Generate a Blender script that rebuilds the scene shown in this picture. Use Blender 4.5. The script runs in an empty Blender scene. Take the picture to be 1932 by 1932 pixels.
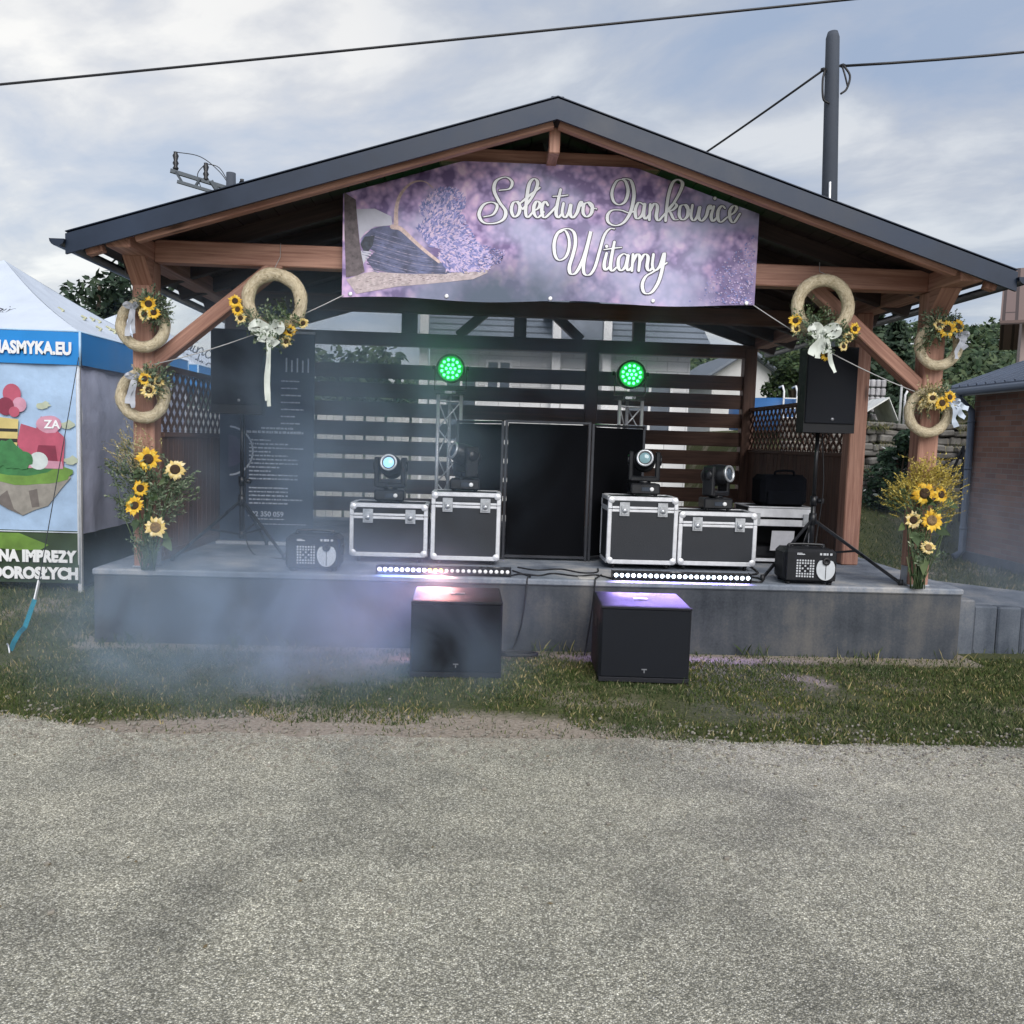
import bpy, math, random
from mathutils import Vector, Matrix, noise
R = math.radians
random.seed(7)
S = bpy.context.scene
COL = S.collection

# ------------------------------------------------------------------ camera
psi, pit, rol = R(2.396), R(4.787), R(1.78)
fw = Vector((math.sin(psi) * math.cos(pit), math.cos(psi) * math.cos(pit), -math.sin(pit)))
rt = Vector((math.cos(psi), -math.sin(psi), 0))
up = rt.cross(fw)
r2 = rt * math.cos(rol) + up * math.sin(rol)
u2 = -rt * math.sin(rol) + up * math.cos(rol)
cd = bpy.data.cameras.new("camera")
cam = bpy.data.objects.new("camera", cd)
COL.objects.link(cam)
cam.matrix_world = Matrix(((r2.x, u2.x, -fw.x, 0), (r2.y, u2.y, -fw.y, 0), (r2.z, u2.z, -fw.z, 1.6), (0, 0, 0, 1)))
cd.sensor_width = 36
cd.lens = 36 * 1600 / 1932
cd.clip_start = 0.05
cd.clip_end = 2000
S.camera = cam

# ------------------------------------------------------------------ world, sun, exposure
SUN_EL, SUN_AZ = R(38), R(165)        # azimuth from +Y, negative = left
sdir = Vector((math.sin(SUN_AZ) * math.cos(SUN_EL), math.cos(SUN_AZ) * math.cos(SUN_EL), math.sin(SUN_EL)))
W = bpy.data.worlds.new("World")
S.world = W
W.use_nodes = True
nt = W.node_tree
for n in list(nt.nodes):
    nt.nodes.remove(n)


def nd(t, typ, **kw):
    n = t.nodes.new(typ)
    for k, v in kw.items():
        if k == 'ins':
            for a, b in v.items():
                if hasattr(b, 'is_output'):
                    t.links.new(b, n.inputs[a])
                else:
                    n.inputs[a].default_value = b
        else:
            setattr(n, k, v)
    return n


def mth(t, op, a, b=0.0, c=None, clamp=False):
    n = t.nodes.new('ShaderNodeMath')
    n.operation = op
    n.use_clamp = clamp
    for i, v in enumerate((a, b, c)):
        if v is None:
            continue
        if hasattr(v, 'is_output'):
            t.links.new(v, n.inputs[i])
        else:
            n.inputs[i].default_value = v
    return n.outputs[0]


def ramp(t, fac, stops, interp='LINEAR'):
    n = t.nodes.new('ShaderNodeValToRGB')
    n.color_ramp.interpolation = interp
    e = n.color_ramp.elements
    while len(e) < len(stops):
        e.new(0.5)
    for i, (p, c) in enumerate(stops):
        e[i].position = p
        e[i].color = (c[0], c[1], c[2], 1)
    t.links.new(fac, n.inputs[0])
    return n.outputs[0]


def mix(t, fac, a, b, typ='MIX'):
    n = t.nodes.new('ShaderNodeMix')
    n.data_type = 'RGBA'
    n.blend_type = typ
    for s, v in ((0, fac), (6, a), (7, b)):
        if hasattr(v, 'is_output'):
            t.links.new(v, n.inputs[s])
        elif s == 0:
            n.inputs[s].default_value = v
        else:
            n.inputs[s].default_value = (v[0], v[1], v[2], 1)
    return n.outputs[2]


sky = nd(nt, 'ShaderNodeTexSky', sky_type='NISHITA', sun_disc=False, sun_elevation=SUN_EL, sun_rotation=SUN_AZ,
         air_density=1.2, dust_density=1.5, ozone_density=1.5)
tc = nd(nt, 'ShaderNodeTexCoord')
sep = nd(nt, 'ShaderNodeSeparateXYZ', ins={0: tc.outputs['Generated']})
zz = mth(nt, 'ADD', mth(nt, 'MAXIMUM', sep.outputs[2], 0.0), 0.22)
cu = mth(nt, 'DIVIDE', sep.outputs[0], zz)
cv = mth(nt, 'DIVIDE', sep.outputs[1], zz)
# long streets of cloud running from upper left to lower right
comb = nd(nt, 'ShaderNodeCombineXYZ', ins={0: mth(nt, 'ADD', mth(nt, 'MULTIPLY', cu, 1.0), mth(nt, 'MULTIPLY', cv, -0.30)),
                                           1: mth(nt, 'ADD', mth(nt, 'MULTIPLY', cv, 1.35), mth(nt, 'MULTIPLY', cu, 0.55)), 2: 3.7})
n1 = nd(nt, 'ShaderNodeTexNoise', ins={'Vector': comb.outputs[0], 'Scale': 2.3, 'Detail': 8.0, 'Roughness': 0.55, 'Distortion': 0.25})
n2 = nd(nt, 'ShaderNodeTexNoise', ins={'Vector': comb.outputs[0], 'Scale': 0.55, 'Detail': 3.0, 'Roughness': 0.5, 'Distortion': 0.3})
dsun = nd(nt, 'ShaderNodeVectorMath', operation='DOT_PRODUCT', ins={0: tc.outputs['Generated'], 1: (-0.50, 0.83, 0.25)})
glow = mth(nt, 'POWER', mth(nt, 'MAXIMUM', dsun.outputs['Value'], 0.0), 9.0)
body = ramp(nt, n1.outputs['Fac'], [(0.34, (4.0, 4.8, 6.2)), (0.44, (4.7, 5.25, 6.3)), (0.52, (5.5, 5.85, 6.5)), (0.64, (7.4, 7.6, 7.8))])
big = ramp(nt, n2.outputs['Fac'], [(0.38, (0.82, 0.87, 0.94)), (0.62, (1.08, 1.05, 1.03))])
body = mix(nt, 1.0, body, big, 'MULTIPLY')
warm = nd(nt, 'ShaderNodeVectorMath', operation='SCALE', ins={0: (3.0, 2.7, 2.0), 'Scale': mth(nt, 'MULTIPLY', glow, mth(nt, 'MULTIPLY_ADD', n1.outputs['Fac'], 1.25, 0.0))})
body = mix(nt, 1.0, body, warm.outputs[0], 'ADD')
skyc = mix(nt, 0.82, sky.outputs[0], body)
bg = nd(nt, 'ShaderNodeBackground', ins={'Color': skyc, 'Strength': 0.055})
wo = nd(nt, 'ShaderNodeOutputWorld', ins={0: bg.outputs[0]})

sl = bpy.data.lights.new("sun", 'SUN')
sl.energy = 1.5
sl.angle = R(50)
sl.color = (1.0, 0.965, 0.93)
so = bpy.data.objects.new("sun", sl)
COL.objects.link(so)
so.rotation_euler = (-sdir).to_track_quat('-Z', 'Y').to_euler()

S.view_settings.view_transform = 'Standard'
S.view_settings.look = 'None'
S.view_settings.exposure = 1.0
S.view_settings.gamma = 1.0
S.view_settings.use_curve_mapping = False
S.render.engine = 'CYCLES'
S.cycles.use_denoising = True
S.cycles.max_bounces = 6
S.cycles.volume_bounces = 1
S.cycles.volume_step_rate = 2.0
S.cycles.volume_max_steps = 48
S.cycles.sample_clamp_indirect = 4.0

# ------------------------------------------------------------------ mesh helpers


class MB:
    """Collects boxes, bars, tubes and sheets; build() links them as ONE mesh object."""

    def __init__(self):
        self.v, self.f, self.m, self.s, self.uv = [], [], [], [], []

    def face(self, idx, mat=0, smooth=False, uv=None):
        self.f.append(tuple(idx))
        self.m.append(mat)
        self.s.append(smooth)
        self.uv.append(uv)

    def obox(self, c, ax, h, ch=0.0, mat=0):
        c = Vector(c)
        ax = [Vector(a) for a in ax]
        L = max(range(3), key=lambda i: h[i])
        o1, o2 = [i for i in range(3) if i != L]
        ou, ov = random.uniform(0, 50), random.uniform(0, 50)
        ch = min(ch, min(h) * 0.45)

        def put(loc):
            self.v.append(tuple(c + ax[0] * loc[0] + ax[1] * loc[1] + ax[2] * loc[2]))
            return len(self.v) - 1

        def addf(pts):
            cen = [sum(p[i] for p in pts) / len(pts) for i in range(3)]
            a = [pts[1][i] - pts[0][i] for i in range(3)]
            b = [pts[2][i] - pts[0][i] for i in range(3)]
            nn = (a[1] * b[2] - a[2] * b[1], a[2] * b[0] - a[0] * b[2], a[0] * b[1] - a[1] * b[0])
            if nn[0] * cen[0] + nn[1] * cen[1] + nn[2] * cen[2] < 0:
                pts = pts[::-1]
            self.face([put(p) for p in pts], mat, False, [(p[L] + ou, p[o1] * 1.0 + p[o2] * 1.01 + ov) for p in pts])
        sg = (-1, 1)
        if ch <= 0:
            for a in range(3):
                b, d = (a + 1) % 3, (a + 2) % 3
                for s in sg:
                    pts = []
                    for q, w in ((-1, -1), (1, -1), (1, 1), (-1, 1)):
                        p = [0, 0, 0]
                        p[a] = s * h[a]
                        p[b] = q * h[b]
                        p[d] = w * h[d]
                        pts.append(p)
                    addf(pts)
            return
        def P(s, full):
            return [s[i] * (h[i] if i == full else h[i] - ch) for i in range(3)]
        for a in range(3):
            b, d = (a + 1) % 3, (a + 2) % 3
            for s in sg:
                pts = []
                for q, w in ((-1, -1), (1, -1), (1, 1), (-1, 1)):
                    t = [0, 0, 0]
                    t[a], t[b], t[d] = s, q, w
                    pts.append(P(t, a))
                addf(pts)
            for s in sg:
                for q in sg:
                    t1 = [0, 0, 0]
                    t1[a], t1[b], t1[d] = s, q, -1
                    t2 = list(t1)
                    t2[d] = 1
                    addf([P(t1, a), P(t2, a), P(t2, b), P(t1, b)])
        for s in sg:
            for q in sg:
                for w in sg:
                    t = (s, q, w)
                    addf([P(t, 0), P(t, 1), P(t, 2)])

    def box(self, x0, x1, y0, y1, z0, z1, ch=0.0, mat=0):
        self.obox(((x0 + x1) / 2, (y0 + y1) / 2, (z0 + z1) / 2), ((1, 0, 0), (0, 1, 0), (0, 0, 1)),
                  (abs(x1 - x0) / 2, abs(y1 - y0) / 2, abs(z1 - z0) / 2), ch, mat)

    def bar(self, p, q, w, h, upv=(0, 0, 1), ch=0.0, mat=0):
        p, q = Vector(p), Vector(q)
        d = (q - p)
        ln = d.length
        d.normalize()
        u = Vector(upv)
        s = d.cross(u)
        if s.length < 1e-5:
            s = d.cross(Vector((1, 0, 0)))
        s.normalize()
        u = s.cross(d)
        self.obox((p + q) / 2, (d, s, u), (ln / 2, w / 2, h / 2), ch, mat)

    def tube(self, path, r, n=8, mat=0, cap=True, smooth=True):
        path = [Vector(p) for p in path]
        k = len(path)
        rr = r if isinstance(r, (list, tuple)) else [r] * k
        t = (path[1] - path[0]).normalized()
        u = t.orthogonal().normalized()
        rings = []
        al = 0
        for i, p in enumerate(path):
            if i:
                al += (p - path[i - 1]).length
            t2 = (path[min(i + 1, k - 1)] - path[max(i - 1, 0)])
            if t2.length > 1e-9:
                t2.normalize()
                u = (u - t2 * u.dot(t2))
                u = u.normalized() if u.length > 1e-6 else t2.orthogonal().normalized()
                t = t2
            w = t.cross(u)
            base = len(self.v)
            for j in range(n):
                a = 2 * math.pi * j / n
                self.v.append(tuple(p + (u * math.cos(a) + w * math.sin(a)) * rr[i]))
            rings.append((base, al))
        for i in range(k - 1):
            b0, a0 = rings[i]
            b1, a1 = rings[i + 1]
            for j in range(n):
                j2 = (j + 1) % n
                self.face((b0 + j, b0 + j2, b1 + j2, b1 + j), mat, smooth,
                          [(a0, j / n), (a0, (j + 1) / n), (a1, (j + 1) / n), (a1, j / n)])
        if cap:
            self.face([rings[0][0] + j for j in reversed(range(n))], mat, False)
            self.face([rings[-1][0] + j for j in range(n)], mat, False)

    def lathe(self, prof, c, axis=(0, 0, 1), n=20, mat=0, smooth=True):
        ax = Vector(axis).normalized()
        u = ax.orthogonal().normalized()
        w = ax.cross(u)
        c = Vector(c)
        rings = []
        for r, z in prof:
            base = len(self.v)
            for j in range(n):
                a = 2 * math.pi * j / n
                self.v.append(tuple(c + ax * z + (u * math.cos(a) + w * math.sin(a)) * r))
            rings.append(base)
        for i in range(len(prof) - 1):
            for j in range(n):
                j2 = (j + 1) % n
                self.face((rings[i] + j, rings[i] + j2, rings[i + 1] + j2, rings[i + 1] + j), mat, smooth)
        if prof[0][0] > 1e-6:
            self.face([rings[0] + j for j in reversed(range(n))], mat)
        if prof[-1][0] > 1e-6:
            self.face([rings[-1] + j for j in range(n)], mat)

    def poly(self, pts, mat=0, smooth=False, uv=None):
        b = len(self.v)
        self.v.extend(tuple(p) for p in pts)
        self.face(range(b, b + len(pts)), mat, smooth, uv)

    def prism(self, pts, n, mat=0):
        """closed slab from a planar polygon (world points) extruded by vector n"""
        pts = [Vector(p) for p in pts]
        n = Vector(n)
        nrm = (pts[1] - pts[0]).cross(pts[2] - pts[0])
        if nrm.dot(n) > 0:
            pts = pts[::-1]
        ou = random.uniform(0, 30)
        k = len(pts)
        a = pts[1] - pts[0]
        e1 = a.normalized()
        e2 = e1.cross(n.normalized())
        U = lambda p: ((p - pts[0]).dot(e1) + ou, (p - pts[0]).dot(e2) + ou)
        self.poly(pts, mat, False, [U(p) for p in pts])
        bk = [p + n for p in pts]
        self.poly(bk[::-1], mat, False, [U(p) for p in bk[::-1]])
        for i in range(k):
            j = (i + 1) % k
            self.poly([pts[j], pts[i], bk[i], bk[j]], mat, False,
                      [(U(pts[j])[0], 0), (U(pts[i])[0], 0), (U(pts[i])[0], n.length), (U(pts[j])[0], n.length)])

    def build(self, name, mats, parent=None, origin=None, local=False):
        if not isinstance(mats, (list, tuple)):
            mats = [mats]
        o = Vector((0, 0, 0))
        if origin is not None:
            o = Vector(origin)
        elif parent is not None and not local:
            p = parent
            while p:
                o += p.location
                p = p.parent
        me = bpy.data.meshes.new(name)
        vs = self.v if o.length == 0 else [(a - o.x, b - o.y, c - o.z) for a, b, c in self.v]
        me.from_pydata(vs, [], self.f)
        for mm in mats:
            me.materials.append(mm)
        me.polygons.foreach_set('material_index', self.m)
        me.polygons.foreach_set('use_smooth', self.s)
        if any(u is not None for u in self.uv):
            lay = me.uv_layers.new(name="UVMap")
            flat = []
            for f, u in zip(self.f, self.uv):
                if u is None:
                    flat.extend([0.0] * (2 * len(f)))
                else:
                    for a in u:
                        flat.extend((a[0], a[1]))
            lay.data.foreach_set('uv', flat)
        me.update()
        ob = bpy.data.objects.new(name, me)
        COL.objects.link(ob)
        if parent is not None:
            ob.parent = parent
        if origin is not None:
            ob.location = o
        return ob


def tag(o, label=None, cat=None, group=None, kind=None):
    for k, v in (('label', label), ('category', cat), ('group', group), ('kind', kind)):
        if v:
            o[k] = v
    return o


def thing(name, label, cat, loc=(0, 0, 0), group=None, rz=0.0):
    o = bpy.data.objects.new(name, None)
    o.empty_display_size = 0.1
    COL.objects.link(o)
    o.location = loc
    o.rotation_euler = (0, 0, rz)
    return tag(o, label, cat, group)


def copy_tree(o, parent=None):
    c = o.copy()
    COL.objects.link(c)
    c.parent = parent
    for ch in [x for x in bpy.data.objects if x.parent == o]:
        copy_tree(ch, c)
    return c


def dup(root, loc, label, rz=0.0, group=None):
    c = copy_tree(root)
    c.location = loc
    c.rotation_euler = (0, 0, rz)
    c['label'] = label
    if group:
        c['group'] = group
    return c


def catmull(pts, sub=8):
    pts = [Vector(p) for p in pts]
    if len(pts) < 3:
        return pts
    out = []
    P = [pts[0] * 2 - pts[1]] + pts + [pts[-1] * 2 - pts[-2]]
    for i in range(1, len(P) - 2):
        a, b, c, d = P[i - 1], P[i], P[i + 1], P[i + 2]
        for s in range(sub):
            t = s / sub
            out.append(0.5 * ((2 * b) + (c - a) * t + (2 * a - 5 * b + 4 * c - d) * t * t + (3 * b - a - 3 * c + d) * t ** 3))
    out.append(pts[-1])
    return out


def sag(a, b, d, n=16):
    a, b = Vector(a), Vector(b)
    return [a.lerp(b, i / n) - Vector((0, 0, d * 4 * (i / n) * (1 - i / n))) for i in range(n + 1)]


def text_mesh(name, body, size, mat, parent, loc, rot=(R(90), 0, 0), bold=0.0, ext=0.002, align='LEFT', sx=1.0, shear=0.0, space=1.0):
    cu_ = bpy.data.curves.new(name, 'FONT')
    cu_.body = body
    cu_.size = size
    cu_.offset = bold
    cu_.extrude = ext
    cu_.align_x = align
    cu_.shear = shear
    cu_.space_character = space
    cu_.resolution_u = 3
    to = bpy.data.objects.new(name, cu_)
    COL.objects.link(to)
    dg = bpy.context.evaluated_depsgraph_get()
    me = bpy.data.meshes.new_from_object(to.evaluated_get(dg))
    bpy.data.objects.remove(to)
    bpy.data.curves.remove(cu_)
    me.name = name
    me.materials.clear()
    me.materials.append(mat)
    ob = bpy.data.objects.new(name, me)
    COL.objects.link(ob)
    o = Vector((0, 0, 0))
    p = parent
    while p:
        o += p.location
        p = p.parent
    ob.parent = parent
    ob.location = Vector(loc) - o
    ob.rotation_euler = rot
    ob.scale = (sx, 1, 1)
    return ob


# ------------------------------------------------------------------ material helpers
MATS = {}


def newmat(name):
    m = bpy.data.materials.new(name)
    m.use_nodes = True
    t = m.node_tree
    for n in list(t.nodes):
        t.nodes.remove(n)
    b = t.nodes.new('ShaderNodeBsdfPrincipled')
    o = t.nodes.new('ShaderNodeOutputMaterial')
    t.links.new(b.outputs[0], o.inputs[0])
    return m, t, b


def M(name, col, rough=0.6, metal=0.0, var=0.15, scale=6.0, bump=0.0, bscale=60.0, spec=0.5, emit=None, es=1.0, trans=0.0, coat=0.0, bd=0.01):
    if name in MATS:
        return MATS[name]
    m, t, b = newmat(name)
    tc = nd(t, 'ShaderNodeTexCoord')
    nz = nd(t, 'ShaderNodeTexNoise', ins={'Vector': tc.outputs['Object'], 'Scale': scale, 'Detail': 6.0, 'Roughness': 0.6})
    f = nd(t, 'ShaderNodeMapRange', ins={0: nz.outputs['Fac'], 1: 0.3, 2: 0.7, 3: 1 - var, 4: 1 + var})
    c = nd(t, 'ShaderNodeVectorMath', operation='SCALE', ins={0: col, 'Scale': f.outputs[0]})
    t.links.new(c.outputs[0], b.inputs['Base Color'])
    rf = nd(t, 'ShaderNodeMapRange', ins={0: nz.outputs['Fac'], 1: 0.3, 2: 0.7, 3: max(0.02, rough - 0.08), 4: min(1, rough + 0.08)})
    t.links.new(rf.outputs[0], b.inputs['Roughness'])
    b.inputs['Metallic'].default_value = metal
    b.inputs['Specular IOR Level'].default_value = spec
    b.inputs['Coat Weight'].default_value = coat
    if trans:
        b.inputs['Subsurface Weight'].default_value = trans
        b.inputs['Subsurface Radius'].default_value = (0.05, 0.05, 0.05)
    if emit:
        b.inputs['Emission Color'].default_value = (*emit, 1)
        b.inputs['Emission Strength'].default_value = es
    if bump:
        bn = nd(t, 'ShaderNodeTexNoise', ins={'Vector': tc.outputs['Object'], 'Scale': bscale, 'Detail': 4.0})
        bp = nd(t, 'ShaderNodeBump', ins={'Strength': bump, 'Distance': bd, 'Height': bn.outputs['Fac']})
        t.links.new(bp.outputs[0], b.inputs['Normal'])
    MATS[name] = m
    return m


def wood(name, dark, light, rough=0.62):
    m, t, b = newmat(name)
    uv = nd(t, 'ShaderNodeUVMap')
    mp = nd(t, 'ShaderNodeMapping', ins={'Vector': uv.outputs[0], 'Scale': (1.6, 34.0, 1.0)})
    g = nd(t, 'ShaderNodeTexNoise', ins={'Vector': mp.outputs[0], 'Scale': 1.0, 'Detail': 6.0, 'Roughness': 0.65, 'Distortion': 0.4})
    mp2 = nd(t, 'ShaderNodeMapping', ins={'Vector': uv.outputs[0], 'Scale': (0.7, 3.0, 1.0)})
    g2 = nd(t, 'ShaderNodeTexNoise', ins={'Vector': mp2.outputs[0], 'Scale': 1.0, 'Detail': 3.0})
    kn = nd(t, 'ShaderNodeTexVoronoi', ins={'Vector': mp2.outputs[0], 'Scale': 1.3})
    knot = nd(t, 'ShaderNodeMapRange', ins={0: kn.outputs['Distance'], 1: 0.03, 2: 0.09, 3: 0.35, 4: 1.0})
    fac = mth(t, 'MULTIPLY_ADD', g.outputs['Fac'], 0.65, mth(t, 'MULTIPLY', g2.outputs['Fac'], 0.35))
    c = ramp(t, fac, [(0.40, dark), (0.61, light)])
    c2 = nd(t, 'ShaderNodeVectorMath', operation='SCALE', ins={0: c, 'Scale': knot.outputs[0]})
    t.links.new(c2.outputs[0], b.inputs['Base Color'])
    b.inputs['Roughness'].default_value = rough
    bp = nd(t, 'ShaderNodeBump', ins={'Strength': 0.25, 'Distance': 0.004, 'Height': g.outputs['Fac']})
    t.links.new(bp.outputs[0], b.inputs['Normal'])
    MATS[name] = m
    return m


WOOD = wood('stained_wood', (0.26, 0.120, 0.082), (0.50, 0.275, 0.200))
WOODD = wood('shaded_stained_wood', (0.085, 0.042, 0.029), (0.18, 0.092, 0.062))  # same timber for the rear and sides, shade under the roof put into its colour
WOODK = wood('deep_shaded_wood', (0.022, 0.013, 0.012), (0.052, 0.030, 0.026))  # ceiling and inner rafters: same timber, deeper roof shade mixed into the colour
METALROOF = M('roof_sheet', (0.011, 0.022, 0.046), 0.42, 0.1, 0.25, 2.5)
BLACK = M('black_paint', (0.010, 0.011, 0.014), 0.55, 0, 0.2, 12, 0.15, 300, spec=0.3)
BLACKGL = M('black_plastic', (0.014, 0.015, 0.018), 0.32, 0, 0.2, 10)
FABRIC = M('black_fabric', (0.006, 0.007, 0.010), 0.95, 0, 0.25, 5, spec=0.1)
ALU = M('aluminium', (0.78, 0.79, 0.82), 0.42, 0.45, 0.08, 20)
STEEL = M('galvanised_steel', (0.55, 0.57, 0.6), 0.4, 0.85, 0.15, 20)
WHITE = M('white_plastic', (0.78, 0.79, 0.8), 0.5, 0, 0.06, 8)
ROPE = M('pale_rope', (0.45, 0.45, 0.45), 0.8)
CABLE = M('black_rubber', (0.012, 0.012, 0.014), 0.5)
# ------------------------------------------------------------------ setting: ground, road, hill


def sm(a, b, x):
    t = max(0.0, min(1.0, (x - a) / (b - a)))
    return t * t * (3 - 2 * t)


def hgt(x, y):
    """terrain height: flat lawn, a terrace up behind the stage on the right, a wooded hill further off"""
    side = sm(5.2, 6.6, x)
    h = side * (0.75 * sm(12.8, 15.2, y) + 1.3 * sm(15.3, 15.7, y))
    far = sm(30, 75, y)
    h += far * (2.0 + 7.2 * sm(-5, 40, x))
    return h


def grid(name, xs, ys, fn, mat):
    mb = MB()
    nx = len(xs)
    for y in ys:
        for x in xs:
            mb.v.append((x, y, fn(x, y)))
    for j in range(len(ys) - 1):
        for i in range(nx - 1):
            mb.face((j * nx + i, j * nx + i + 1, (j + 1) * nx + i + 1, (j + 1) * nx + i), 0, True)
    return tag(mb.build(name, mat), kind='structure')


def ground_mat():
    m, t, b = newmat('soil_and_turf')
    g = nd(t, 'ShaderNodeNewGeometry')
    p = g.outputs['Position']
    n = nd(t, 'ShaderNodeTexNoise', ins={'Vector': p, 'Scale': 1.1, 'Detail': 7.0, 'Roughness': 0.65})
    n2 = nd(t, 'ShaderNodeTexNoise', ins={'Vector': p, 'Scale': 45.0, 'Detail': 5.0, 'Roughness': 0.7})
    green = ramp(t, n2.outputs['Fac'], [(0.3, (0.040, 0.050, 0.022)), (0.55, (0.095, 0.105, 0.045)), (0.75, (0.20, 0.185, 0.10))])
    dirt = ramp(t, n2.outputs['Fac'], [(0.3, (0.23, 0.19, 0.155)), (0.6, (0.42, 0.36, 0.30)), (0.8, (0.54, 0.48, 0.41))])
    xy = nd(t, 'ShaderNodeSeparateXYZ', ins={0: p})
    y = xy.outputs[1]
    x = xy.outputs[0]
    # trodden soil beside the tarmac (widest in front of the left speaker) and along the foot of the stage
    wid = nd(t, 'ShaderNodeMapRange', ins={0: mth(t, 'ABSOLUTE', mth(t, 'ADD', x, 0.55)), 1: 0.5, 2: 2.6, 3: 0.33, 4: -0.30}, interpolation_type='SMOOTHSTEP')
    yy = mth(t, 'SUBTRACT', y, mth(t, 'MULTIPLY_ADD', n.outputs['Fac'], 0.5, 4.30))
    d1 = nd(t, 'ShaderNodeMapRange', ins={0: mth(t, 'SUBTRACT', yy, wid.outputs[0]), 1: -0.08, 2: 0.12, 3: 1.0, 4: 0.0})
    foot = mth(t, 'MULTIPLY', mth(t, 'GREATER_THAN', x, -2.95), mth(t, 'LESS_THAN', x, 3.9))
    d2 = nd(t, 'ShaderNodeMapRange', ins={0: mth(t, 'MULTIPLY_ADD', n.outputs['Fac'], 0.3, y), 1: 6.22, 2: 6.40, 3: 0.0, 4: 0.8})
    d2b = mth(t, 'MULTIPLY', mth(t, 'MULTIPLY', d2.outputs[0], foot), mth(t, 'LESS_THAN', y, 7.0))
    patch = nd(t, 'ShaderNodeMapRange', ins={0: n.outputs['Fac'], 1: 0.53, 2: 0.66, 3: 0.0, 4: 0.7})
    f = mth(t, 'MAXIMUM', mth(t, 'MAXIMUM', d1.outputs[0], d2b), patch.outputs[0])
    c = mix(t, f, green, dirt)
    t.links.new(c, b.inputs['Base Color'])
    b.inputs['Roughness'].default_value = 0.95
    b.inputs['Specular IOR Level'].default_value = 0.15
    bp = nd(t, 'ShaderNodeBump', ins={'Strength': 0.9, 'Distance': 0.02, 'Height': n2.outputs['Fac']})
    t.links.new(bp.outputs[0], b.inputs['Normal'])
    return m


GMAT = ground_mat()
xs = [-400, -200, -100, -60, -40, -25, -15] + [-12 + i * 1.0 for i in range(17)] + [5 + i * 0.2 for i in range(11)] + [8 + i for i in range(12)] + [22, 26, 32, 40, 50, 65, 90, 150, 400]
ys = [-60, -30, -10, 0, 3, 6, 9, 12] + [12.5 + i * 0.2 for i in range(20)] + [17, 19, 22, 25, 28] + [30 + i * 3 for i in range(17)] + [90, 120, 200, 500, 1200]
grid('ground', xs, ys, hgt, GMAT)


def asphalt_mat():
    m, t, b = newmat('chip_seal_asphalt')
    g = nd(t, 'ShaderNodeNewGeometry')
    p = g.outputs['Position']
    v = nd(t, 'ShaderNodeTexVoronoi', ins={'Vector': p, 'Scale': 165.0, 'Randomness': 1.0})
    v2 = nd(t, 'ShaderNodeTexVoronoi', ins={'Vector': p, 'Scale': 105.0, 'Randomness': 1.0})
    sep_ = nd(t, 'ShaderNodeSeparateColor', ins={0: v.outputs['Color']})
    sep2 = nd(t, 'ShaderNodeSeparateColor', ins={0: v2.outputs['Color']})
    stone = ramp(t, sep_.outputs[0], [(0.0, (0.225, 0.218, 0.180)), (0.45, (0.40, 0.386, 0.327)), (0.8, (0.58, 0.56, 0.485)), (1.0, (0.82, 0.80, 0.72))])
    big = ramp(t, sep2.outputs[1], [(0.0, (0.74, 0.74, 0.73)), (0.7, (1.0, 1.0, 1.0)), (1.0, (1.22, 1.21, 1.18))])
    stone = mix(t, 1.0, stone, big, 'MULTIPLY')
    gap = nd(t, 'ShaderNodeMapRange', ins={0: v.outputs['Distance'], 1: 0.38, 2: 0.62, 3: 0.0, 4: 0.58})
    c = mix(t, gap.outputs[0], stone, (0.085, 0.083, 0.075))
    n = nd(t, 'ShaderNodeTexNoise', ins={'Vector': p, 'Scale': 0.75, 'Detail': 7.0, 'Roughness': 0.6, 'Distortion': 0.7})
    n3 = nd(t, 'ShaderNodeTexNoise', ins={'Vector': p, 'Scale': 5.0, 'Detail': 5.0, 'Roughness': 0.6})
    st = ramp(t, n.outputs['Fac'], [(0.34, (0.74, 0.74, 0.73)), (0.43, (0.94, 0.94, 0.92)), (0.50, (1.08, 1.08, 1.05)), (0.62, (1.22, 1.21, 1.16))])
    st3 = ramp(t, n3.outputs['Fac'], [(0.3, (0.85, 0.85, 0.84)), (0.7, (1.12, 1.11, 1.08))])
    c = mix(t, 1.0, c, st, 'MULTIPLY')
    c = mix(t, 1.0, c, st3, 'MULTIPLY')
    # a spread of sandy soil washed on from the verge
    xy = nd(t, 'ShaderNodeSeparateXYZ', ins={0: p})
    sa = nd(t, 'ShaderNodeMapRange', ins={0: mth(t, 'MULTIPLY_ADD', n3.outputs['Fac'], -0.75, mth(t, 'SUBTRACT', 5.05, xy.outputs[1])), 1: -0.10, 2: 0.40, 3: 0.85, 4: 0.0})
    sx_ = nd(t, 'ShaderNodeMapRange', ins={0: mth(t, 'ABSOLUTE', mth(t, 'ADD', xy.outputs[0], 0.5)), 1: 0.6, 2: 2.0, 3: 1.0, 4: 0.08})
    c = mix(t, mth(t, 'MULTIPLY', sa.outputs[0], sx_.outputs[0]), c, (0.43, 0.37, 0.31))
    t.links.new(c, b.inputs['Base Color'])
    b.inputs['Roughness'].default_value = 0.88
    b.inputs['Specular IOR Level'].default_value = 0.25
    hh = mth(t, 'MULTIPLY', v.outputs['Distance'], -1.0)
    bp = nd(t, 'ShaderNodeBump', ins={'Strength': 0.75, 'Distance': 0.006, 'Height': hh})
    t.links.new(bp.outputs[0], b.inputs['Normal'])
    return m


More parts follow.
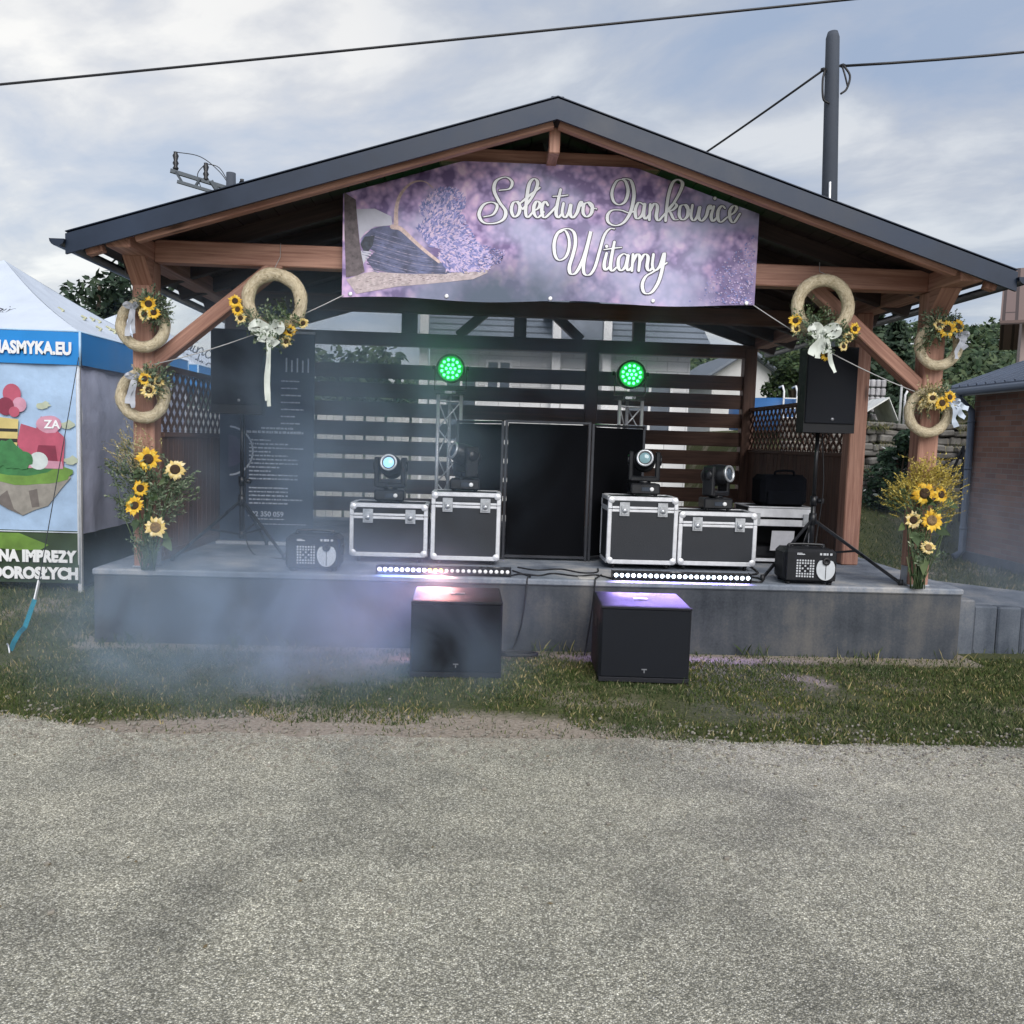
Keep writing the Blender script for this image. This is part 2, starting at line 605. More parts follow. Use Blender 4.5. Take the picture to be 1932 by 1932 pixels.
mb = MB()
px_ = []
x = -60.0
while x < 60.01:
    base = 4.44 + 0.26 * sm(-1.6, -2.8, x) if x < -1.6 else 4.44
    px_.append((x, base + 0.07 * noise.noise((x * 1.3, 2.2, 0)) + 0.05 * noise.noise((x * 5, 7.1, 0)) + 0.025 * noise.noise((x * 17, 1.1, 0))))
    x += 0.06 if -6 < x < 6 else 1.5
b0 = len(px_)
for (x, y) in px_:
    mb.v.append((x, -60, 0.006))
for (x, y) in px_:
    mb.v.append((x, y, 0.006))
for i in range(b0 - 1):
    mb.face((i, i + 1, b0 + i + 1, b0 + i))
tag(mb.build('road', asphalt_mat()), kind='structure')

# pale paved yard behind the stage
mb = MB()
mb.poly([(-1.6, 10.95, 0.008), (5.0, 10.95, 0.008), (5.0, 19.9, 0.008), (-1.2, 19.9, 0.008)])
tag(mb.build('yard', M('pale_concrete_paving', (0.44, 0.43, 0.41), 0.85, 0, 0.2, 2)), kind='structure')


# grass: short uneven turf, one object nobody could count
def grass_mat(name, stops):
    m, t, b = newmat(name)
    g = nd(t, 'ShaderNodeNewGeometry')
    c = ramp(t, g.outputs['Random Per Island'], stops)
    n = nd(t, 'ShaderNodeTexNoise', ins={'Vector': g.outputs['Position'], 'Scale': 1.4, 'Detail': 4.0})
    k = ramp(t, n.outputs['Fac'], [(0.32, (0.72, 0.80, 0.80)), (0.68, (1.30, 1.15, 0.9))])
    t.links.new(mix(t, 1.0, c, k, 'MULTIPLY'), b.inputs['Base Color'])
    b.inputs['Roughness'].default_value = 0.7
    b.inputs['Specular IOR Level'].default_value = 0.2
    return m


GRASS = grass_mat('grass_blades', [(0.0, (0.026, 0.046, 0.014)), (0.45, (0.060, 0.092, 0.028)), (0.80, (0.095, 0.120, 0.044)), (0.90, (0.22, 0.20, 0.10)), (1.0, (0.40, 0.35, 0.22))])


def asph_edge(x):
    return (4.44 + 0.26 * sm(-1.6, -2.8, x)) if x < -1.6 else 4.44


def bare(x, y):
    """1 where soil shows"""
    n = noise.fractal((x * 1.1, y * 1.1, 0.3), 1.0, 2.0, 4)
    w = -0.22 + 0.50 * (1 - sm(0.5, 2.6, abs(x + 0.55)))
    s = 0
    if y < asph_edge(x) + w + 0.28 * n:
        s = 1
    if -2.95 < x < 3.9 and y > 6.2 + 0.2 * n:
        s = max(s, 0.85)
    if n > 0.14:
        s = max(s, min(0.9, (n - 0.14) * 4))
    return s


random.seed(11)
mb = MB()
def blade(x, y, hh, z0=0.0):
    a = random.uniform(0, 6.283)
    w = random.uniform(0.0022, 0.0045) * (1 + 0.12 * max(0, y - 5))
    lx, ly = random.gauss(0, 0.45) * hh, random.gauss(0, 0.45) * hh
    dx, dy = math.cos(a) * w, math.sin(a) * w
    b = len(mb.v)
    mb.v.extend(((x - dx, y - dy, z0), (x + dx, y + dy, z0), (x + dx * 0.6 + lx * 0.45, y + dy * 0.6 + ly * 0.45, z0 + hh * 0.6), (x + lx, y + ly, z0 + hh)))
    mb.face((b, b + 1, b + 2, b + 3))
cnt = 0
while cnt < 88000:
    x = random.uniform(-4.7, 5.2)
    y = 4.38 + (6.42 - 4.38) * random.random()
    if y < asph_edge(x) - 0.03:
        continue
    s = bare(x, y)
    if random.random() < s * 0.93:
        continue
    cl = noise.noise((x * 7, y * 7, 5.0))
    hh = random.uniform(0.010, 0.030) * (1.0 + 0.8 * cl)
    if random.random() < 0.015:
        hh *= 1.9
    blade(x, y, hh)
    cnt += 1
for _ in range(14000):
    x = random.uniform(-7.5, -2.9)
    y = random.uniform(6.3, 8.6)
    blade(x, y, random.uniform(0.02, 0.05))
for _ in range(22000):
    x = random.uniform(3.9, 9.0)
    y = 6.6 + 9 * random.random() ** 1.2
    blade(x, y, random.uniform(0.03, 0.08), hgt(x, y))
# taller weeds at the foot of the stage
for _ in range(420):
    x = random.uniform(-2.9, 3.8)
    if noise.noise((x * 2.5, 0, 9)) < 0.05:
        continue
    blade(x, random.uniform(6.26, 6.375), random.uniform(0.05, 0.13))
tag(mb.build('grass', GRASS), 'short patchy green and straw coloured grass in front of the stage', 'grass', kind='stuff')

# loose grit along the edge of the tarmac
mb = MB()
random.seed(5)
for _ in range(2600):
    x = random.uniform(-4.5, 4.5)
    y = asph_edge(x) + random.gauss(-0.08, 0.20)
    r = random.uniform(0.003, 0.009)
    mb.obox((x, y, 0.006 + r * 0.5), (Vector((1, random.random(), 0.2)).normalized(), Vector((-0.3, 1, 0.1)).normalized(), (0, 0, 1)), (r, r * random.uniform(0.6, 1), r * 0.6), r * 0.3)
tag(mb.build('loose_grit', M('grit', (0.24, 0.22, 0.185), 0.9, 0, 0.4, 30)), 'scattered grit and small stones along the tarmac edge', 'grit', kind='stuff')

# straws, dry leaves and small stones lying about on the tarmac and turf
mb = MB()
random.seed(15)
for k in range(230):
    x = random.uniform(-2.8, 3.2)
    y = 2.1 + 2.7 * random.random() ** 0.7
    z0 = 0.009
    a = random.uniform(0, 6.283)
    if k % 3:
        L = random.uniform(0.008, 0.04)
        d = Vector((math.cos(a), math.sin(a), 0)) * L
        s = Vector((-math.sin(a), math.cos(a), 0)) * 0.0012
        mb.poly([Vector((x, y, z0)) - s, Vector((x, y, z0)) + s, Vector((x, y, z0 + 0.003)) + d + s, Vector((x, y, z0 + 0.003)) + d - s], 0)
    elif k % 2:
        leafq_ = random.uniform(0.006, 0.014)
        d = Vector((math.cos(a), math.sin(a), 0.1)) * leafq_
        s = Vector((-math.sin(a), math.cos(a), 0.15)) * leafq_ * 0.5
        c = Vector((x, y, z0 + 0.003))
        mb.poly([c - d, c + s, c + d, c - s], 1)
    else:
        r = random.uniform(0.004, 0.011)
        mb.obox((x, y, z0 + r * 0.3), (Vector((math.cos(a), math.sin(a), 0.1)).normalized(), Vector((-math.sin(a), math.cos(a), 0)), (0, 0, 1)), (r, r * 0.75, r * 0.55), r * 0.35, 2)
tag(mb.build('litter', [M('straw_bits', (0.50, 0.46, 0.34), 0.8, 0, 0.2, 9), M('dry_leaf', (0.15, 0.11, 0.055), 0.8, 0, 0.4, 20), MATS['grit']]), 'scattered straws, dry leaves and pebbles on the tarmac', 'litter', kind='stuff')
# ------------------------------------------------------------------ concrete stage base
DZ = 0.56


def concrete_mat(name, k=1.0):
    m, t, b = newmat(name)
    g = nd(t, 'ShaderNodeNewGeometry')
    p = g.outputs['Position']
    n = nd(t, 'ShaderNodeTexNoise', ins={'Vector': p, 'Scale': 1.6, 'Detail': 7.0, 'Roughness': 0.6})
    mp = nd(t, 'ShaderNodeMapping', ins={'Vector': p, 'Scale': (4.0, 4.0, 0.35)})
    st = nd(t, 'ShaderNodeTexNoise', ins={'Vector': mp.outputs[0], 'Scale': 1.0, 'Detail': 5.0, 'Roughness': 0.6})
    fi = nd(t, 'ShaderNodeTexNoise', ins={'Vector': p, 'Scale': 70.0, 'Detail': 3.0})
    f = mth(t, 'MULTIPLY_ADD', n.outputs['Fac'], 0.5, mth(t, 'MULTIPLY_ADD', st.outputs['Fac'], 0.38, mth(t, 'MULTIPLY', fi.outputs['Fac'], 0.12)))
    c = ramp(t, f, [(0.38, (0.070 * k, 0.084 * k, 0.108 * k)), (0.50, (0.165 * k, 0.184 * k, 0.215 * k)), (0.62, (0.32 * k, 0.31 * k, 0.30 * k))])
    t.links.new(c, b.inputs['Base Color'])
    b.inputs['Roughness'].default_value = 0.86
    b.inputs['Specular IOR Level'].default_value = 0.25
    bp = nd(t, 'ShaderNodeBump', ins={'Strength': 0.35, 'Distance': 0.008, 'Height': f})
    t.links.new(bp.outputs[0], b.inputs['Normal'])
    return m


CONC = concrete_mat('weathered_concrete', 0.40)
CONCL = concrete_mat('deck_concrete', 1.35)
stg = thing('stage_platform', 'long raised grey concrete stage base with stained front face', 'stage', (0.475, 8.6, 0))
mb = MB()
for i, (a, b_) in enumerate(((-2.84, 3.79),)):
    mb.box(a, b_, 6.38 - 0.002 * (i % 2), 10.9, -0.1, DZ - 0.05, 0.006)
mb.build('base_wall', CONC, stg)
mb = MB()
mb.box(-2.85, 3.80, 6.365, 10.92, DZ - 0.05, DZ, 0.012)
mb.build('deck', CONCL, stg)

# ------------------------------------------------------------------ timber pavilion
pav = thing('timber_pavilion', 'open fronted timber stage pavilion with dark gabled sheet roof', 'pavilion', (0.475, 8.6, DZ))
PL, PR = -2.505, 3.49
XR = 0.475
SLOPE = 0.3125


def roof_z(x, base=3.918):
    return base - SLOPE * abs(x - XR)


def post(x, y, z0=DZ, z1=2.84, w=0.155, m=None):
    mb = MB()
    mb.bar((x, y, z0), (x, y, z1), w, w, (0, 1, 0), 0.010)
    return mb.build('post', m or WOOD, pav)


post(PL, 6.55)
post(PR, 6.55)
post(3.43, 7.66)
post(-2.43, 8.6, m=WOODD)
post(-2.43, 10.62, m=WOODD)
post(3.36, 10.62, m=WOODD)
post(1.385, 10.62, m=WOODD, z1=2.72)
# steel post shoes
for x in (PL, PR):
    mb = MB()
    mb.box(x - 0.085, x + 0.085, 6.465, 6.635, DZ, DZ + 0.012, 0.002)
    mb.box(x - 0.084, x - 0.0785, 6.5, 6.6, DZ + 0.012, DZ + 0.15)
    mb.box(x + 0.0785, x + 0.084, 6.5, 6.6, DZ + 0.012, DZ + 0.15)
    mb.build('post_shoe', STEEL, pav)
# wall plates run front to back on the posts, their heads show below the verge
for x in (PL, PR):
    mb = MB()
    mb.bar((x, 6.04, 2.91), (x, 10.95, 2.91), 0.165, 0.14, ch=0.008)
    mb.build('wall_plate', WOOD, pav)
    # small shaped block under the plate head
    mb = MB()
    s = 0.0775
    mb.prism([(x - s, 6.30, 2.838), (x - s, 6.472, 2.838), (x - s, 6.472, 2.66)], (2 * s, 0, 0))
    mb.build('plate_bracket', WOOD, pav)
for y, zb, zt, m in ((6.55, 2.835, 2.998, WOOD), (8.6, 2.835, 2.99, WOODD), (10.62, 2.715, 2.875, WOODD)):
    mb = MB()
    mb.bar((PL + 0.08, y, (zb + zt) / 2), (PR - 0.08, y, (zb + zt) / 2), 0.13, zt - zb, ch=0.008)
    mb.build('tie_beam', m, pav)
# knee braces at the front
for x, s in ((PL, 1), (PR, -1)):
    mb = MB()
    mb.bar((x + s * 0.05, 6.55, 2.09), (x + s * 0.99, 6.55, 2.87), 0.10, 0.125, (0, 1, 0), 0.008)
    br_ = mb.build('brace', WOOD, pav)
    for u in (0.07, 0.13, 0.87, 0.93):
        mb = MB()
        mb.lathe([(0.016, 0), (0.016, 0.003), (0.009, 0.004), (0.009, 0.010), (0, 0.010)], (x + s * (0.05 + 0.94 * u), 6.499, 2.09 + 0.78 * u), (0, -1, 0), 10)
        mb.build('bolt', STEEL, br_)
# rafters
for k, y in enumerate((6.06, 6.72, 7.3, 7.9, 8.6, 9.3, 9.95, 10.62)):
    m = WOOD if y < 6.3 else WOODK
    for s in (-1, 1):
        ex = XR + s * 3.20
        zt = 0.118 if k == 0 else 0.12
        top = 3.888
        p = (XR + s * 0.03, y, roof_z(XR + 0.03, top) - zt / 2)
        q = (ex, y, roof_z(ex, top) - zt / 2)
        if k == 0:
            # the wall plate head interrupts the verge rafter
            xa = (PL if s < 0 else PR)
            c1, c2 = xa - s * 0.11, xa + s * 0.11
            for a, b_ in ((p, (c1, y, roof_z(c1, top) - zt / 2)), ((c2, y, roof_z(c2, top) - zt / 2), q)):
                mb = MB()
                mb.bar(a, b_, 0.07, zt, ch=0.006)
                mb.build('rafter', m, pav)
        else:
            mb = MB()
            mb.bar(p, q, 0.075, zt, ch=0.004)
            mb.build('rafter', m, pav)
# collar beam and short king post of the front gable
mb = MB()
mb.bar((-0.42, 6.5, 3.685), (1.42, 6.5, 3.685), 0.12, 0.10, ch=0.006)
mb.build('collar_beam', WOOD, pav)
mb = MB()
mb.bar((0.475, 6.15, 3.615), (0.475, 6.15, 3.79), 0.075, 0.085, (0, 1, 0), 0.006)
mb.bar((0.475, 6.19, 3.655), (0.475, 6.44, 3.655), 0.07, 0.07)
mb.build('king_post', WOOD, pav)
# rear gable truss
mb = MB()
mb.bar((0.475, 10.62, 2.875), (0.475, 10.62, 3.74), 0.15, 0.13, (0, 1, 0), 0.006)
mb.build('king_post', WOODD, pav)
for s in (-1, 1):
    mb = MB()
    mb.bar((0.475 + s * 0.76, 10.62, 2.87), (0.475 + s * 0.08, 10.62, 3.47), 0.11, 0.13, (0, 1, 0), 0.006)
    mb.build('strut', WOODD, pav)
mb = MB()
mb.bar((-0.885, 10.62, 2.875), (-0.885, 10.62, 3.35), 0.19, 0.12, (0, 1, 0), 0.006)
mb.build('stud', WOODD, pav)
mb = MB()
mb.bar((1.95, 10.62, 2.875), (1.95, 10.62, 3.32), 0.15, 0.12, (0, 1, 0), 0.006)
mb.build('stud', WOODD, pav)
# boarded ceiling and sheet roof with verge flashing, ridge cap, gutters
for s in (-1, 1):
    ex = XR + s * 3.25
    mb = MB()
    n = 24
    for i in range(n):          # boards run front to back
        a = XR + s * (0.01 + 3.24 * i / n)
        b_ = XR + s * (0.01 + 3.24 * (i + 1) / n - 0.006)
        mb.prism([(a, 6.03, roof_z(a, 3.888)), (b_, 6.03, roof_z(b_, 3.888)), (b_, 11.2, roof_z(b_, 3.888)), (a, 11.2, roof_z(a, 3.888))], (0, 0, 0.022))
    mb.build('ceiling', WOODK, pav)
    mb = MB()
    e2 = XR + s * 3.295
    # standing-seam sheet
    mb.prism([(XR + s * 0.0, 5.99, roof_z(XR, 3.918)), (e2, 5.99, roof_z(e2, 3.918)), (e2, 11.3, roof_z(e2, 3.918)), (XR + s * 0.0, 11.3, roof_z(XR, 3.918))], (0, 0, 0.022))
    y = 6.3
    while y < 11.2:
        mb.bar((XR + s * 0.08, y, roof_z(XR + 0.08, 3.954)), (e2, y, roof_z(e2, 3.954)), 0.03, 0.028)
        y += 0.3
    rf = mb.build('roof', METALROOF, pav)
    mb = MB()
    # verge flashing: a folded metal board along the front edge
    mb.prism([(XR, 5.985, 3.929), (e2, 5.985, roof_z(e2, 3.929)), (e2, 5.985, roof_z(e2, 3.929) - 0.135), (XR, 5.985, 3.929 - 0.135)], (0, -0.022, 0))
    mb.prism([(XR, 5.960, 3.941), (e2, 5.960, roof_z(e2, 3.941)), (e2, 6.10, roof_z(e2, 3.941)), (XR, 6.10, 3.941)], (0, 0, 0.006))
    mb.build('verge_flashing', METALROOF, rf)
    # half round gutter along the eave
    mb = MB()
    gx, gz = e2 + s * 0.042, roof_z(e2, 3.918) - 0.03
    prof = [(gx + s * 0.0 + 0.05 * math.cos(a), gz + 0.05 * math.sin(a)) for a in [math.pi + math.pi * i / 8 for i in range(9)]]
    inn = [(gx + 0.044 * math.cos(a), gz + 0.044 * math.sin(a)) for a in [math.pi + math.pi * i / 8 for i in range(9)]][::-1]
    pts = prof + inn
    kq = len(pts)
    for yv in (5.93, 11.3):
        for (a, c_) in pts:
            mb.v.append((a, yv, c_))
    for i in range(kq):
        j = (i + 1) % kq
        mb.face((i, j, kq + j, kq + i), 0, True)
    for i in range(8):
        mb.face((i, i + 1, kq - 2 - i, kq - 1 - i))
    mb.poly([(a, 5.932, c_) for a, c_ in prof])
    mb.build('gutter', METALROOF, rf)
mb = MB()
mb.bar((XR, 5.985, 3.942), (XR, 11.32, 3.942), 0.09, 0.02, ch=0.008)
mb.build('ridge_cap', METALROOF, pav)

# rear wall: spaced horizontal boards, each with its own slight warp
random.seed(3)
mb = MB()
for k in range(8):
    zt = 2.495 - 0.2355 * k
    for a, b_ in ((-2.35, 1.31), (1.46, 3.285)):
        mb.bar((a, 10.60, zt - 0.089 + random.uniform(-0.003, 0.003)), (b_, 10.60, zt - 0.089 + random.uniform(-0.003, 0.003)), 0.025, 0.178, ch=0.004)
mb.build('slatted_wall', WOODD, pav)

# side walls: boarded dado below, diagonal lattice above
def side_wall(x, y0, y1, face):
    mb = MB()
    y = y0
    while y < y1 - 0.02:
        w = min(0.118, y1 - y)
        mb.box(x - 0.012, x + 0.012, y, y + w - 0.004, DZ + 0.025, 1.545, 0.003)
        y += 0.118
    mb.box(x - 0.03, x + 0.03, y0, y1, 1.545, 1.585, 0.005)
    mb.box(x - 0.03, x + 0.03, y0, y1, 2.055, 2.10, 0.005)
    mb.box(x - 0.026, x + 0.026, y0, y1, DZ + 0.06, DZ + 0.10, 0.004)
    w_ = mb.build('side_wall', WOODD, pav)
    mb = MB()
    zb, zt = 1.585, 2.055
    hgt_ = zt - zb
    st = 0.132
    for d in (1, -1):
        yv = y0 - hgt_
        while yv < y1 + hgt_:
            a = [yv, zb] if d > 0 else [yv, zt]
            b_ = [yv + hgt_, zt] if d > 0 else [yv + hgt_, zb]
            # clip to the panel
            def clip(p, q):
                out = []
                for (u, v), (u2_, v2_) in ((p, q), (q, p)):
                    if u < y0:
                        tt = (y0 - u) / (u2_ - u)
                        u, v = y0, v + (v2_ - v) * tt
                    if u > y1:
                        tt = (y1 - u) / (u2_ - u)
                        u, v = y1, v + (v2_ - v) * tt
                    out.append((u, v))
                return out
            if max(a[0], b_[0]) > y0 + 0.01 and min(a[0], b_[0]) < y1 - 0.01:
                p, q = clip(a, b_)
                mb.bar((x + d * 0.0035, p[0], p[1]), (x + d * 0.0035, q[0], q[1]), 0.006, 0.034, (0, 0, 1))
            yv += st
    mb.build('lattice', WOODD, w_)


side_wall(-2.44, 6.64, 10.54, 1)
side_wall(3.40, 7.74, 10.54, -1)

# ------------------------------------------------------------------ neighbours to the right of the stage
random.seed(9)
CONB = concrete_mat('block_concrete', 0.85)
for i, (x0, x1, zt, dy, lab) in enumerate(((3.86, 4.03, 0.44, 0.0, 'tallest upright concrete kerb block against the end of the stage'),
                                          (4.042, 4.235, 0.385, 0.03, 'short concrete kerb block, second out from the stage end'),
                                          (4.247, 4.44, 0.38, 0.035, 'short concrete kerb block, third out from the stage end'),
                                          (4.452, 4.65, 0.375, 0.045, 'short concrete kerb block cut by the right edge of the photo'))):
    mb = MB()
    mb.box(x0, x1, 6.58 + dy, 6.70 + dy if i else 7.3, -0.05, zt, 0.012)
    tag(mb.build('kerb_block', CONB, origin=((x0 + x1) / 2, 6.64, 0)), lab, 'kerb block', 'concrete kerb blocks beside the stage')
mb = MB()
mb.prism([(4.04, 6.76, 0.36), (5.4, 6.85, 0.33), (5.0, 7.25, 0.40), (4.04, 7.75, 0.44)], (0, 0, -0.4))
tag(mb.build('concrete_step', CONB, origin=(4.5, 7.2, 0)), 'low sloping concrete step behind the row of kerb blocks', 'step')

# brick garage
def brick_mat():
    m, t, b = newmat('mauve_brick')
    g = nd(t, 'ShaderNodeNewGeometry')
    s = nd(t, 'ShaderNodeSeparateXYZ', ins={0: g.outputs['Position']})
    u = mth(t, 'ADD', s.outputs[0], s.outputs[1])
    v = nd(t, 'ShaderNodeCombineXYZ', ins={0: u, 1: s.outputs[2], 2: 0.0})
    br = nd(t, 'ShaderNodeTexBrick', ins={'Vector': v.outputs[0], 'Color1': (0.155, 0.078, 0.058, 1), 'Color2': (0.23, 0.128, 0.100, 1), 'Mortar': (0.17, 0.15, 0.14, 1),
                                          'Scale': 1.0, 'Mortar Size': 0.006, 'Brick Width': 0.25, 'Row Height': 0.075, 'Bias': 0.0})
    n = nd(t, 'ShaderNodeTexNoise', ins={'Vector': g.outputs['Position'], 'Scale': 1.5, 'Detail': 5.0})
    k = ramp(t, n.outputs['Fac'], [(0.3, (0.8, 0.8, 0.85)), (0.7, (1.2, 1.15, 1.1))])
    t.links.new(mix(t, 1.0, br.outputs['Color'], k, 'MULTIPLY'), b.inputs['Base Color'])
    b.inputs['Roughness'].default_value = 0.85
    bp = nd(t, 'ShaderNodeBump', ins={'Strength': 0.4, 'Distance': 0.006, 'Height': mth(t, 'SUBTRACT', 1.0, br.outputs['Fac'])})
    t.links.new(bp.outputs[0], b.inputs['Normal'])
    return m


gar = thing('brick_garage', 'low mauve brick garage with blue grey sheet roof at the right edge', 'garage', (9.5, 9.2, 0))
mb = MB()
mb.box(7.4, 11.6, 5.4, 12.5, -0.1, 2.60)
mb.build('wall', brick_mat(), gar)
mb = MB()
mb.box(7.385, 11.62, 5.38, 12.52, -0.05, 0.16, 0.01)
mb.build('plinth', CONC, gar)
mb = MB()
SHR = M('blue_grey_sheet', (0.075, 0.098, 0.145), 0.45, 0.2, 0.15, 3)
mb.prism([(7.18, 5.2, 2.585), (11.9, 5.2, 4.40), (11.9, 12.8, 4.40), (7.18, 12.8, 2.585)], (0, 0, 0.03))
y = 5.3
while y < 12.8:
    mb.bar((7.18, y, 2.628), (11.9, y, 4.443), 0.03, 0.03)
    y += 0.22
rf = mb.build('roof', SHR, gar)
mb = MB()
mb.box(7.17, 7.20, 5.2, 12.8, 2.47, 2.582, 0.004)
mb.prism([(7.2, 12.78, 2.592), (11.9, 12.78, 4.40), (11.9, 12.78, 4.27), (7.2, 12.78, 2.46)], (0, 0.02, 0))
mb.build('fascia', M('grey_fascia', (0.35, 0.38, 0.43), 0.6), rf)
mb = MB()
mb.tube([(7.10, 5.2, 2.53), (7.10, 12.85, 2.53)], 0.055, 10)
mb.build('gutter', M('slate_plastic', (0.10, 0.13, 0.19), 0.4), rf)
mb = MB()
mb.tube([(7.10, 12.45, 2.5), (7.14, 12.45, 2.42), (7.33, 12.45, 2.25), (7.34, 12.45, 2.1), (7.34, 12.45, 0.15), (7.22, 12.45, 0.06)], 0.05, 10)
for z in (0.5, 1.4, 2.1):
    mb.lathe([(0.058, -0.015), (0.058, 0.015)], (7.34, 12.45, z), n=12)
mb.build('downpipe', M('slate_plastic', (0.10, 0.13, 0.19), 0.4), gar)

# stone retaining wall of the terrace
mb = MB()
random.seed(21)
z = 0.66
while z < 2.08:
    hh = random.uniform(0.07, 0.17)
    x = 5.6
    while x < 14:
        w = random.uniform(0.10, 0.42)
        zz2 = z + random.uniform(-0.02, 0.02)
        a = random.uniform(-0.09, 0.09)
        mb.obox((x + w / 2, 15.42 + random.uniform(-0.10, 0.07) + (z - 0.6) * 0.10, zz2 + hh / 2), (Vector((math.cos(a), 0.2 * random.uniform(-1, 1), math.sin(a))).normalized(), (0, 1, 0), (-math.sin(a), 0, math.cos(a))), (w / 2 * 1.02, 0.16, hh / 2 * random.uniform(0.85, 1.1)), 0.035)
        x += w
    z += hh
tag(mb.build('retaining_wall', M('rough_stone', (0.19, 0.18, 0.165), 0.9, 0, 0.55, 2.6, 0.9, 16), origin=(8, 15.4, 0.7)), 'rough dry stone retaining wall holding up the terrace', 'retaining wall')
# a crate-like stack of grey stone on the terrace
# ------------------------------------------------------------------ houses behind
def tile_mat(name, c1, c2, rows=0.34):
    m, t, b = newmat(name)
    uv = nd(t, 'ShaderNodeUVMap')
    br = nd(t, 'ShaderNodeTexBrick', ins={'Vector': uv.outputs[0], 'Color1': (*c1, 1), 'Color2': (*c2, 1), 'Mortar': (c1[0] * 0.35, c1[1] * 0.35, c1[2] * 0.35, 1), 'Scale': 1.0,
                                          'Mortar Size': 0.045, 'Brick Width': 9.0, 'Row Height': rows})
    t.links.new(br.outputs['Color'], b.inputs['Base Color'])
    b.inputs['Roughness'].default_value = 0.6
    bp = nd(t, 'ShaderNodeBump', ins={'Strength': 0.6, 'Distance': 0.03, 'Height': mth(t, 'SUBTRACT', 1.0, br.outputs['Fac'])})
    t.links.new(bp.outputs[0], b.inputs['Normal'])
    return m


def block_mat(name, c, c2, bw=0.5, rh=0.24):
    m, t, b = newmat(name)
    g = nd(t, 'ShaderNodeNewGeometry')
    s = nd(t, 'ShaderNodeSeparateXYZ', ins={0: g.outputs['Position']})
    v = nd(t, 'ShaderNodeCombineXYZ', ins={0: mth(t, 'ADD', s.outputs[0], s.outputs[1]), 1: s.outputs[2], 2: 0.0})
    br = nd(t, 'ShaderNodeTexBrick', ins={'Vector': v.outputs[0], 'Color1': (*c, 1), 'Color2': (*c2, 1), 'Mortar': (c[0] * 0.7, c[1] * 0.7, c[2] * 0.7, 1), 'Scale': 1.0,
                                          'Mortar Size': 0.012, 'Brick Width': bw, 'Row Height': rh})
    t.links.new(br.outputs['Color'], b.inputs['Base Color'])
    b.inputs['Roughness'].default_value = 0.85
    return m


PLAST = M('pale_plaster', (0.62, 0.62, 0.61), 0.85, 0, 0.1, 1.5)
TRIM = M('white_trim', (0.80, 0.80, 0.80), 0.6, 0, 0.05, 5)
GLASS = M('window_glass', (0.10, 0.12, 0.15), 0.08, 0.0, 0.3, 1.5, spec=0.8)
GTILE = tile_mat('grey_roof_tiles', (0.17, 0.20, 0.24), (0.19, 0.22, 0.26))
hs = thing('grey_house', 'pale block house with grey tiled roof behind the stage', 'house', (1.9, 23, 0))
mb = MB()
mb.box(-1.2, 5.0, 20.3, 27, -0.1, 3.82)
mb.build('wall', block_mat('pale_blocks', (0.68, 0.68, 0.68), (0.78, 0.78, 0.77)), hs)
mb = MB()
def sheet(a, b_, c, d, mbx):
    a, b_, c, d = [Vector(v) for v in (a, b_, c, d)]
    lu = (b_ - a).length
    lv = (d - a).length
    mbx.poly([a, b_, c, d], 0, False, [(0, 0), (lu, 0), (lu, lv), (0, lv)])
sheet((-1.45, 19.7, 3.80), (5.4, 19.7, 3.80), (5.4, 23.6, 6.2), (-1.45, 23.6, 6.2), mb)
sheet((5.4, 27.5, 3.8), (-1.45, 27.5, 3.8), (-1.45, 23.6, 6.2), (5.4, 23.6, 6.2), mb)
mb.poly([(-1.2, 20.3, 3.8), (-1.2, 27, 3.8), (-1.2, 23.6, 6.1)])
mb.poly([(5.0, 20.3, 3.8), (5.0, 27, 3.8), (5.0, 23.6, 6.1)])
rf = mb.build('roof', GTILE, hs)
mb = MB()
mb.tube([(-1.5, 19.64, 3.78), (5.45, 19.64, 3.78)], 0.075, 8)
mb.box(-1.45, 5.4, 19.7, 20.3, 3.70, 3.775)
mb.build('gutter', M('grey_fascia', (0.35, 0.38, 0.43), 0.6), rf)
for xc in (-1.33, 1.76, 2.95):
    mb = MB()
    mb.box(xc - 0.1, xc + 0.1, 20.0, 20.29, 0, 4.75 if xc < 0 else 4.55, 0.01)
    mb.build('pillar', TRIM, hs)
mb = MB()
mb.box(1.87, 2.84, 20.06, 22.5, 3.83, 4.62)
mb.poly([(1.5, 19.8, 4.6), (2.36, 19.8, 5.0), (2.36, 23.0, 5.0), (1.5, 23.0, 4.6)])
mb.poly([(3.2, 19.8, 4.6), (2.36, 19.8, 5.0), (2.36, 23.0, 5.0), (3.2, 23.0, 4.6)])
mb.build('dormer', M('blue_grey_render', (0.22, 0.25, 0.30), 0.8), hs)


def window(root, x0, x1, z0, z1, y, name='window', fr=0.06):
    mb = MB()
    mb.box(x0, x1, y - 0.05, y, z0, z0 + fr)
    mb.box(x0, x1, y - 0.05, y, z1 - fr, z1)
    mb.box(x0, x0 + fr, y - 0.05, y, z0 + fr, z1 - fr)
    mb.box(x1 - fr, x1, y - 0.05, y, z0 + fr, z1 - fr)
    mb.box((x0 + x1) / 2 - fr / 2, (x0 + x1) / 2 + fr / 2, y - 0.05, y, z0 + fr, z1 - fr)
    w = mb.build(name, TRIM, root)
    mb = MB()
    mb.box(x0 + fr, x1 - fr, y - 0.02, y - 0.008, z0 + fr, z1 - fr)
    mb.build('pane', GLASS, w)
    return w


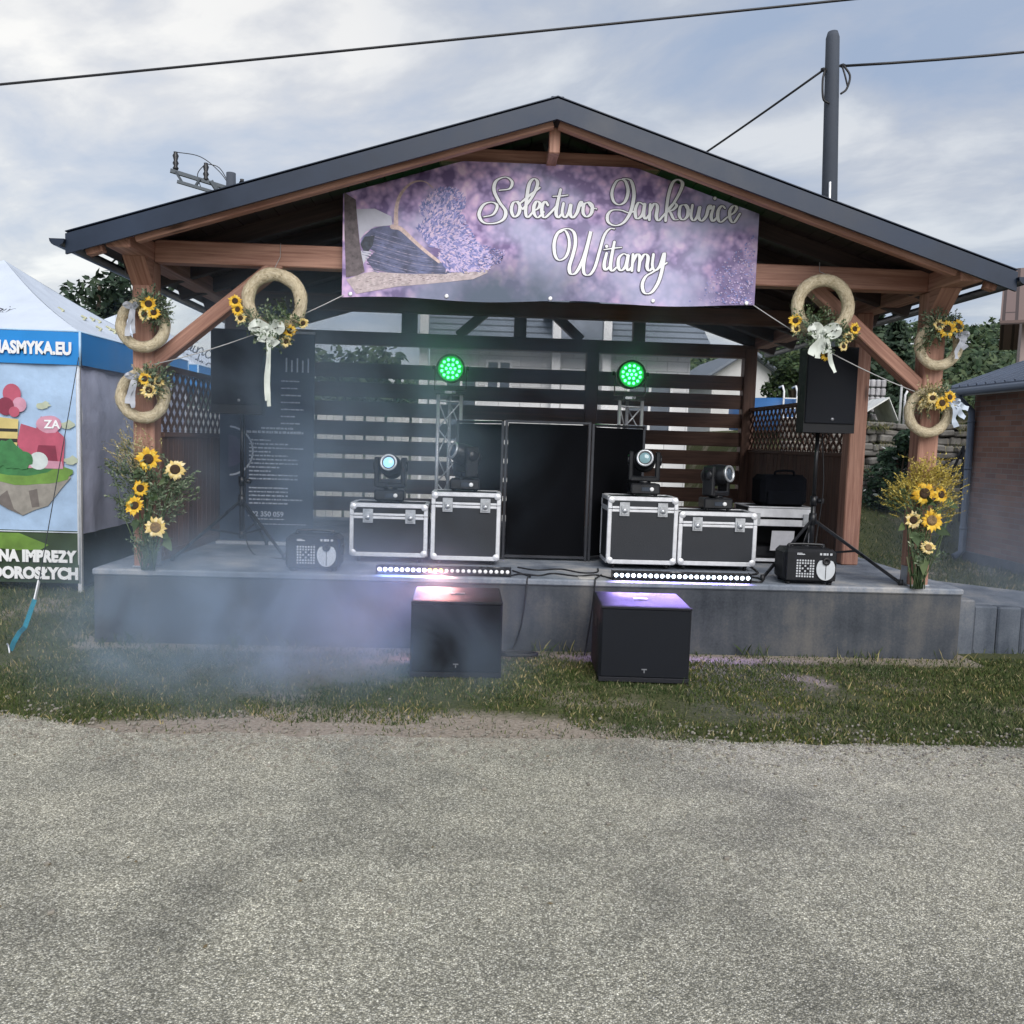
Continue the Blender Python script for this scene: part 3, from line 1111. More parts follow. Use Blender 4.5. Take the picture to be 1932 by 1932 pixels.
window(hs, -0.85, -0.05, 1.5, 3.35, 20.3)
window(hs, 0.12, 0.75, 2.6, 3.5, 20.3)
window(hs, 3.5, 4.6, 1.7, 3.3, 20.3)
mb = MB()
mb.box(1.92, 2.5, 20.22, 20.295, 0.9, 3.35, 0.01)
mb.build('door', TRIM, hs)
mb = MB()
mb.box(-1.2, 5.0, 20.2, 20.298, 3.05, 3.13)
mb.build('ledge', TRIM, hs)

# white walled gable house on the terrace to the right
def gable_house(name, label, x0, x1, y0, y1, zb, ze, zr, wall, roofm, ov=0.4, axis='x'):
    h = thing(name, label, 'house', ((x0 + x1) / 2, (y0 + y1) / 2, zb))
    ym = (y0 + y1) / 2
    xm = (x0 + x1) / 2
    mb = MB()
    if axis == 'y':
        mb.prism([(x0, y0, zb), (x1, y0, zb), (x1, y0, ze), (xm, y0, zr), (x0, y0, ze)], (0, y1 - y0, 0))
        mb.build('wall', wall, h)
        mb = MB()
        k = (zr - ze) / (xm - x0)
        for s, xe in ((-1, x0 - ov), (1, x1 + ov)):
            z_e = ze - k * ov
            mb.prism([(xm, y0 - ov, zr + 0.02), (xe, y0 - ov, z_e + 0.02), (xe, y1 + ov, z_e + 0.02), (xm, y1 + ov, zr + 0.02)], (0, 0, 0.14))
    else:
        mb.prism([(x0, y0, zb), (x0, y1, zb), (x0, y1, ze), (x0, ym, zr), (x0, y0, ze)], (x1 - x0, 0, 0))
        mb.build('wall', wall, h)
        mb = MB()
        k = (zr - ze) / (ym - y0)
        for ye in (y0 - ov, y1 + ov):
            z_e = ze - k * ov
            mb.prism([(x0 - ov, ym, zr + 0.02), (x0 - ov, ye, z_e + 0.02), (x1 + ov, ye, z_e + 0.02), (x1 + ov, ym, zr + 0.02)], (0, 0, 0.14))
    mb.build('roof', roofm, h)
    return h


gable_house('white_house', 'white gabled house seen over the right lattice wall', 8.2, 10.6, 30, 36, 2.0, 4.15, 4.95, PLAST, GTILE, 0.45, 'y')
rh = gable_house('pink_house', 'pinkish house with overhanging roof on the hill at far right', 18.9, 28, 30, 37, 2.0, 6.75, 8.9, M('pink_render', (0.42, 0.33, 0.31), 0.85, 0, 0.1, 1), tile_mat('brown_roof', (0.16, 0.11, 0.10), (0.2, 0.14, 0.12)), 0.7, 'x')
window(rh, 20.2, 21.4, 4.6, 6.0, 30.0)
rh.location = (25.0, 30.6, 1.9)
rh.rotation_euler = (0, 0, R(-31.8))

# trees -------------------------------------------------------------------------
def leaf_mat(name, stops):
    m, t, b = newmat(name)
    g = nd(t, 'ShaderNodeNewGeometry')
    c = ramp(t, g.outputs['Random Per Island'], stops)
    t.links.new(c, b.inputs['Base Color'])
    b.inputs['Roughness'].default_value = 0.6
    b.inputs['Specular IOR Level'].default_value = 0.25
    return m


LEAF = leaf_mat('leaves', [(0, (0.022, 0.042, 0.016)), (0.5, (0.045, 0.078, 0.028)), (1, (0.085, 0.12, 0.045))])
NEED = leaf_mat('needles', [(0, (0.018, 0.034, 0.022)), (0.6, (0.034, 0.060, 0.036)), (1, (0.06, 0.09, 0.05))])
BARK = M('bark', (0.085, 0.062, 0.045), 0.9, 0, 0.3, 8, 0.6, 25)


def leafq(mb, p, s, nrm=None):
    a = Vector((random.gauss(0, 1), random.gauss(0, 1), random.gauss(0, 0.7))).normalized()
    b_ = a.orthogonal().normalized()
    b_ = (b_ + a.cross(b_) * random.uniform(-1, 1)).normalized()
    i = len(mb.v)
    p = Vector(p)
    mb.v.extend((tuple(p - a * s), tuple(p + b_ * s * 0.45), tuple(p + a * s), tuple(p - b_ * s * 0.45)))
    mb.face((i, i + 1, i + 2, i + 3))


def broad_tree(label, x, y, z, h, r, n=5000, ls=0.09, mat=None, name='leafy_tree', cat='tree', group=None, trunk=0.35):
    t = thing(name, label, cat, (x, y, z), group)
    mb = MB()
    mb.tube([(x, y, z - 0.2), (x + 0.05, y, z + h * 0.3), (x - 0.04, y, z + h * 0.65), (x, y, z + h * 0.9)], [h * 0.035, h * 0.028, h * 0.016, h * 0.005], 8)
    lumps = []
    for k in range(11):
        a = random.uniform(0, 6.28)
        rr = r * random.uniform(0.15, 0.7)
        zz_ = z + h * random.uniform(trunk, 0.9)
        c = Vector((x + math.cos(a) * rr, y + math.sin(a) * rr, zz_))
        lumps.append((c, r * random.uniform(0.32, 0.55)))
        mb.tube([(x, y, z + h * random.uniform(0.2, 0.45)), ((x + c.x) / 2, (y + c.y) / 2, (c.z + z + h * 0.4) / 2), tuple(c)], [h * 0.014, h * 0.009, h * 0.003], 5)
    mb.build('trunk', BARK, t)
    mb = MB()
    for i in range(n):
        c, q = random.choice(lumps)
        d = Vector((random.gauss(0, 1), random.gauss(0, 1), random.gauss(0, 1))).normalized()
        rad = q * (0.45 + 0.6 * random.random() ** 0.6) * (1 + 0.35 * noise.noise(d * 2.3 + c))
        leafq(mb, c + Vector((d.x, d.y, d.z * 0.8)) * rad, ls * random.uniform(0.6, 1.3))
    mb.build('crown', mat or LEAF, t)
    return t


def conifer(label, x, y, z, h, r, n=3500, ls=0.16, group=None):
    t = thing('conifer_tree', label, 'tree', (x, y, z), group)
    mb = MB()
    mb.tube([(x, y, z - 0.2), (x, y, z + h * 0.5), (x, y, z + h)], [h * 0.03, h * 0.018, 0.01], 7)
    mb.build('trunk', BARK, t)
    mb = MB()
    for i in range(n):
        f = random.random() ** 0.75
        layer = round(f * 13) / 13
        hh = h * (0.08 + 0.92 * layer)
        rad = r * (1 - layer) * random.uniform(0.2, 1.05) + 0.04
        a = random.uniform(0, 6.283)
        wob = 1 + 0.3 * noise.noise((a * 2, layer * 9, x))
        leafq(mb, (x + math.cos(a) * rad * wob, y + math.sin(a) * rad * wob, z + hh - rad * 0.35 + random.uniform(-0.05, 0.08) * h * 0.4), ls * random.uniform(0.5, 1.2))
    mb.build('crown', NEED, t)
    return t


random.seed(31)
broad_tree('dark bushy tree rising behind the white tent roof', -8.1, 18.6, 0, 5.15, 1.25, 6500, 0.11, NEED)
broad_tree('low leafy tree behind the rear slats at left', -3.2, 22, 0, 4.0, 1.3, 3500, 0.12)
broad_tree('leafy tree beside the white gabled house over the right lattice', 8.35, 22.5, 2.05, 2.3, 0.75, 3000, 0.09)
broad_tree('round dark tree left of the conifers behind the right brace', 9.6, 24.0, 2.05, 2.6, 1.1, 3500, 0.10, NEED)
g_ = 'spiky conifers on the slope right of the pavilion'
conifer('tallest spiky conifer under the right roof corner', 14.3, 31, 2.2, 5.6, 1.1, 3000, 0.18, g_)
conifer('slim conifer left of the tallest one on the right slope', 13.35, 31.5, 2.2, 4.9, 0.9, 2500, 0.18, g_)
conifer('broad conifer right of the tallest one, nearest the right post', 16.2, 33, 2.2, 5.1, 1.5, 3000, 0.18, g_)
broad_tree('big dark leafy bush on the grass slope by the retaining wall', 7.35, 14.55, 0.45, 1.55, 0.62, 6500, 0.05, leaf_mat('dark_leaves', [(0, (0.012, 0.03, 0.018)), (0.6, (0.03, 0.06, 0.035)), (0.97, (0.05, 0.09, 0.045)), (1, (0.5, 0.5, 0.5))]), 'bush', 'bush', None, 0.15)
broad_tree('sprawling green shrub on top of the terrace', 8.75, 15.9, 2.05, 0.9, 0.6, 2500, 0.05, None, 'bush', 'bush', None, 0.15)

# hedge / far wood that reads as one mass
mb = MB()
random.seed(77)
for i in range(42000):
    x = random.uniform(12, 75)
    y = random.uniform(40, 72)
    lump = 1.5 + 1.3 * noise.noise((x * 0.22, y * 0.22, 1.0)) + 0.7 * noise.noise((x * 0.7, y * 0.7, 4.0))
    z = hgt(x, y) + max(0.2, lump) * random.random() ** 0.4
    leafq(mb, (x, y, z), random.uniform(0.15, 0.42))
tag(mb.build('woodland', leaf_mat('wood_leaves', [(0, (0.022, 0.045, 0.022)), (0.5, (0.05, 0.085, 0.04)), (1, (0.10, 0.135, 0.065))]), origin=(40, 55, 5)), 'far wooded hillside under the sky at right', 'woodland', kind='stuff')
mb = MB()
for i in range(14000):
    x = random.uniform(-60, -1)
    y = random.uniform(45, 55)
    z = hgt(x, y) + max(0.4, 3.4 + 1.8 * noise.noise((x * 0.2, y * 0.2, 1.0))) * random.random() ** 0.5
    leafq(mb, (x, y, z), random.uniform(0.2, 0.5))
tag(mb.build('tree_belt', LEAF, origin=(-30, 50, 2)), 'far belt of trees behind the stage at left', 'woodland', kind='stuff')

# dry grass and weeds hanging over the terrace wall
mb = MB()
random.seed(52)
for _ in range(5200):
    x = random.uniform(5.7, 11)
    z = random.choice((2.08, 2.08, 1.75, 1.3, 0.95, 0.7))
    y = 15.2 - random.uniform(0, 0.12) + (0.25 if z > 2 else 0)
    if noise.noise((x * 2.1, z * 3, 0)) < 0.0:
        continue
    L = random.uniform(0.06, 0.22)
    p = Vector((x, y, z))
    d = Vector((random.gauss(0, 0.5), -0.4, random.uniform(-0.8, 1.0))).normalized() * L
    s = Vector((0.006, 0.003, 0))
    b = len(mb.v)
    mb.v.extend(tuple(v) for v in (p - s, p + s, p + d))
    mb.face((b, b + 1, b + 2))
tag(mb.build('wall_weeds', grass_mat('weed_blades', [(0, (0.04, 0.07, 0.025)), (0.5, (0.10, 0.13, 0.05)), (0.75, (0.28, 0.25, 0.14)), (1, (0.42, 0.38, 0.25))]), origin=(8, 15.2, 0.7)), 'green weeds and dry grass growing out of the terrace wall', 'weeds', kind='stuff')

# things on the terrace ----------------------------------------------------------
pool = thing('garden_pool', 'round blue garden pool with a white ladder over the right lattice', 'pool', (6.55, 18.6, 2.05))
mb = MB()
mb.lathe([(1.0, -0.05), (1.03, 0.25), (1.02, 0.62), (0.98, 0.62), (0.98, 0.5), (0.0, 0.5)], (6.55, 18.6, 2.05), n=32)
mb.build('pool_wall', M('blue_vinyl', (0.035, 0.13, 0.33), 0.4, 0, 0.15, 3), pool)
mb = MB()
for yy in (17.5,):
    for xx in (6.3, 6.58):
        mb.tube([(xx, yy, 2.05), (xx, yy, 2.8), (xx, yy + 0.1, 2.92), (xx, yy + 0.3, 2.9)], 0.02, 6)
    for zz_ in (2.25, 2.45, 2.65):
        mb.box(6.3, 6.58, yy - 0.03, yy + 0.03, zz_, zz_ + 0.02)
mb.build('ladder', WHITE, pool)
can = thing('white_canopy', 'slanting white canopy on white poles on the terrace', 'canopy', (7.6, 16.3, 2.08))
mb = MB()
mb.prism([(7.1, 15.9, 2.20), (7.75, 15.9, 2.62), (7.85, 16.9, 2.62), (7.2, 16.9, 2.20)], (0.0, 0, 0.03))
mb.prism([(7.75, 15.9, 2.62), (7.95, 15.9, 2.2), (8.05, 16.9, 2.2), (7.85, 16.9, 2.62)], (0.0, 0, 0.03))
mb.build('cover', M('white_canvas', (0.72, 0.73, 0.70), 0.8), can)
for xx, zz_ in ((7.15, 3.0), (8.0, 3.15), (8.08, 2.7)):
    mb = MB()
    mb.tube([(xx, 15.95, 2.05), (xx, 15.95, zz_), (xx + 0.05, 15.95, zz_ + 0.1)], 0.022, 6)
    mb.build('pole', WHITE, can)
mb = MB()
random.seed(14)
for k in range(36):
    mb.box(7.55 + (k % 6) * 0.11, 7.64 + (k % 6) * 0.11, 16.95, 17.2, 2.06 + (k // 6) * 0.17, 2.06 + (k // 6) * 0.17 + 0.15, 0.03)
tag(mb.build('block_stack', M('pale_stone', (0.42, 0.41, 0.42), 0.9, 0, 0.3, 5), origin=(7.9, 17.1, 2.06)), 'stack of pale stone blocks behind the white canopy', 'stone stack')
mb = MB()
mb.tube([(7.72, 14.0, 0.6), (7.98, 13.7, 1.75)], 0.022, 6)
mb.tube([(7.98, 13.7, 1.75), (8.0, 13.7, 0.5)], 0.022, 6)
mb.tube([(7.6, 13.95, 1.25), (8.02, 13.7, 1.68)], 0.018, 6)
tag(mb.build('stair_rail', BLACK, origin=(7.8, 13.9, 0.5)), 'thin dark handrail leaning up the grass slope by the bush', 'handrail')
# low pale fence behind the stage, seen through the gaps in the boards
fen = thing('board_fence', 'pale boarded fence glimpsed through the gaps of the slatted rear wall', 'fence', (-3.2, 15.5, 0))
mb = MB()
for z in (0.35, 1.65):
    mb.box(-7.5, -0.6, 15.52, 15.56, z, z + 0.09)
random.seed(4)
x = -7.5
while x < -0.6:
    w = random.uniform(0.11, 0.17)
    mb.box(x, x + w, 15.48, 15.515, 0.05, 2.02 + random.uniform(-0.03, 0.03), 0.006)
    x += w + random.choice((0.006, 0.006, 0.006, 0.05))
mb.build('boards', M('pale_timber', (0.62, 0.61, 0.57), 0.8, 0, 0.3, 1.2), fen)

# poles and wires ------------------------------------------------------------------
PC = M('pole_concrete', (0.060, 0.072, 0.095), 0.8, 0, 0.15, 1.5)
up_ = thing('utility_pole', 'tall grey concrete utility pole behind the right roof slope', 'utility pole', (7.05, 17.8, 1.5))
mb = MB()
mb.lathe([(0.19, 0), (0.14, 8.0), (0.135, 8.5), (0.10, 8.62), (0.0, 8.64)], (7.05, 17.8, 1.5), n=18)
mb.build('pole', PC, up_)
mb = MB()
for z, q in ((9.36, -0.2), (9.44, 0.2)):
    mb.lathe([(0.03, -0.05), (0.045, 0), (0.03, 0.05)], (7.05 + q, 17.75, z), (1, 0, 0), 10)
    mb.bar((7.05, 17.78, z), (7.05 + q, 17.75, z), 0.04, 0.04)
mb.build('insulator', BLACK, up_)
mb = MB()
mb.tube(catmull([(6.86, 17.7, 9.33), (6.80, 17.65, 9.1), (6.82, 17.65, 8.75), (6.95, 17.66, 8.66)], 6), 0.022, 6)
mb.tube(catmull([(7.25, 17.7, 9.42), (7.36, 17.65, 9.2), (7.30, 17.65, 8.95), (7.18, 17.66, 8.85)], 6), 0.022, 6)
mb.tube(catmull([(7.22, 17.7, 9.40), (7.26, 17.65, 9.2), (7.32, 17.65, 8.98)], 6), 0.018, 6)
mb.build('cable_loop', CABLE, up_)
mb = MB()
mb.box(6.96, 7.0, 17.6, 17.66, 6.5, 7.1, 0.005)
mb.build('conduit', STEEL, up_)
up_.rotation_euler = (0, -R(2.4), 0)
up_.location.x += 0.30
mb = MB()
mb.tube(sag((6.85, 17.75, 9.36), (0.6, 26, 6.4), 0.15), 0.026, 6)
tag(mb.build('overhead_wire', CABLE, origin=(6.85, 17.75, 9.36)), 'overhead wire dropping from the pole down behind the roof', 'wire', 'overhead wires')
mb = MB()
mb.tube(sag((7.25, 17.75, 9.44), (22, 16.0, 11.6), 0.35), 0.026, 6)
tag(mb.build('overhead_wire', CABLE, origin=(7.25, 17.75, 9.44)), 'overhead wire running right from the pole out of the photo', 'wire', 'overhead wires')
mb = MB()
mb.tube(sag((-9.5, 9.0, 4.34), (9, 9.0, 7.03), 0.03, 28), 0.0125, 6)
tag(mb.build('overhead_wire', CABLE, origin=(-9.5, 9.0, 4.34)), 'long overhead wire crossing the sky above the roof ridge', 'wire', 'overhead wires')
pyl = thing('power_pole', 'power pole top with steel crossarms showing over the left roof slope', 'utility pole', (-7.3, 25, 0))
mb = MB()
mb.lathe([(0.2, 0), (0.13, 8.9)], (-7.2, 25, 0), n=14)
mb.build('pole', PC, pyl)
GS = M('dark_steel', (0.07, 0.085, 0.10), 0.5, 0.4)
mb = MB()
mb.bar((-8.75, 24.6, 8.78), (-6.1, 25.6, 8.28), 0.10, 0.10)
mb.bar((-8.55, 24.55, 8.48), (-6.1, 25.5, 8.05), 0.08, 0.08)
mb.bar((-8.6, 24.6, 8.75), (-8.42, 24.6, 8.47), 0.06, 0.06)
mb.bar((-8.0, 24.8, 8.65), (-8.15, 24.8, 8.4), 0.06, 0.06)
mb.bar((-7.7, 24.8, 8.6), (-7.5, 24.9, 8.3), 0.10, 0.10)
mb.build('crossarm', GS, pyl)
for xx, zz_, hh in ((-8.62, 8.80, 0.5), (-7.88, 8.62, 0.5), (-6.97, 8.46, 0.36)):
    mb = MB()
    y_ = 24.65 + (xx + 8.62) * 0.38
    mb.lathe([(0.05, 0), (0.085, 0.06), (0.05, 0.12), (0.085, 0.2), (0.05, 0.27), (0.085, hh - 0.1), (0.05, hh - 0.03), (0.06, hh)], (xx, y_, zz_), n=10)
    mb.build('insulator', BLACKGL, pyl)
mb = MB()
mb.tube(catmull([(-8.62, 24.65, 9.3), (-8.0, 24.8, 9.25), (-7.5, 24.9, 8.9), (-7.2, 25, 8.5)], 6), 0.012, 5)
mb.tube(catmull([(-7.88, 24.9, 9.1), (-7.5, 24.9, 9.0), (-7.25, 25, 8.6)], 6), 0.012, 5)
mb.tube(catmull([(-7.88, 24.9, 9.1), (-8.1, 24.9, 8.8), (-8.0, 24.9, 8.4)], 6), 0.012, 5)
mb.build('jumper_wire', CABLE, pyl)
# ------------------------------------------------------------------ printed banner under the gable
BY = 6.40
def banner_mat():
    m, t, b = newmat('lavender_print')
    g = nd(t, 'ShaderNodeNewGeometry')
    p = g.outputs['Position']
    n = nd(t, 'ShaderNodeTexNoise', ins={'Vector': p, 'Scale': 5.5, 'Detail': 3.0, 'Roughness': 0.55})
    n2 = nd(t, 'ShaderNodeTexNoise', ins={'Vector': p, 'Scale': 2.1, 'Detail': 2.0})
    n3 = nd(t, 'ShaderNodeTexNoise', ins={'Vector': p, 'Scale': 16.0, 'Detail': 2.0})
    s = nd(t, 'ShaderNodeSeparateXYZ', ins={0: p})
    f = mth(t, 'MULTIPLY_ADD', n3.outputs['Fac'], 0.25, mth(t, 'MULTIPLY', n.outputs['Fac'], 0.75))
    vo = nd(t, 'ShaderNodeTexVoronoi', feature='SMOOTH_F1', ins={'Vector': p, 'Scale': 11.0, 'Smoothness': 0.45, 'Randomness': 1.0})
    vo2 = nd(t, 'ShaderNodeTexVoronoi', feature='SMOOTH_F1', ins={'Vector': p, 'Scale': 24.0, 'Smoothness': 0.35, 'Randomness': 1.0})
    f = mth(t, 'MULTIPLY_ADD', vo.outputs['Distance'], -0.42, mth(t, 'MULTIPLY_ADD', vo2.outputs['Distance'], -0.22, mth(t, 'ADD', f, 0.280)))
    c = ramp(t, f, [(0.33, (0.19, 0.13, 0.30)), (0.43, (0.36, 0.26, 0.50)), (0.51, (0.52, 0.37, 0.63)), (0.59, (0.68, 0.46, 0.72)), (0.68, (0.82, 0.62, 0.82))])
    blu = nd(t, 'ShaderNodeMapRange', ins={0: n2.outputs['Fac'], 1: 0.48, 2: 0.64, 3: 0.0, 4: 0.75})
    c = mix(t, blu.outputs[0], c, (0.46, 0.48, 0.68))
    # the out of focus dark stems printed low in the middle of the picture
    dx = mth(t, 'MULTIPLY', mth(t, 'SUBTRACT', s.outputs[0], 0.15), 0.75)
    dz = mth(t, 'MULTIPLY', mth(t, 'SUBTRACT', s.outputs[2], 2.58), 1.7)
    dd = mth(t, 'SQRT', mth(t, 'ADD', mth(t, 'MULTIPLY', dx, dx), mth(t, 'MULTIPLY', dz, dz)))
    dk = nd(t, 'ShaderNodeMapRange', ins={0: mth(t, 'MULTIPLY_ADD', n.outputs['Fac'], -0.5, mth(t, 'ADD', dd, 0.25)), 1: 0.22, 2: 0.85, 3: 1.0, 4: 0.0})
    c = mix(t, dk.outputs[0], c, (0.085, 0.115, 0.17))
    # darker foliage in the right-hand corner of the print
    dx = mth(t, 'SUBTRACT', s.outputs[0], 1.95)
    dz = mth(t, 'SUBTRACT', s.outputs[2], 2.72)
    dd = mth(t, 'SQRT', mth(t, 'ADD', mth(t, 'MULTIPLY', dx, dx), mth(t, 'MULTIPLY', dz, dz)))
    dk = nd(t, 'ShaderNodeMapRange', ins={0: mth(t, 'MULTIPLY_ADD', n.outputs['Fac'], -0.6, mth(t, 'ADD', dd, 0.3)), 1: 0.1, 2: 0.55, 3: 0.7, 4: 0.0})
    c = mix(t, dk.outputs[0], c, (0.13, 0.11, 0.24))
    t.links.new(c, b.inputs['Base Color'])
    b.inputs['Roughness'].default_value = 0.5
    return m


ban = thing('printed_banner', 'wide lavender printed banner lettered in white script under the gable', 'banner', (0.5, BY, 2.62))
# slightly slack vinyl sheet
def bz(u):
    return -0.015 * math.sin(math.pi * u) if u < 0 else 0.012 * math.sin(u * 9.0)
mb = MB()
NX, NZ = 60, 14
for j in range(NZ + 1):
    for i in range(NX + 1):
        u, v = i / NX, j / NZ
        x = -1.035 + 3.075 * u
        zb = 2.615 + 0.045 * u + 0.012 * math.sin(u * 14) * (1 - v)
        zt = 3.405 + 0.02 * u + 0.215
        z = zb + (zt - zb) * v
        # trimmed to stay behind the rafters: top corners folded back
        zlim = roof_z(x, 3.944) - 0.115
        z = min(z, zlim)
        y = BY + 0.0012 * math.sin(u * 21 + v * 2.0) * (1 - v) ** 1.5
        mb.v.append((x, y, z))
for j in range(NZ):
    for i in range(NX):
        a = j * (NX + 1) + i
        mb.face((a, a + 1, a + NX + 2, a + NX + 1), 0, True)
k0 = len(mb.v)
mb.build('sheet', banner_mat(), ban)
mb = MB()
for u in (0.02, 0.25, 0.5, 0.75, 0.98):
    x = -1.035 + 3.075 * u
    mb.lathe([(0.016, 0), (0.016, -0.004), (0.008, -0.004)], (x, BY - 0.003, 2.64 + 0.045 * u), (0, 1, 0), 12)
mb.build('eyelet', ALU, ban)


def ribbon(mb, pts, wfn, y, mat=0, dy=0.0):
    """flat stroke in the banner plane; pts are (x, z)"""
    k = len(pts)
    L, Rr = [], []
    for i in range(k):
        a, c = pts[max(i - 1, 0)], pts[min(i + 1, k - 1)]
        dx, dz = c[0] - a[0], c[1] - a[1]
        l = math.hypot(dx, dz) or 1e-6
        w = wfn(dx / l, dz / l, i / (k - 1)) / 2
        yy_ = y - dy * i / (k - 1)
        L.append((pts[i][0] - dz / l * w, yy_, pts[i][1] + dx / l * w))
        Rr.append((pts[i][0] + dz / l * w, yy_, pts[i][1] - dx / l * w))
    b = len(mb.v)
    for l_, r_ in zip(L, Rr):
        mb.v.extend((l_, r_))
    for i in range(k - 1):
        mb.face((b + 2 * i, b + 2 * i + 1, b + 2 * i + 3, b + 2 * i + 2), mat)
    for e in (0, k - 1):
        c = pts[e]
        w = math.hypot(L[e][0] - Rr[e][0], L[e][2] - Rr[e][2]) / 2
        bb = len(mb.v)
        for q in range(10):
            mb.v.append((c[0] + w * math.cos(q * 0.6283), L[e][1] - 0.00002, c[1] + w * math.sin(q * 0.6283)))
        mb.face(range(bb, bb + 10), mat)


# strokes of the lettering, on a drawing grid (x right, y down); 1 unit = 1.028 mm
WORDS = {
 'Sołectwo': [
  [(-2,183),(73,171),(92,122),(47,88),(-21,115),(-38,183),(-2,266),(43,333),(28,390),(-32,420),(-115,416),(-149,356),(-115,288),(-55,269),(-17,296),(-47,356),(-115,375)],
  [(135,262),(98,275),(85,330),(105,374),(138,350),(146,295),(128,262),(150,300),(168,318)],
  [(168,318),(215,262),(262,180),(276,125),(250,100),(215,140),(196,250),(188,345),(204,378),(240,340)],
  [(150,276),(215,222),(292,164)],
  [(236,335),(276,315),(292,280),(270,262),(248,300),(250,352),(276,380),(318,340)],
  [(350,290),(330,264),(308,295),(306,350),(326,380),(368,345),(408,300)],
  [(442,178),(418,280),(408,350),(424,380),(452,350)],
  [(385,226),(440,224),(496,217)],
  [(462,278),(452,345),(472,380),(500,345),(516,282),(509,345),(528,381),(560,345),(578,285),(592,264),(596,290),(574,303)],
  [(645,268),(612,285),(604,345),(630,374),(664,347),(670,292),(645,268),(668,305),(704,318)]],
 'Jankowice': [
  [(905,102),(850,115),(815,190),(825,258),(865,286),(910,262),(932,190),(917,125),(895,99),(950,110),(974,190),(968,270),(945,350),(900,415),(840,438),(790,415),(782,365),(815,327),(880,326),(940,345),(985,330)],
  [(1045,285),(1010,270),(985,320),(988,375),(1008,386),(1040,350),(1054,275),(1046,350),(1058,390),(1086,360)],
  [(1094,285),(1087,395)],
  [(1089,340),(1122,279),(1146,300),(1138,372),(1154,402),(1186,370)],
  [(1186,370),(1255,290),(1312,190),(1328,130),(1296,105),(1256,128),(1226,220),(1212,330),(1206,402)],
  [(1212,340),(1262,278),(1286,292),(1262,322),(1228,336),(1242,345),(1268,392),(1300,395)],
  [(1350,285),(1315,298),(1306,365),(1332,396),(1366,367),(1368,308),(1350,285),(1372,325),(1392,322)],
  [(1402,290),(1392,370),(1412,402),(1440,367),(1457,300),(1447,370),(1470,404),(1504,367),(1520,305),(1534,290),(1538,312),(1516,324)],
  [(1560,300),(1540,370),(1554,406),(1586,375)],
  [(1642,312),(1618,294),(1592,330),(1590,386),(1612,413),(1658,378)],
  [(1664,374),(1710,342),(1727,306),(1703,295),(1677,332),(1680,390),(1707,416),(1752,352)]],
 'Witamy': [
  [(430,490),(472,474),(500,530),(500,605),(475,668),(428,690),(398,650),(394,560),(426,485),(490,460),(538,490),(547,570),(526,660),(502,740),(512,790),(552,780),(600,690),(638,570),(660,480),(632,600),(607,720),(612,790),(652,796),(690,740),(725,620),(758,510),(798,462),(835,462)],
  [(775,640),(757,720),(767,762),(800,735)],
  [(832,558),(812,660),(802,740),(817,770),(846,745)],
  [(755,614),(820,604),(886,597)],
  [(925,655),(898,645),(865,675),(860,735),(880,767),(915,732),(934,650),(922,730),(932,768),(958,742)],
  [(968,650),(960,768)],
  [(963,715),(996,650),(1018,670),(1010,768)],
  [(1013,715),(1050,650),(1078,668),(1071,740),(1087,770),(1112,745)],
  [(1118,650),(1110,730),(1130,768),(1166,732),(1198,640),(1182,760),(1152,860),(1102,930),(1052,932),(1036,872),(1062,812),(1112,780),(1216,712)]],
}
DOTS = [(1566, 240), (775, 590)]
# grid -> banner plane (world x, z)
def G(px, py):
    return (0.0940 + px * 0.00101803 + py * 0.00004148, 3.6086 - py * 0.00098890 + px * 0.0000413)


WHT = M('white_lettering', (0.93, 0.94, 0.96), 0.5, 0, 0.02, 3)
SHD = M('lettering_outline', (0.06, 0.055, 0.085), 0.55, 0, 0.05, 3)
for word, strokes in WORDS.items():
    top, und = MB(), MB()
    for si, st in enumerate(strokes):
        pts = [G(p.x, p.y) for p in catmull([(a, b_, 0) for a, b_ in st], 7)]
        def wf(dx, dz, u):
            return (0.0082 + 0.0182 * abs(dz) ** 1.6) * (0.75 + 0.25 * math.sin(math.pi * min(max(u, 0.04), 0.96)))
        yy = BY - 0.0072 - 0.00022 * si
        ribbon(top, pts, wf, yy, 0, 0.00018)
        ribbon(und, pts, lambda dx, dz, u: wf(dx, dz, u) + 0.0110, BY - 0.0046 - 0.0002 * si, 0, 0.00016)
    dots = [DOTS[0]] if word == 'Jankowice' else ([DOTS[1]] if word == 'Witamy' else [])
    for d in dots:
        c = G(*d)
        for mbx, r, y in ((top, 0.0125, BY - 0.0100), (und, 0.0175, BY - 0.0069)):
            b = len(mbx.v)
            for q in range(14):
                mbx.v.append((c[0] + r * math.cos(q * 0.4488), y, c[1] + r * math.sin(q * 0.4488)))
            mbx.face(range(b, b + 14))
    o = und.build('lettering', SHD, ban)
    top.build('letter_face', WHT, o)

# printed picture at the left: bark, wicker basket of lavender, wooden bench.  D(): grid of the photo crop -> plane
def D(px, py):
    return (-1.1391 + px * 0.00075682 + py * 0.00001696, 3.5921 - py * 0.00074113 + px * 0.0000305)


def patch(mb, pts, y, mat=0):
    mb.poly([(D(*p)[0], y, D(*p)[1]) for p in pts], mat)


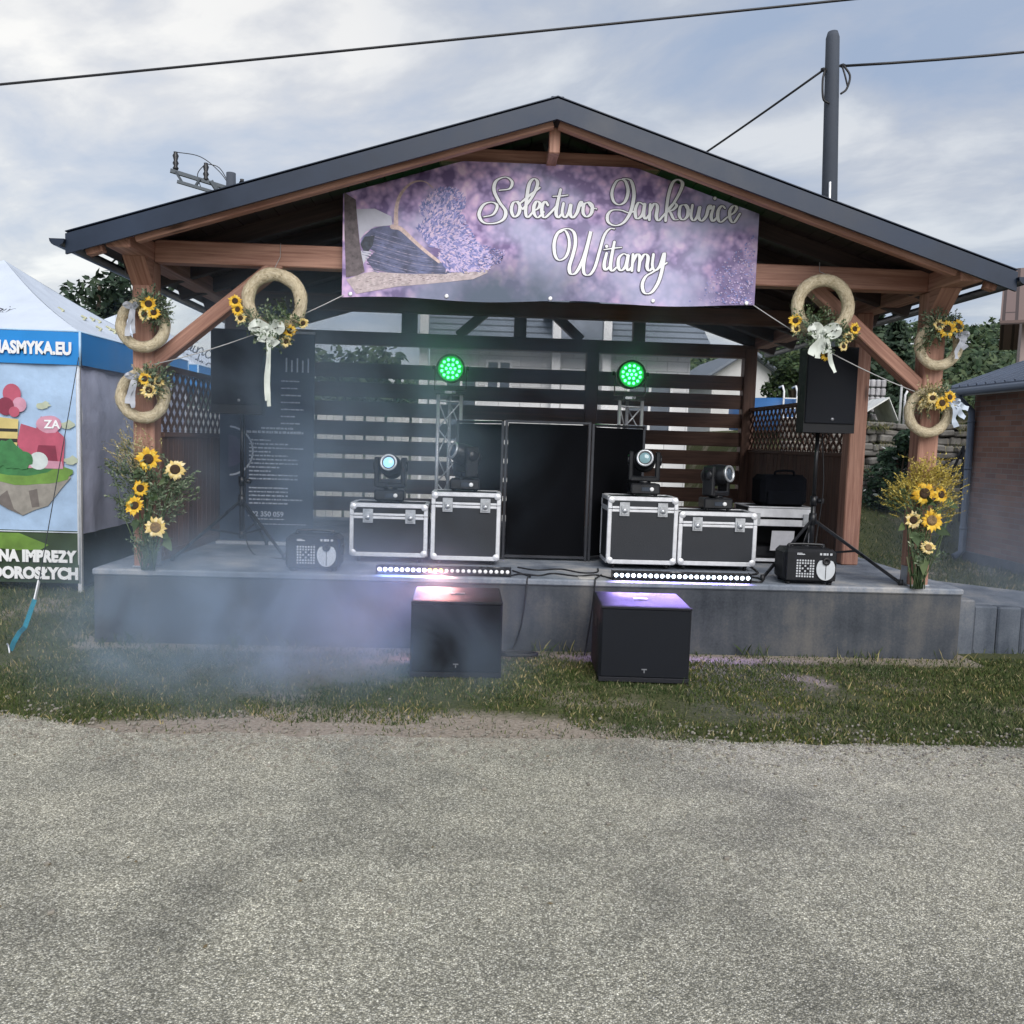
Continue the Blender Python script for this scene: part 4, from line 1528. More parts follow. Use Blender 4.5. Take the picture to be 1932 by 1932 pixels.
random.seed(8)
mb = MB()
P1 = BY - 0.0018
patch(mb, [(140, 310), (250, 380), (262, 560), (280, 760), (300, 900), (330, 1075), (260, 1110), (150, 1130), (140, 700)], P1)
mb.build('printed_bark', M('bark_print', (0.14, 0.115, 0.125), 0.55, 0, 0.55, 22), ban)
mb = MB()
patch(mb, [(255, 470), (430, 465), (590, 540), (600, 625), (430, 640), (340, 690), (285, 770)], P1)
patch(mb, [(292, 870), (400, 880), (345, 960), (320, 1000)], P1)
mb.build('printed_cloth', M('cloth_print', (0.58, 0.58, 0.68), 0.55, 0, 0.1, 9), ban)
mb = MB()
patch(mb, [(290, 800), (320, 730), (400, 660), (520, 630), (640, 660), (760, 720), (900, 860), (1040, 985), (1150, 1010), (1130, 1100), (900, 1095), (600, 1085), (420, 1060), (350, 960), (430, 880)], P1 - 0.0003)
mb.build('printed_basket', M('basket_print', (0.12, 0.135, 0.24), 0.55, 0, 0.6, 9), ban)
mb = MB()
patch(mb, [(292, 810), (330, 735), (430, 725), (410, 820), (370, 875), (320, 870)], P1 - 0.0005)
mb.build('printed_basket_mouth', M('basket_dark_print', (0.05, 0.06, 0.085), 0.55, 0, 0.5, 40), ban)
mb = MB()
def inb(x, y):
    top_ = 640 + max(0, (x - 560)) * 0.72 if x > 560 else 640 + (560 - x) ** 2 * 0.0022
    return top_ + 14 < y < 1085 and x > 300 + max(0, y - 900) * 0.5
nn = 0
for k in range(17):      # wicker courses and stakes of the basket
    pts = [(310 + i * 22, 680 + k * 26 + 40 * math.sin((i - 10) * 0.09) + i * 3.2) for i in range(40)]
    run = []
    for i, q in enumerate(pts + [(0, 0)]):
        if q[0] > 0 and inb(*q):
            run.append(q)
            continue
        if len(run) > 3:
            nn += 1
            ribbon(mb, [D(*r_) for r_ in run], lambda a, b_, u: 0.0042 + 0.003 * math.sin(u * 60 + k * 1.6), P1 - 0.0004 - nn * 0.000003, k % 3)
        run = []
mb.build('printed_wicker', [M('wick_a', (0.22, 0.22, 0.36), 0.55, 0, 0.3, 20), M('wick_b', (0.07, 0.08, 0.15), 0.55, 0, 0.3, 20), M('wick_c', (0.30, 0.27, 0.38), 0.55, 0, 0.3, 20)], ban)
mb = MB()
for _ in range(260):      # worn flecks on the printed bench
    u, v = random.random(), random.random()
    q = (250 + u * 1230, 1110 + v * (150 - 130 * u) - u * 40)
    c = D(*q)
    w = random.uniform(0.004, 0.016)
    y = P1 - 0.00026 - _ * 0.0000002
    mb.poly([(c[0] - w, y, c[1]), (c[0], y, c[1] - w * 0.22), (c[0] + w, y, c[1] + 0.002), (c[0], y, c[1] + w * 0.22)], _ % 2)
mb.build('printed_bench_grain', [M('bench_light', (0.66, 0.58, 0.60), 0.55), M('bench_dark', (0.26, 0.20, 0.22), 0.55)], ban)
mb = MB()
ribbon(mb, [D(p.x, p.y) for p in catmull([(600, 640, 0), (680, 660, 0), (790, 760, 0), (900, 860, 0), (1050, 980, 0)], 8)], lambda a, b_, u: 0.034 * (1 - 0.4 * u), P1 - 0.0008)
ribbon(mb, [D(p.x, p.y) for p in catmull([(635, 620, 0), (640, 460, 0), (680, 330, 0), (770, 230, 0), (860, 200, 0), (930, 215, 0), (990, 265, 0)], 8)], lambda a, b_, u: 0.034 - 0.026 * min(1, u * 1.4), P1 - 0.0008)
mb.build('printed_handle', M('wicker_print', (0.66, 0.50, 0.47), 0.55, 0, 0.25, 40), ban)
mb = MB()
patch(mb, [(150, 1150), (330, 1085), (420, 1075), (800, 1100), (1150, 1090), (1380, 1020), (1530, 1030), (1520, 1090), (1380, 1150), (1000, 1190), (640, 1220), (250, 1290)], P1 - 0.0002)
mb.build('printed_bench', M('bench_print', (0.50, 0.42, 0.43), 0.55, 0, 0.3, 24), ban)
mb = MB()
for _ in range(3600):
    a, r = random.uniform(0, 6.283), random.random() ** 0.5
    cx, cy = random.choice(((1050, 480, ), (1130, 620), (1200, 760), (1290, 880), (1230, 960), (1020, 700), (1380, 960), (1120, 400)))
    q = (cx + math.cos(a) * r * 190, cy + math.sin(a) * r * 140)
    if q[0] < 830 + max(0, (q[1] - 640)) * 0.7 or q[1] > 1075 or q[1] < 250:
        continue
    w = random.uniform(0.006, 0.017)
    an = math.atan2(-(q[1] - 820), q[0] - 880) + random.gauss(0, 0.5)
    c = D(*q)
    y = P1 - 0.0012 - random.random() * 0.0010
    ca_, sa_ = math.cos(an) * w * 1.25, math.sin(an) * w * 1.25
    mb.poly([(c[0] + ca_, y, c[1] + sa_), (c[0] - sa_ * 0.42, y, c[1] + ca_ * 0.42), (c[0] - ca_, y, c[1] - sa_), (c[0] + sa_ * 0.42, y, c[1] - ca_ * 0.42)], random.choice((0, 0, 1, 2, 2, 3)))
for k in range(9):      # sprigs hanging out to the right
    p0 = (1380 + k * 16, 800 + k * 28)
    for i in range(22):
        u = i / 22
        c = D(p0[0] + u * (330 - k * 22), p0[1] + u * (90 - k * 18) + random.uniform(-12, 12))
        w = random.uniform(0.004, 0.009)
        mb.poly([(c[0] - w, P1 - 0.0016, c[1]), (c[0], P1 - 0.0016, c[1] - w * 0.7), (c[0] + w, P1 - 0.0016, c[1]), (c[0], P1 - 0.0016, c[1] + w * 0.7)], random.choice((0, 1, 2)))
mb.build('printed_lavender', [M('lav_a', (0.27, 0.27, 0.56), 0.55), M('lav_b', (0.15, 0.18, 0.42), 0.55), M('lav_c', (0.58, 0.48, 0.74), 0.55), M('lav_e', (0.72, 0.56, 0.74), 0.55)], ban)
mb = MB()
for _ in range(420):     # lavender in the right-hand corner of the print
    u = random.random()
    x = 2.02 - abs(random.gauss(0, 0.16))
    z = 2.68 + random.random() ** 1.6 * 0.52 * max(0.15, 1 - (2.02 - x) * 1.9)
    if x > 2.025 or x < 1.4:
        continue
    w = random.uniform(0.003, 0.010)
    y = P1 - 0.0004 - 0.0000035 * _
    mb.poly([(x - w, y, z), (x, y, z - w * 0.8), (x + w, y, z), (x, y, z + w * 0.8)], random.choice((0, 1, 2, 2)))
mb.build('printed_lavender', [MATS['lav_a'], MATS['lav_b'], M('lav_d', (0.52, 0.42, 0.62), 0.55)], ban)

# cords tying the lower corners out to the posts
mb = MB()
mb.tube(sag((-1.02, BY - 0.01, 2.63), (PL + 0.07, 6.46, 2.08), 0.05, 10), 0.004, 5)
tag(mb.build('tie_cord', ROPE, origin=(-1.02, BY, 2.63)), 'thin pale cord from the banner corner down to the left post', 'cord', 'banner tie cords')
mb = MB()
mb.tube(sag((2.03, BY - 0.01, 2.67), (PR - 0.07, 6.46, 2.05), 0.05, 10), 0.004, 5)
tag(mb.build('tie_cord', ROPE, origin=(2.03, BY, 2.67)), 'thin pale cord from the banner corner down to the right post', 'cord', 'banner tie cords')

# ------------------------------------------------------------------ pop-up tents at the left
CANV = M('white_tent_canvas', (0.56, 0.62, 0.71), 0.75, 0, 0.08, 2, 0.45, 3.5, bd=0.05)
CSKY = M('sky_print', (0.40, 0.55, 0.76), 0.75, 0, 0.28, 1.6, 0.5, 3.0, bd=0.05)
CBLU = M('blue_valance', (0.010, 0.23, 0.62), 0.6, 0, 0.08, 3)
CDK = M('dark_green_print', (0.035, 0.060, 0.030), 0.75, 0, 0.4, 3)
CLIME = M('lime_print', (0.14, 0.26, 0.045), 0.75, 0, 0.35, 4)
INK = M('dark_ink', (0.03, 0.035, 0.045), 0.6)


def tent(x1, y0, lab, loc_z=0):
    """3 m square pop-up tent; x1 = its right side, y0 = its front"""
    x0, y1 = x1 - 3.0, y0 + 3.0
    t = thing('popup_tent', lab, 'tent', (x1 - 1.5, y0 + 1.5, 0), 'printed pop-up tents left of the stage')
    xm, ym = x1 - 1.5, y0 + 1.5
    ze, zp = 2.50, 3.42
    # roof: four faces with slight sag between the peak and the eaves
    mb = MB()
    cs = [(x0, y0), (x1, y0), (x1, y1), (x0, y1)]
    N = 10
    for k in range(4):
        a, b_ = cs[k], cs[(k + 1) % 4]
        base = len(mb.v)
        for j in range(N + 1):
            v = j / N
            for i in range(N + 1):
                u = i / N
                x = a[0] + (b_[0] - a[0]) * u
                y = a[1] + (b_[1] - a[1]) * u
                x, y = x + (xm - x) * v, y + (ym - y) * v
                z = ze + (zp - ze) * v - 0.10 * math.sin(math.pi * v) * (1 - 0.45 * abs(2 * u - 1)) + 0.012 * math.sin(u * 23 + k) * (1 - v) * v
                mb.v.append((x, y, z))
        for j in range(N):
            for i in range(N):
                q = base + j * (N + 1) + i
                mb.face((q, q + 1, q + N + 2, q + N + 1), 0, True)
    rf = mb.build('canopy', CANV, t)
    # valance, a little wavy
    mb = MB()
    for k in range(4):
        a, b_ = cs[k], cs[(k + 1) % 4]
        nrm = Vector((b_[1] - a[1], a[0] - b_[0], 0)).normalized()
        base = len(mb.v)
        for i in range(25):
            u = i / 24
            wv = 0.008 * math.sin(u * 30 + k) + 0.012
            for z, kk in ((ze + 0.005, 0.2), (2.19, 1.0)):
                mb.v.append((a[0] + (b_[0] - a[0]) * u + nrm.x * wv * kk, a[1] + (b_[1] - a[1]) * u + nrm.y * wv * kk, z))
        for i in range(24):
            q = base + 2 * i
            mb.face((q, q + 2, q + 3, q + 1), 0, True)
    mb.build('valance', CBLU, t)
    mb = MB()
    for k in range(4):
        a, b_ = cs[k], cs[(k + 1) % 4]
        mb.tube([(a[0], a[1], ze + 0.004), (b_[0], b_[1], ze + 0.004)], 0.008, 5)
        mb.tube([(a[0], a[1], ze), (a[0], a[1], 2.18)], 0.012, 5)
    mb.build('piping', M('pale_blue_trim', (0.40, 0.60, 0.80), 0.6), t)
    for (a, b_) in cs:
        mb = MB()
        mb.bar((a + (0.03 if a < xm else -0.03), b_ + (0.03 if b_ < ym else -0.03), 0), (a + (0.03 if a < xm else -0.03), b_ + (0.03 if b_ < ym else -0.03), 2.4), 0.04, 0.04, (0, 1, 0), 0.004)
        mb.build('leg', ALU, t)
    return t


def wavy_wall(name, p0, p1, z0, z1, mats, parent, bands=None, amp=0.02, nseed=0.0, edge=0.0):
    """hanging canvas wall; bands = [(z top, material index)] from the bottom up"""
    mb = MB()
    p0, p1 = Vector(p0), Vector(p1)
    L = (p1 - p0).length
    nrm = Vector((p1.y - p0.y, p0.x - p1.x, 0)).normalized()
    nu, nv = 48, 26
    for j in range(nv + 1):
        z = z0 + (z1 - z0) * j / nv
        for i in range(nu + 1):
            u = i / nu
            q = p0.lerp(p1, u)
            d = amp * (noise.noise((u * L * 2.2 + nseed, z * 0.8 + u * 1.5, nseed)) * 1.6 + 0.5 * noise.noise((u * L * 7 + z * 3, z * 2 - u * 4, nseed + 4)))
            d *= 1 + edge * sm(0.93, 0.985, u)
            mb.v.append((q.x + nrm.x * d, q.y + nrm.y * d, z))
    for j in range(nv):
        zc = z0 + (z1 - z0) * (j + 0.5) / nv
        mi = 0
        if bands:
            for zt, b_ in bands:
                if zc < zt:
                    mi = b_
                    break
        for i in range(nu):
            q = j * (nu + 1) + i
            mb.face((q, q + 1, q + nu + 2, q + nu + 1), mi, True)
    return mb.build(name, mats, parent)


TX, TY = -3.80, 8.30
T1 = tent(TX, TY, 'white pop-up tent with blue valance and printed walls beside the stage')
# the lettering belongs to this tent only, so the second tent is made first from the bare one
T2 = dup(T1, (TX - 1.55, 13.35, 0), 'second white pop-up tent half hidden behind the left lattice')
SEAM = 0.575
wavy_wall('front_wall', (TX - 2.95, TY + 0.016, 0), (TX - 0.035, TY + 0.016, 0), 0.09, 2.3, [CSKY, CDK], T1, [(SEAM, 1), (9, 0)], 0.005, 1.0, 3.0)
wavy_wall('side_wall', (TX - 0.02, TY + 0.03, 0), (TX - 0.02, TY + 2.95, 0), 0.05, 2.3, [M('lilac_canvas', (0.56, 0.59, 0.76), 0.75, 0, 0.12, 1.5, 0.5, 2.5, bd=0.06), M('dark_hem', (0.02, 0.032, 0.03), 0.75, 0, 0.3, 3)], T1, [(0.56, 1), (9, 0)], 0.035, 5.0)
mb = MB()
mb.tube([(TX - 0.028, TY + 0.012, 0.09), (TX - 0.028, TY + 0.012, 2.3)], 0.010, 6)
mb.tube([(TX - 2.95, TY + 0.012, SEAM + 0.01), (TX - 0.03, TY + 0.012, SEAM + 0.01)], 0.006, 5)
mb.build('seam', M('white_tape', (0.66, 0.72, 0.80), 0.6), T1)


def flat(name, polys, y, mats, parent):
    mb = MB()
    for i, (pts, mi) in enumerate(polys):
        mb.poly([(a, y - 0.0007 * i, c) for a, c in pts], mi)
    return mb.build(name, mats, parent)


def blob(cx, cz, rx, rz, n=22, wob=0.0, sd=0.0, a0=0.0, a1=6.2832):
    return [(cx + rx * (1 + wob * noise.noise((math.cos(a) * 2 + sd, math.sin(a) * 2, sd))) * math.cos(a),
             cz + rz * (1 + wob * noise.noise((math.sin(a) * 2 + sd, math.cos(a) * 2, sd))) * math.sin(a)) for a in [a0 + (a1 - a0) * i / n for i in range(n)]]


FY = TY + 0.003
pk, pk2, pk3 = M('pink_print', (0.48, 0.10, 0.16), 0.7, 0, 0.15, 9), M('dark_pink_print', (0.24, 0.035, 0.07), 0.7, 0, 0.2, 9), M('light_pink_print', (0.60, 0.30, 0.40), 0.7, 0, 0.15, 9)
gr1, gr2, st1, st2, ye = M('leaf_print', (0.05, 0.20, 0.07), 0.7, 0, 0.25, 10), M('grass_print', (0.16, 0.30, 0.06), 0.7, 0, 0.3, 6), M('rock_print', (0.30, 0.28, 0.25), 0.7, 0, 0.25, 8), M('dark_rock_print', (0.16, 0.14, 0.13), 0.7, 0, 0.25, 8), M('yellow_print', (0.62, 0.50, 0.20), 0.7, 0, 0.15, 6)
# printed scene on the front wall: a floating island with a pink bouncy castle
isl = [([(-4.60, 0.98), (-4.60, 1.20), (-4.02, 1.22), (-3.90, 1.12), (-4.0, 1.0), (-4.12, 0.84), (-4.24, 0.80), (-4.36, 0.74), (-4.5, 0.80)], 0),
       ([(-4.60, 0.90), (-4.50, 0.98), (-4.44, 0.80), (-4.36, 0.745), (-4.5, 0.80), (-4.60, 0.86)], 1),
       ([(-4.30, 0.98), (-4.22, 1.0), (-4.20, 0.83), (-4.27, 0.82)], 1),
       (blob(-4.32, 1.16, 0.44, 0.125, 24, 0.15, 2), 3),
       (blob(-4.40, 1.20, 0.34, 0.075, 24, 0.15, 5), 2)]
flat('printed_island', isl, FY, [st1, st2, gr1, gr2], T1)
cas = [([(-4.30, 1.20), (-3.97, 1.20), (-3.95, 1.50), (-4.02, 1.56), (-4.12, 1.57), (-4.17, 1.70), (-4.22, 1.58), (-4.36, 1.62), (-4.40, 1.44)], 0),
       (blob(-4.10, 1.62, 0.12, 0.085, 18, 0.2, 3), 2),
       ([(-4.24, 1.24), (-4.02, 1.26), (-4.04, 1.42), (-4.20, 1.42)], 1),
       ([(-4.30, 1.20), (-3.97, 1.20), (-3.98, 1.27), (-4.27, 1.28)], 2),
       (blob(-4.20, 1.27, 0.09, 0.085, 18), 3)]
flat('printed_castle', cas, FY - 0.0040, [pk, pk2, pk3, M('pale_print', (0.60, 0.66, 0.66), 0.7)], T1)
# pink balloons, a yellow drum and green leaves at the cut edge of the print
bal = [(blob(-4.44, 1.90, 0.085, 0.095), 0), (blob(-4.37, 1.80, 0.065, 0.07), 1), (blob(-4.50, 1.78, 0.08, 0.085), 2), (blob(-4.42, 1.73, 0.05, 0.05), 0)]
flat('printed_balloons', bal, FY - 0.0040, [pk, pk3, pk2], T1)
drum = [([(-4.60, 1.36), (-4.40, 1.36), (-4.38, 1.66), (-4.60, 1.68)], 0), ([(-4.60, 1.44), (-4.395, 1.44), (-4.393, 1.475), (-4.60, 1.475)], 1), ([(-4.60, 1.54), (-4.39, 1.54), (-4.388, 1.57), (-4.60, 1.57)], 1),
        (blob(-4.50, 1.32, 0.13, 0.13, 20, 0.5, 8), 2), (blob(-4.36, 1.27, 0.11, 0.09, 20, 0.5, 11), 2)]
flat('printed_drum', drum, FY - 0.0080, [ye, M('black_print', (0.03, 0.028, 0.025), 0.7), gr1], T1)
for (a, c) in ((-4.18, 1.86), (-3.92, 1.40), (-3.95, 1.20), (-4.2, 1.5)):
    pass
for a, c in ((-4.15, 1.80), (-3.93, 1.62), (-3.90, 1.28)):
    flat('printed_star', [(blob(a, c, 0.075, 0.04, 14, 0.8, a), 0)], FY + 0.0015, [M('pale_yellow_print', (0.50, 0.55, 0.42), 0.75)], T1)
text_mesh('lettering', 'ZA', 0.11, WHT, T1, (-4.14, FY - 0.0095, 1.585), bold=0.003)
flat('printed_lawn', [([(-4.75, 0.57), (-4.75, 0.44), (-4.45, 0.40), (-4.2, 0.41), (-4.12, 0.46), (-4.3, 0.53), (-4.4, 0.57)], 0)], FY + 0.004, [CLIME], T1)
BW = M('bold_white', (0.82, 0.83, 0.84), 0.6, 0, 0.03, 3)
text_mesh('lettering', 'NASMYKA.EU', 0.158, BW, T1, (-3.868, TY - 0.024, 2.285), bold=0.0075, align='RIGHT', sx=0.78)
text_mesh('lettering', 'NA IMPREZY', 0.150, BW, T1, (-3.868, FY - 0.004, 0.300), bold=0.009, align='RIGHT', sx=0.86)
text_mesh('lettering', 'DOROSŁYCH', 0.150, BW, T1, (-3.838, FY - 0.004, 0.135), bold=0.009, align='RIGHT', sx=0.92)
# dark script on the roof, drawn with a pen like the banner's
def pen(word_strokes, name, base, ux, uz, wid, mat, parent):
    mb = MB()
    for st in word_strokes:
        pts = catmull([(a, b_, 0) for a, b_ in st], 6)
        path = [Vector(base) + Vector(ux) * p.x + Vector(uz) * (-p.y) for p in pts]
        mb.tube(path, wid, 5)
    return mb.build(name, mat, parent)


SCR = {
 'a': [[(9, 2), (3, 0), (0, 5), (2, 10), (6, 9), (9, 2), (8, 9), (11, 9)]],
 'i': [[(1, 1), (0, 8), (2, 10), (5, 8)], [(2, -4), (2.4, -4.6)]],
 'n': [[(0, 1), (0, 10), (1, 4), (5, 0), (7, 3), (7, 9), (10, 8)]],
 'r': [[(0, 1), (0, 10), (1, 4), (4, 0), (6, 1)]],
 'm': [[(0, 1), (0, 10), (1, 4), (4, 0), (5, 3), (5, 10), (6, 4), (9, 0), (11, 3), (11, 9), (13, 8)]],
 'y': [[(0, 1), (0, 7), (3, 9), (7, 1), (5, 12), (2, 17), (-1, 15), (3, 11), (9, 8)]],
 'k': [[(0, -6), (0, 10), (1, 5), (5, 1), (6, 3), (2, 6), (5, 10), (8, 9)]],
}
def script(word, bx, by, step):
    out = []
    x = bx
    for ch in word:
        for st in SCR[ch]:
            out.append([(x + a, by + b_) for a, b_ in st])
        x += {'i': 5, 'm': 14, 'y': 9, 'r': 7}.get(ch, 11)
    return out
nslope = Vector((0, 1.5, 0.92)).normalized()
k_ = 0.0088
for wd, bx, by in (('raina', 0, 0), ('myka', 4, 16)):
    pen(script(wd, bx, by, 0), 'lettering', (-4.93, TY + 0.545, 2.765), (k_, 0, 0), tuple(nslope * k_ * 1.15), 0.0065, INK, T1)
# faint printed marks on the right-hand roof face of both tents
for tt, ox, oy in ((T1, TX, TY),):
    mb = MB()
    random.seed(6)
    for i in range(9):
        u = random.uniform(0.9, 2.2)
        v = random.uniform(0.25, 0.5)
        p = Vector((ox - 1.5 * v, oy + u, 2.5 + 0.92 * v - 0.10 * math.sin(math.pi * v) + 0.02))
        e = Vector((-0.11, 0.16, 0.075)) * random.uniform(0.5, 1.0)
        mb.tube([p - e * 0.5, p + Vector((0.02, 0.05, 0)), p + e * 0.5], 0.012, 4)
    mb.build('roof_print', M('faded_yellow', (0.55, 0.55, 0.36), 0.7), tt)
pen(script('raina', 0, 0, 0) + script('myka', 4, 16, 0), 'lettering', (TX - 1.55 + 0.01 + 0.95, 13.35 - 0.6, 2.93), (0.011, 0, -0.004), (0, 0.009, 0.011), 0.008, INK, T2)

# guy rope, turquoise strap and peg in front of the tent
gy = thing('guy_strap', 'turquoise ratchet strap with white end pegged in the grass by the tent', 'strap', (-3.28, 6.05, 0))
TQ = M('turquoise_webbing', (0.015, 0.24, 0.34), 0.7, 0, 0.15, 20)
mb = MB()
mb.tube([(-3.80, 8.27, 2.26), (-3.545, 6.98, 0.34)], 0.004, 5)
mb.build('rope', INK, gy)
mb = MB()
mb.bar((-3.545, 6.98, 0.345), (-3.52, 6.86, 0.21), 0.032, 0.012, (1, 0, 0), 0.004)
mb.build('buckle', WHITE, gy)
mb = MB()
for a, b_ in (((-3.52, 6.86, 0.215), (-3.455, 6.58, 0.05)), ((-3.455, 6.58, 0.05), (-3.40, 6.40, 0.055)), ((-3.40, 6.40, 0.055), (-3.36, 6.25, 0.02)), ((-3.36, 6.25, 0.02), (-3.27, 6.04, 0.015))):
    mb.bar(a, b_, 0.034, 0.006, (0.7, -0.7, 0.3))
mb.build('strap', TQ, gy)
mb = MB()
mb.tube([(-3.25, 6.0, -0.05), (-3.28, 6.03, 0.05), (-3.30, 6.05, 0.055)], 0.007, 6)
mb.build('peg', STEEL, gy)

# ------------------------------------------------------------------ dark printed board leaning in the left back corner
brd = thing('display_board', 'tall dark blue printed display board with small white text behind the left speaker', 'display board', (-1.96, 8.0, DZ))
mb = MB()
BX0, BX1, BYY = -2.40, -1.535, 8.0
mb.box(BX0, BX1, BYY, BYY + 0.02, DZ + 0.02, 2.52, 0.004)
mb.build('panel', M('navy_print', (0.034, 0.052, 0.092), 0.5, 0, 0.25, 2), brd)
mb = MB()
mb.box(BX0 - 0.02, BX1 + 0.02, BYY - 0.06, BYY + 0.1, DZ, DZ + 0.03, 0.006)
mb.build('foot_bar', ALU, brd)
mb = MB()
mb.box(BX0, BX1, BYY - 0.004, BYY + 0.024, 2.521, 2.545, 0.004)
mb.build('top_rail', ALU, brd)
PT = M('pale_print_text', (0.72, 0.77, 0.85), 0.6, 0, 0.1, 4)
mb = MB()
random.seed(12)
yv = BYY - 0.002
def tline(x0, x1, z, h, solid=False):
    mb = MB()
    x = x0
    while x < x1:
        w = random.uniform(0.012, 0.05)
        mb.poly([(x, yv, z), (min(x + w, x1), yv, z), (min(x + w, x1), yv, z + h * random.uniform(0.75, 1)), (x, yv, z + h * random.uniform(0.75, 1))])
        x += w + random.uniform(0.004, 0.009)
    mb.build('text_line', PT, brd)
for i in range(5):
    mb.poly([(-1.80 + i * 0.05, yv, 2.17), (-1.785 + i * 0.05, yv, 2.17), (-1.785 + i * 0.05, yv, 2.30 - 0.02 * (i % 2)), (-1.80 + i * 0.05, yv, 2.30 - 0.02 * (i % 2))])
z = 2.08
for i in range(7):
    tline(-1.84, -1.84 + random.uniform(0.1, 0.24), z, 0.014)
    z -= 0.065
tline(-2.02, -1.72, 1.64, 0.020)
tline(-2.20, -1.63, 1.60, 0.026)
z = 1.53
for i in range(16):
    tline(-2.13, -2.13 + random.choice((0.12, 0.2, 0.28, 0.36, 0.45, 0.5)), z, 0.015)
    z -= 0.036 if i != 10 else 0.085
tline(-2.08, -1.80, 0.795, 0.010)
tline(-2.08, -1.60, 0.75, 0.008)
mb.build('heading', PT, brd)
text_mesh('phone_number', '792 350 059', 0.066, PT, brd, (-2.14, BYY - 0.003, 0.825), bold=0.0015)
# ring printed round a picture
ringp = MB()
cx, cz, rr_ = -2.32, 1.43, 0.225
pts = [(cx + rr_ * math.cos(a), cz + rr_ * math.sin(a)) for a in [R(-85) + R(170) * i / 30 for i in range(31)]]
ribbon(ringp, [p for p in pts if p[0] > BX0 + 0.004], lambda a, b_, u: 0.017, yv)
ringp.build('printed_ring', PT, brd)
mb = MB()
mb.poly([(max(BX0 + 0.004, cx + 0.15 * math.cos(a)), yv, cz + 0.15 * math.sin(a)) for a in [R(-90) + R(180) * i / 20 for i in range(21)]])
mb.build('printed_disc', M('disc_print', (0.10, 0.10, 0.17), 0.6), brd)
# ------------------------------------------------------------------ flight cases
def flight_case(name, label, x0, x1, y0, y1, z0, z1, zw, group='flight cases along the stage front', lid=0.105):
    t = thing(name, label, 'flight case', ((x0 + x1) / 2, (y0 + y1) / 2, zw), group)
    e = 0.036
    mb = MB()
    mb.box(x0 + 0.006, x1 - 0.006, y0 + 0.006, y1 - 0.006, z0 + 0.006, z1 - lid - 0.004, 0.003)
    mb.build('body', M('laminate', (0.016, 0.019, 0.025), 0.5, 0, 0.15, 3, 0.25, 220), t)
    mb = MB()
    mb.box(x0 + 0.006, x1 - 0.006, y0 + 0.006, y1 - 0.006, z1 - lid + 0.004, z1 - 0.006, 0.003)
    mb.build('lid', MATS['laminate'], t)
    mb = MB()
    zs = (z0 + e / 2, z1 - e / 2)
    for y in (y0 + e / 2, y1 - e / 2):
        for z in zs:
            mb.box(x0 + e * 0.5, x1 - e * 0.5, y - e / 2, y + e / 2, z - e / 2, z + e / 2, 0.004)
        for x in (x0 + e / 2, x1 - e / 2):
            mb.box(x - e / 2 + 0.001, x + e / 2 - 0.001, y - e / 2 + 0.001, y + e / 2 - 0.001, z0 + e, z1 - lid - 0.002, 0.004)
            mb.box(x - e / 2 + 0.001, x + e / 2 - 0.001, y - e / 2 + 0.001, y + e / 2 - 0.001, z1 - lid + 0.003, z1 - e, 0.004)
        # tongue and groove extrusion where the lid meets the body
        mb.box(x0 + e, x1 - e, y - e / 2 + 0.001, y + e / 2, z1 - lid + 0.003, z1 - lid + 0.022, 0.003)
        mb.box(x0 + e, x1 - e, y - e / 2 + 0.001, y + e / 2, z1 - lid - 0.024, z1 - lid - 0.003, 0.003)
    for x in (x0 + e / 2, x1 - e / 2):
        for z in zs:
            mb.box(x - e / 2, x + e / 2, y0 + e, y1 - e, z - e / 2 + 0.001, z + e / 2 - 0.001, 0.004)
        mb.box(x - e / 2 + 0.001, x + e / 2, y0 + e, y1 - e, z1 - lid - 0.022, z1 - lid + 0.02, 0.003)
    mb.build('edge_trim', ALU, t)
    for x in (x0, x1):
        for z in (z0, z1):
            for y in (y0,):
                mb = MB()
                sx_, sz_ = (1 if x == x0 else -1), (1 if z == z0 else -1)
                mb.lathe([(0.029, -0.002), (0.029, 0.003), (0.022, 0.007), (0.0, 0.009)], (x + sx_ * 0.030, y + 0.004, z + sz_ * 0.030), (0, -1, 0), 14)
                mb.build('ball_corner', ALU, t)
    for u in (0.235, 0.775):
        xc = x0 + (x1 - x0) * u
        mb = MB()
        mb.box(xc - 0.042, xc + 0.042, y0 - 0.008, y0 + 0.002, z1 - lid - 0.058, z1 - lid + 0.058, 0.004)
        mb.box(xc - 0.026, xc + 0.026, y0 - 0.016, y0 - 0.007, z1 - lid - 0.046, z1 - lid + 0.030, 0.004)
        mb.lathe([(0.021, 0), (0.021, 0.006), (0.0, 0.006)], (xc, y0 - 0.016, z1 - lid - 0.012), (0, -1, 0), 12)
        mb.box(xc - 0.018, xc + 0.018, y0 - 0.024, y0 - 0.021, z1 - lid - 0.016, z1 - lid - 0.008, 0.001)
        mb.build('latch', STEEL, t)
    if zw < z0 - 0.02:
        for x in (x0 + 0.07, x1 - 0.07):
            for y in (y0 + 0.07, y1 - 0.07):
                mb = MB()
                mb.lathe([(0.0, -0.011), (0.018, -0.011), (0.021, -0.006), (0.021, 0.006), (0.018, 0.011), (0.0, 0.011)], (x, y, zw + 0.021), (1, 0, 0), 14)
                mb.box(x - 0.016, x + 0.016, y - 0.012, y + 0.012, zw + 0.024, z0, 0.002)
                mb.build('castor', CABLE, t)
    return t


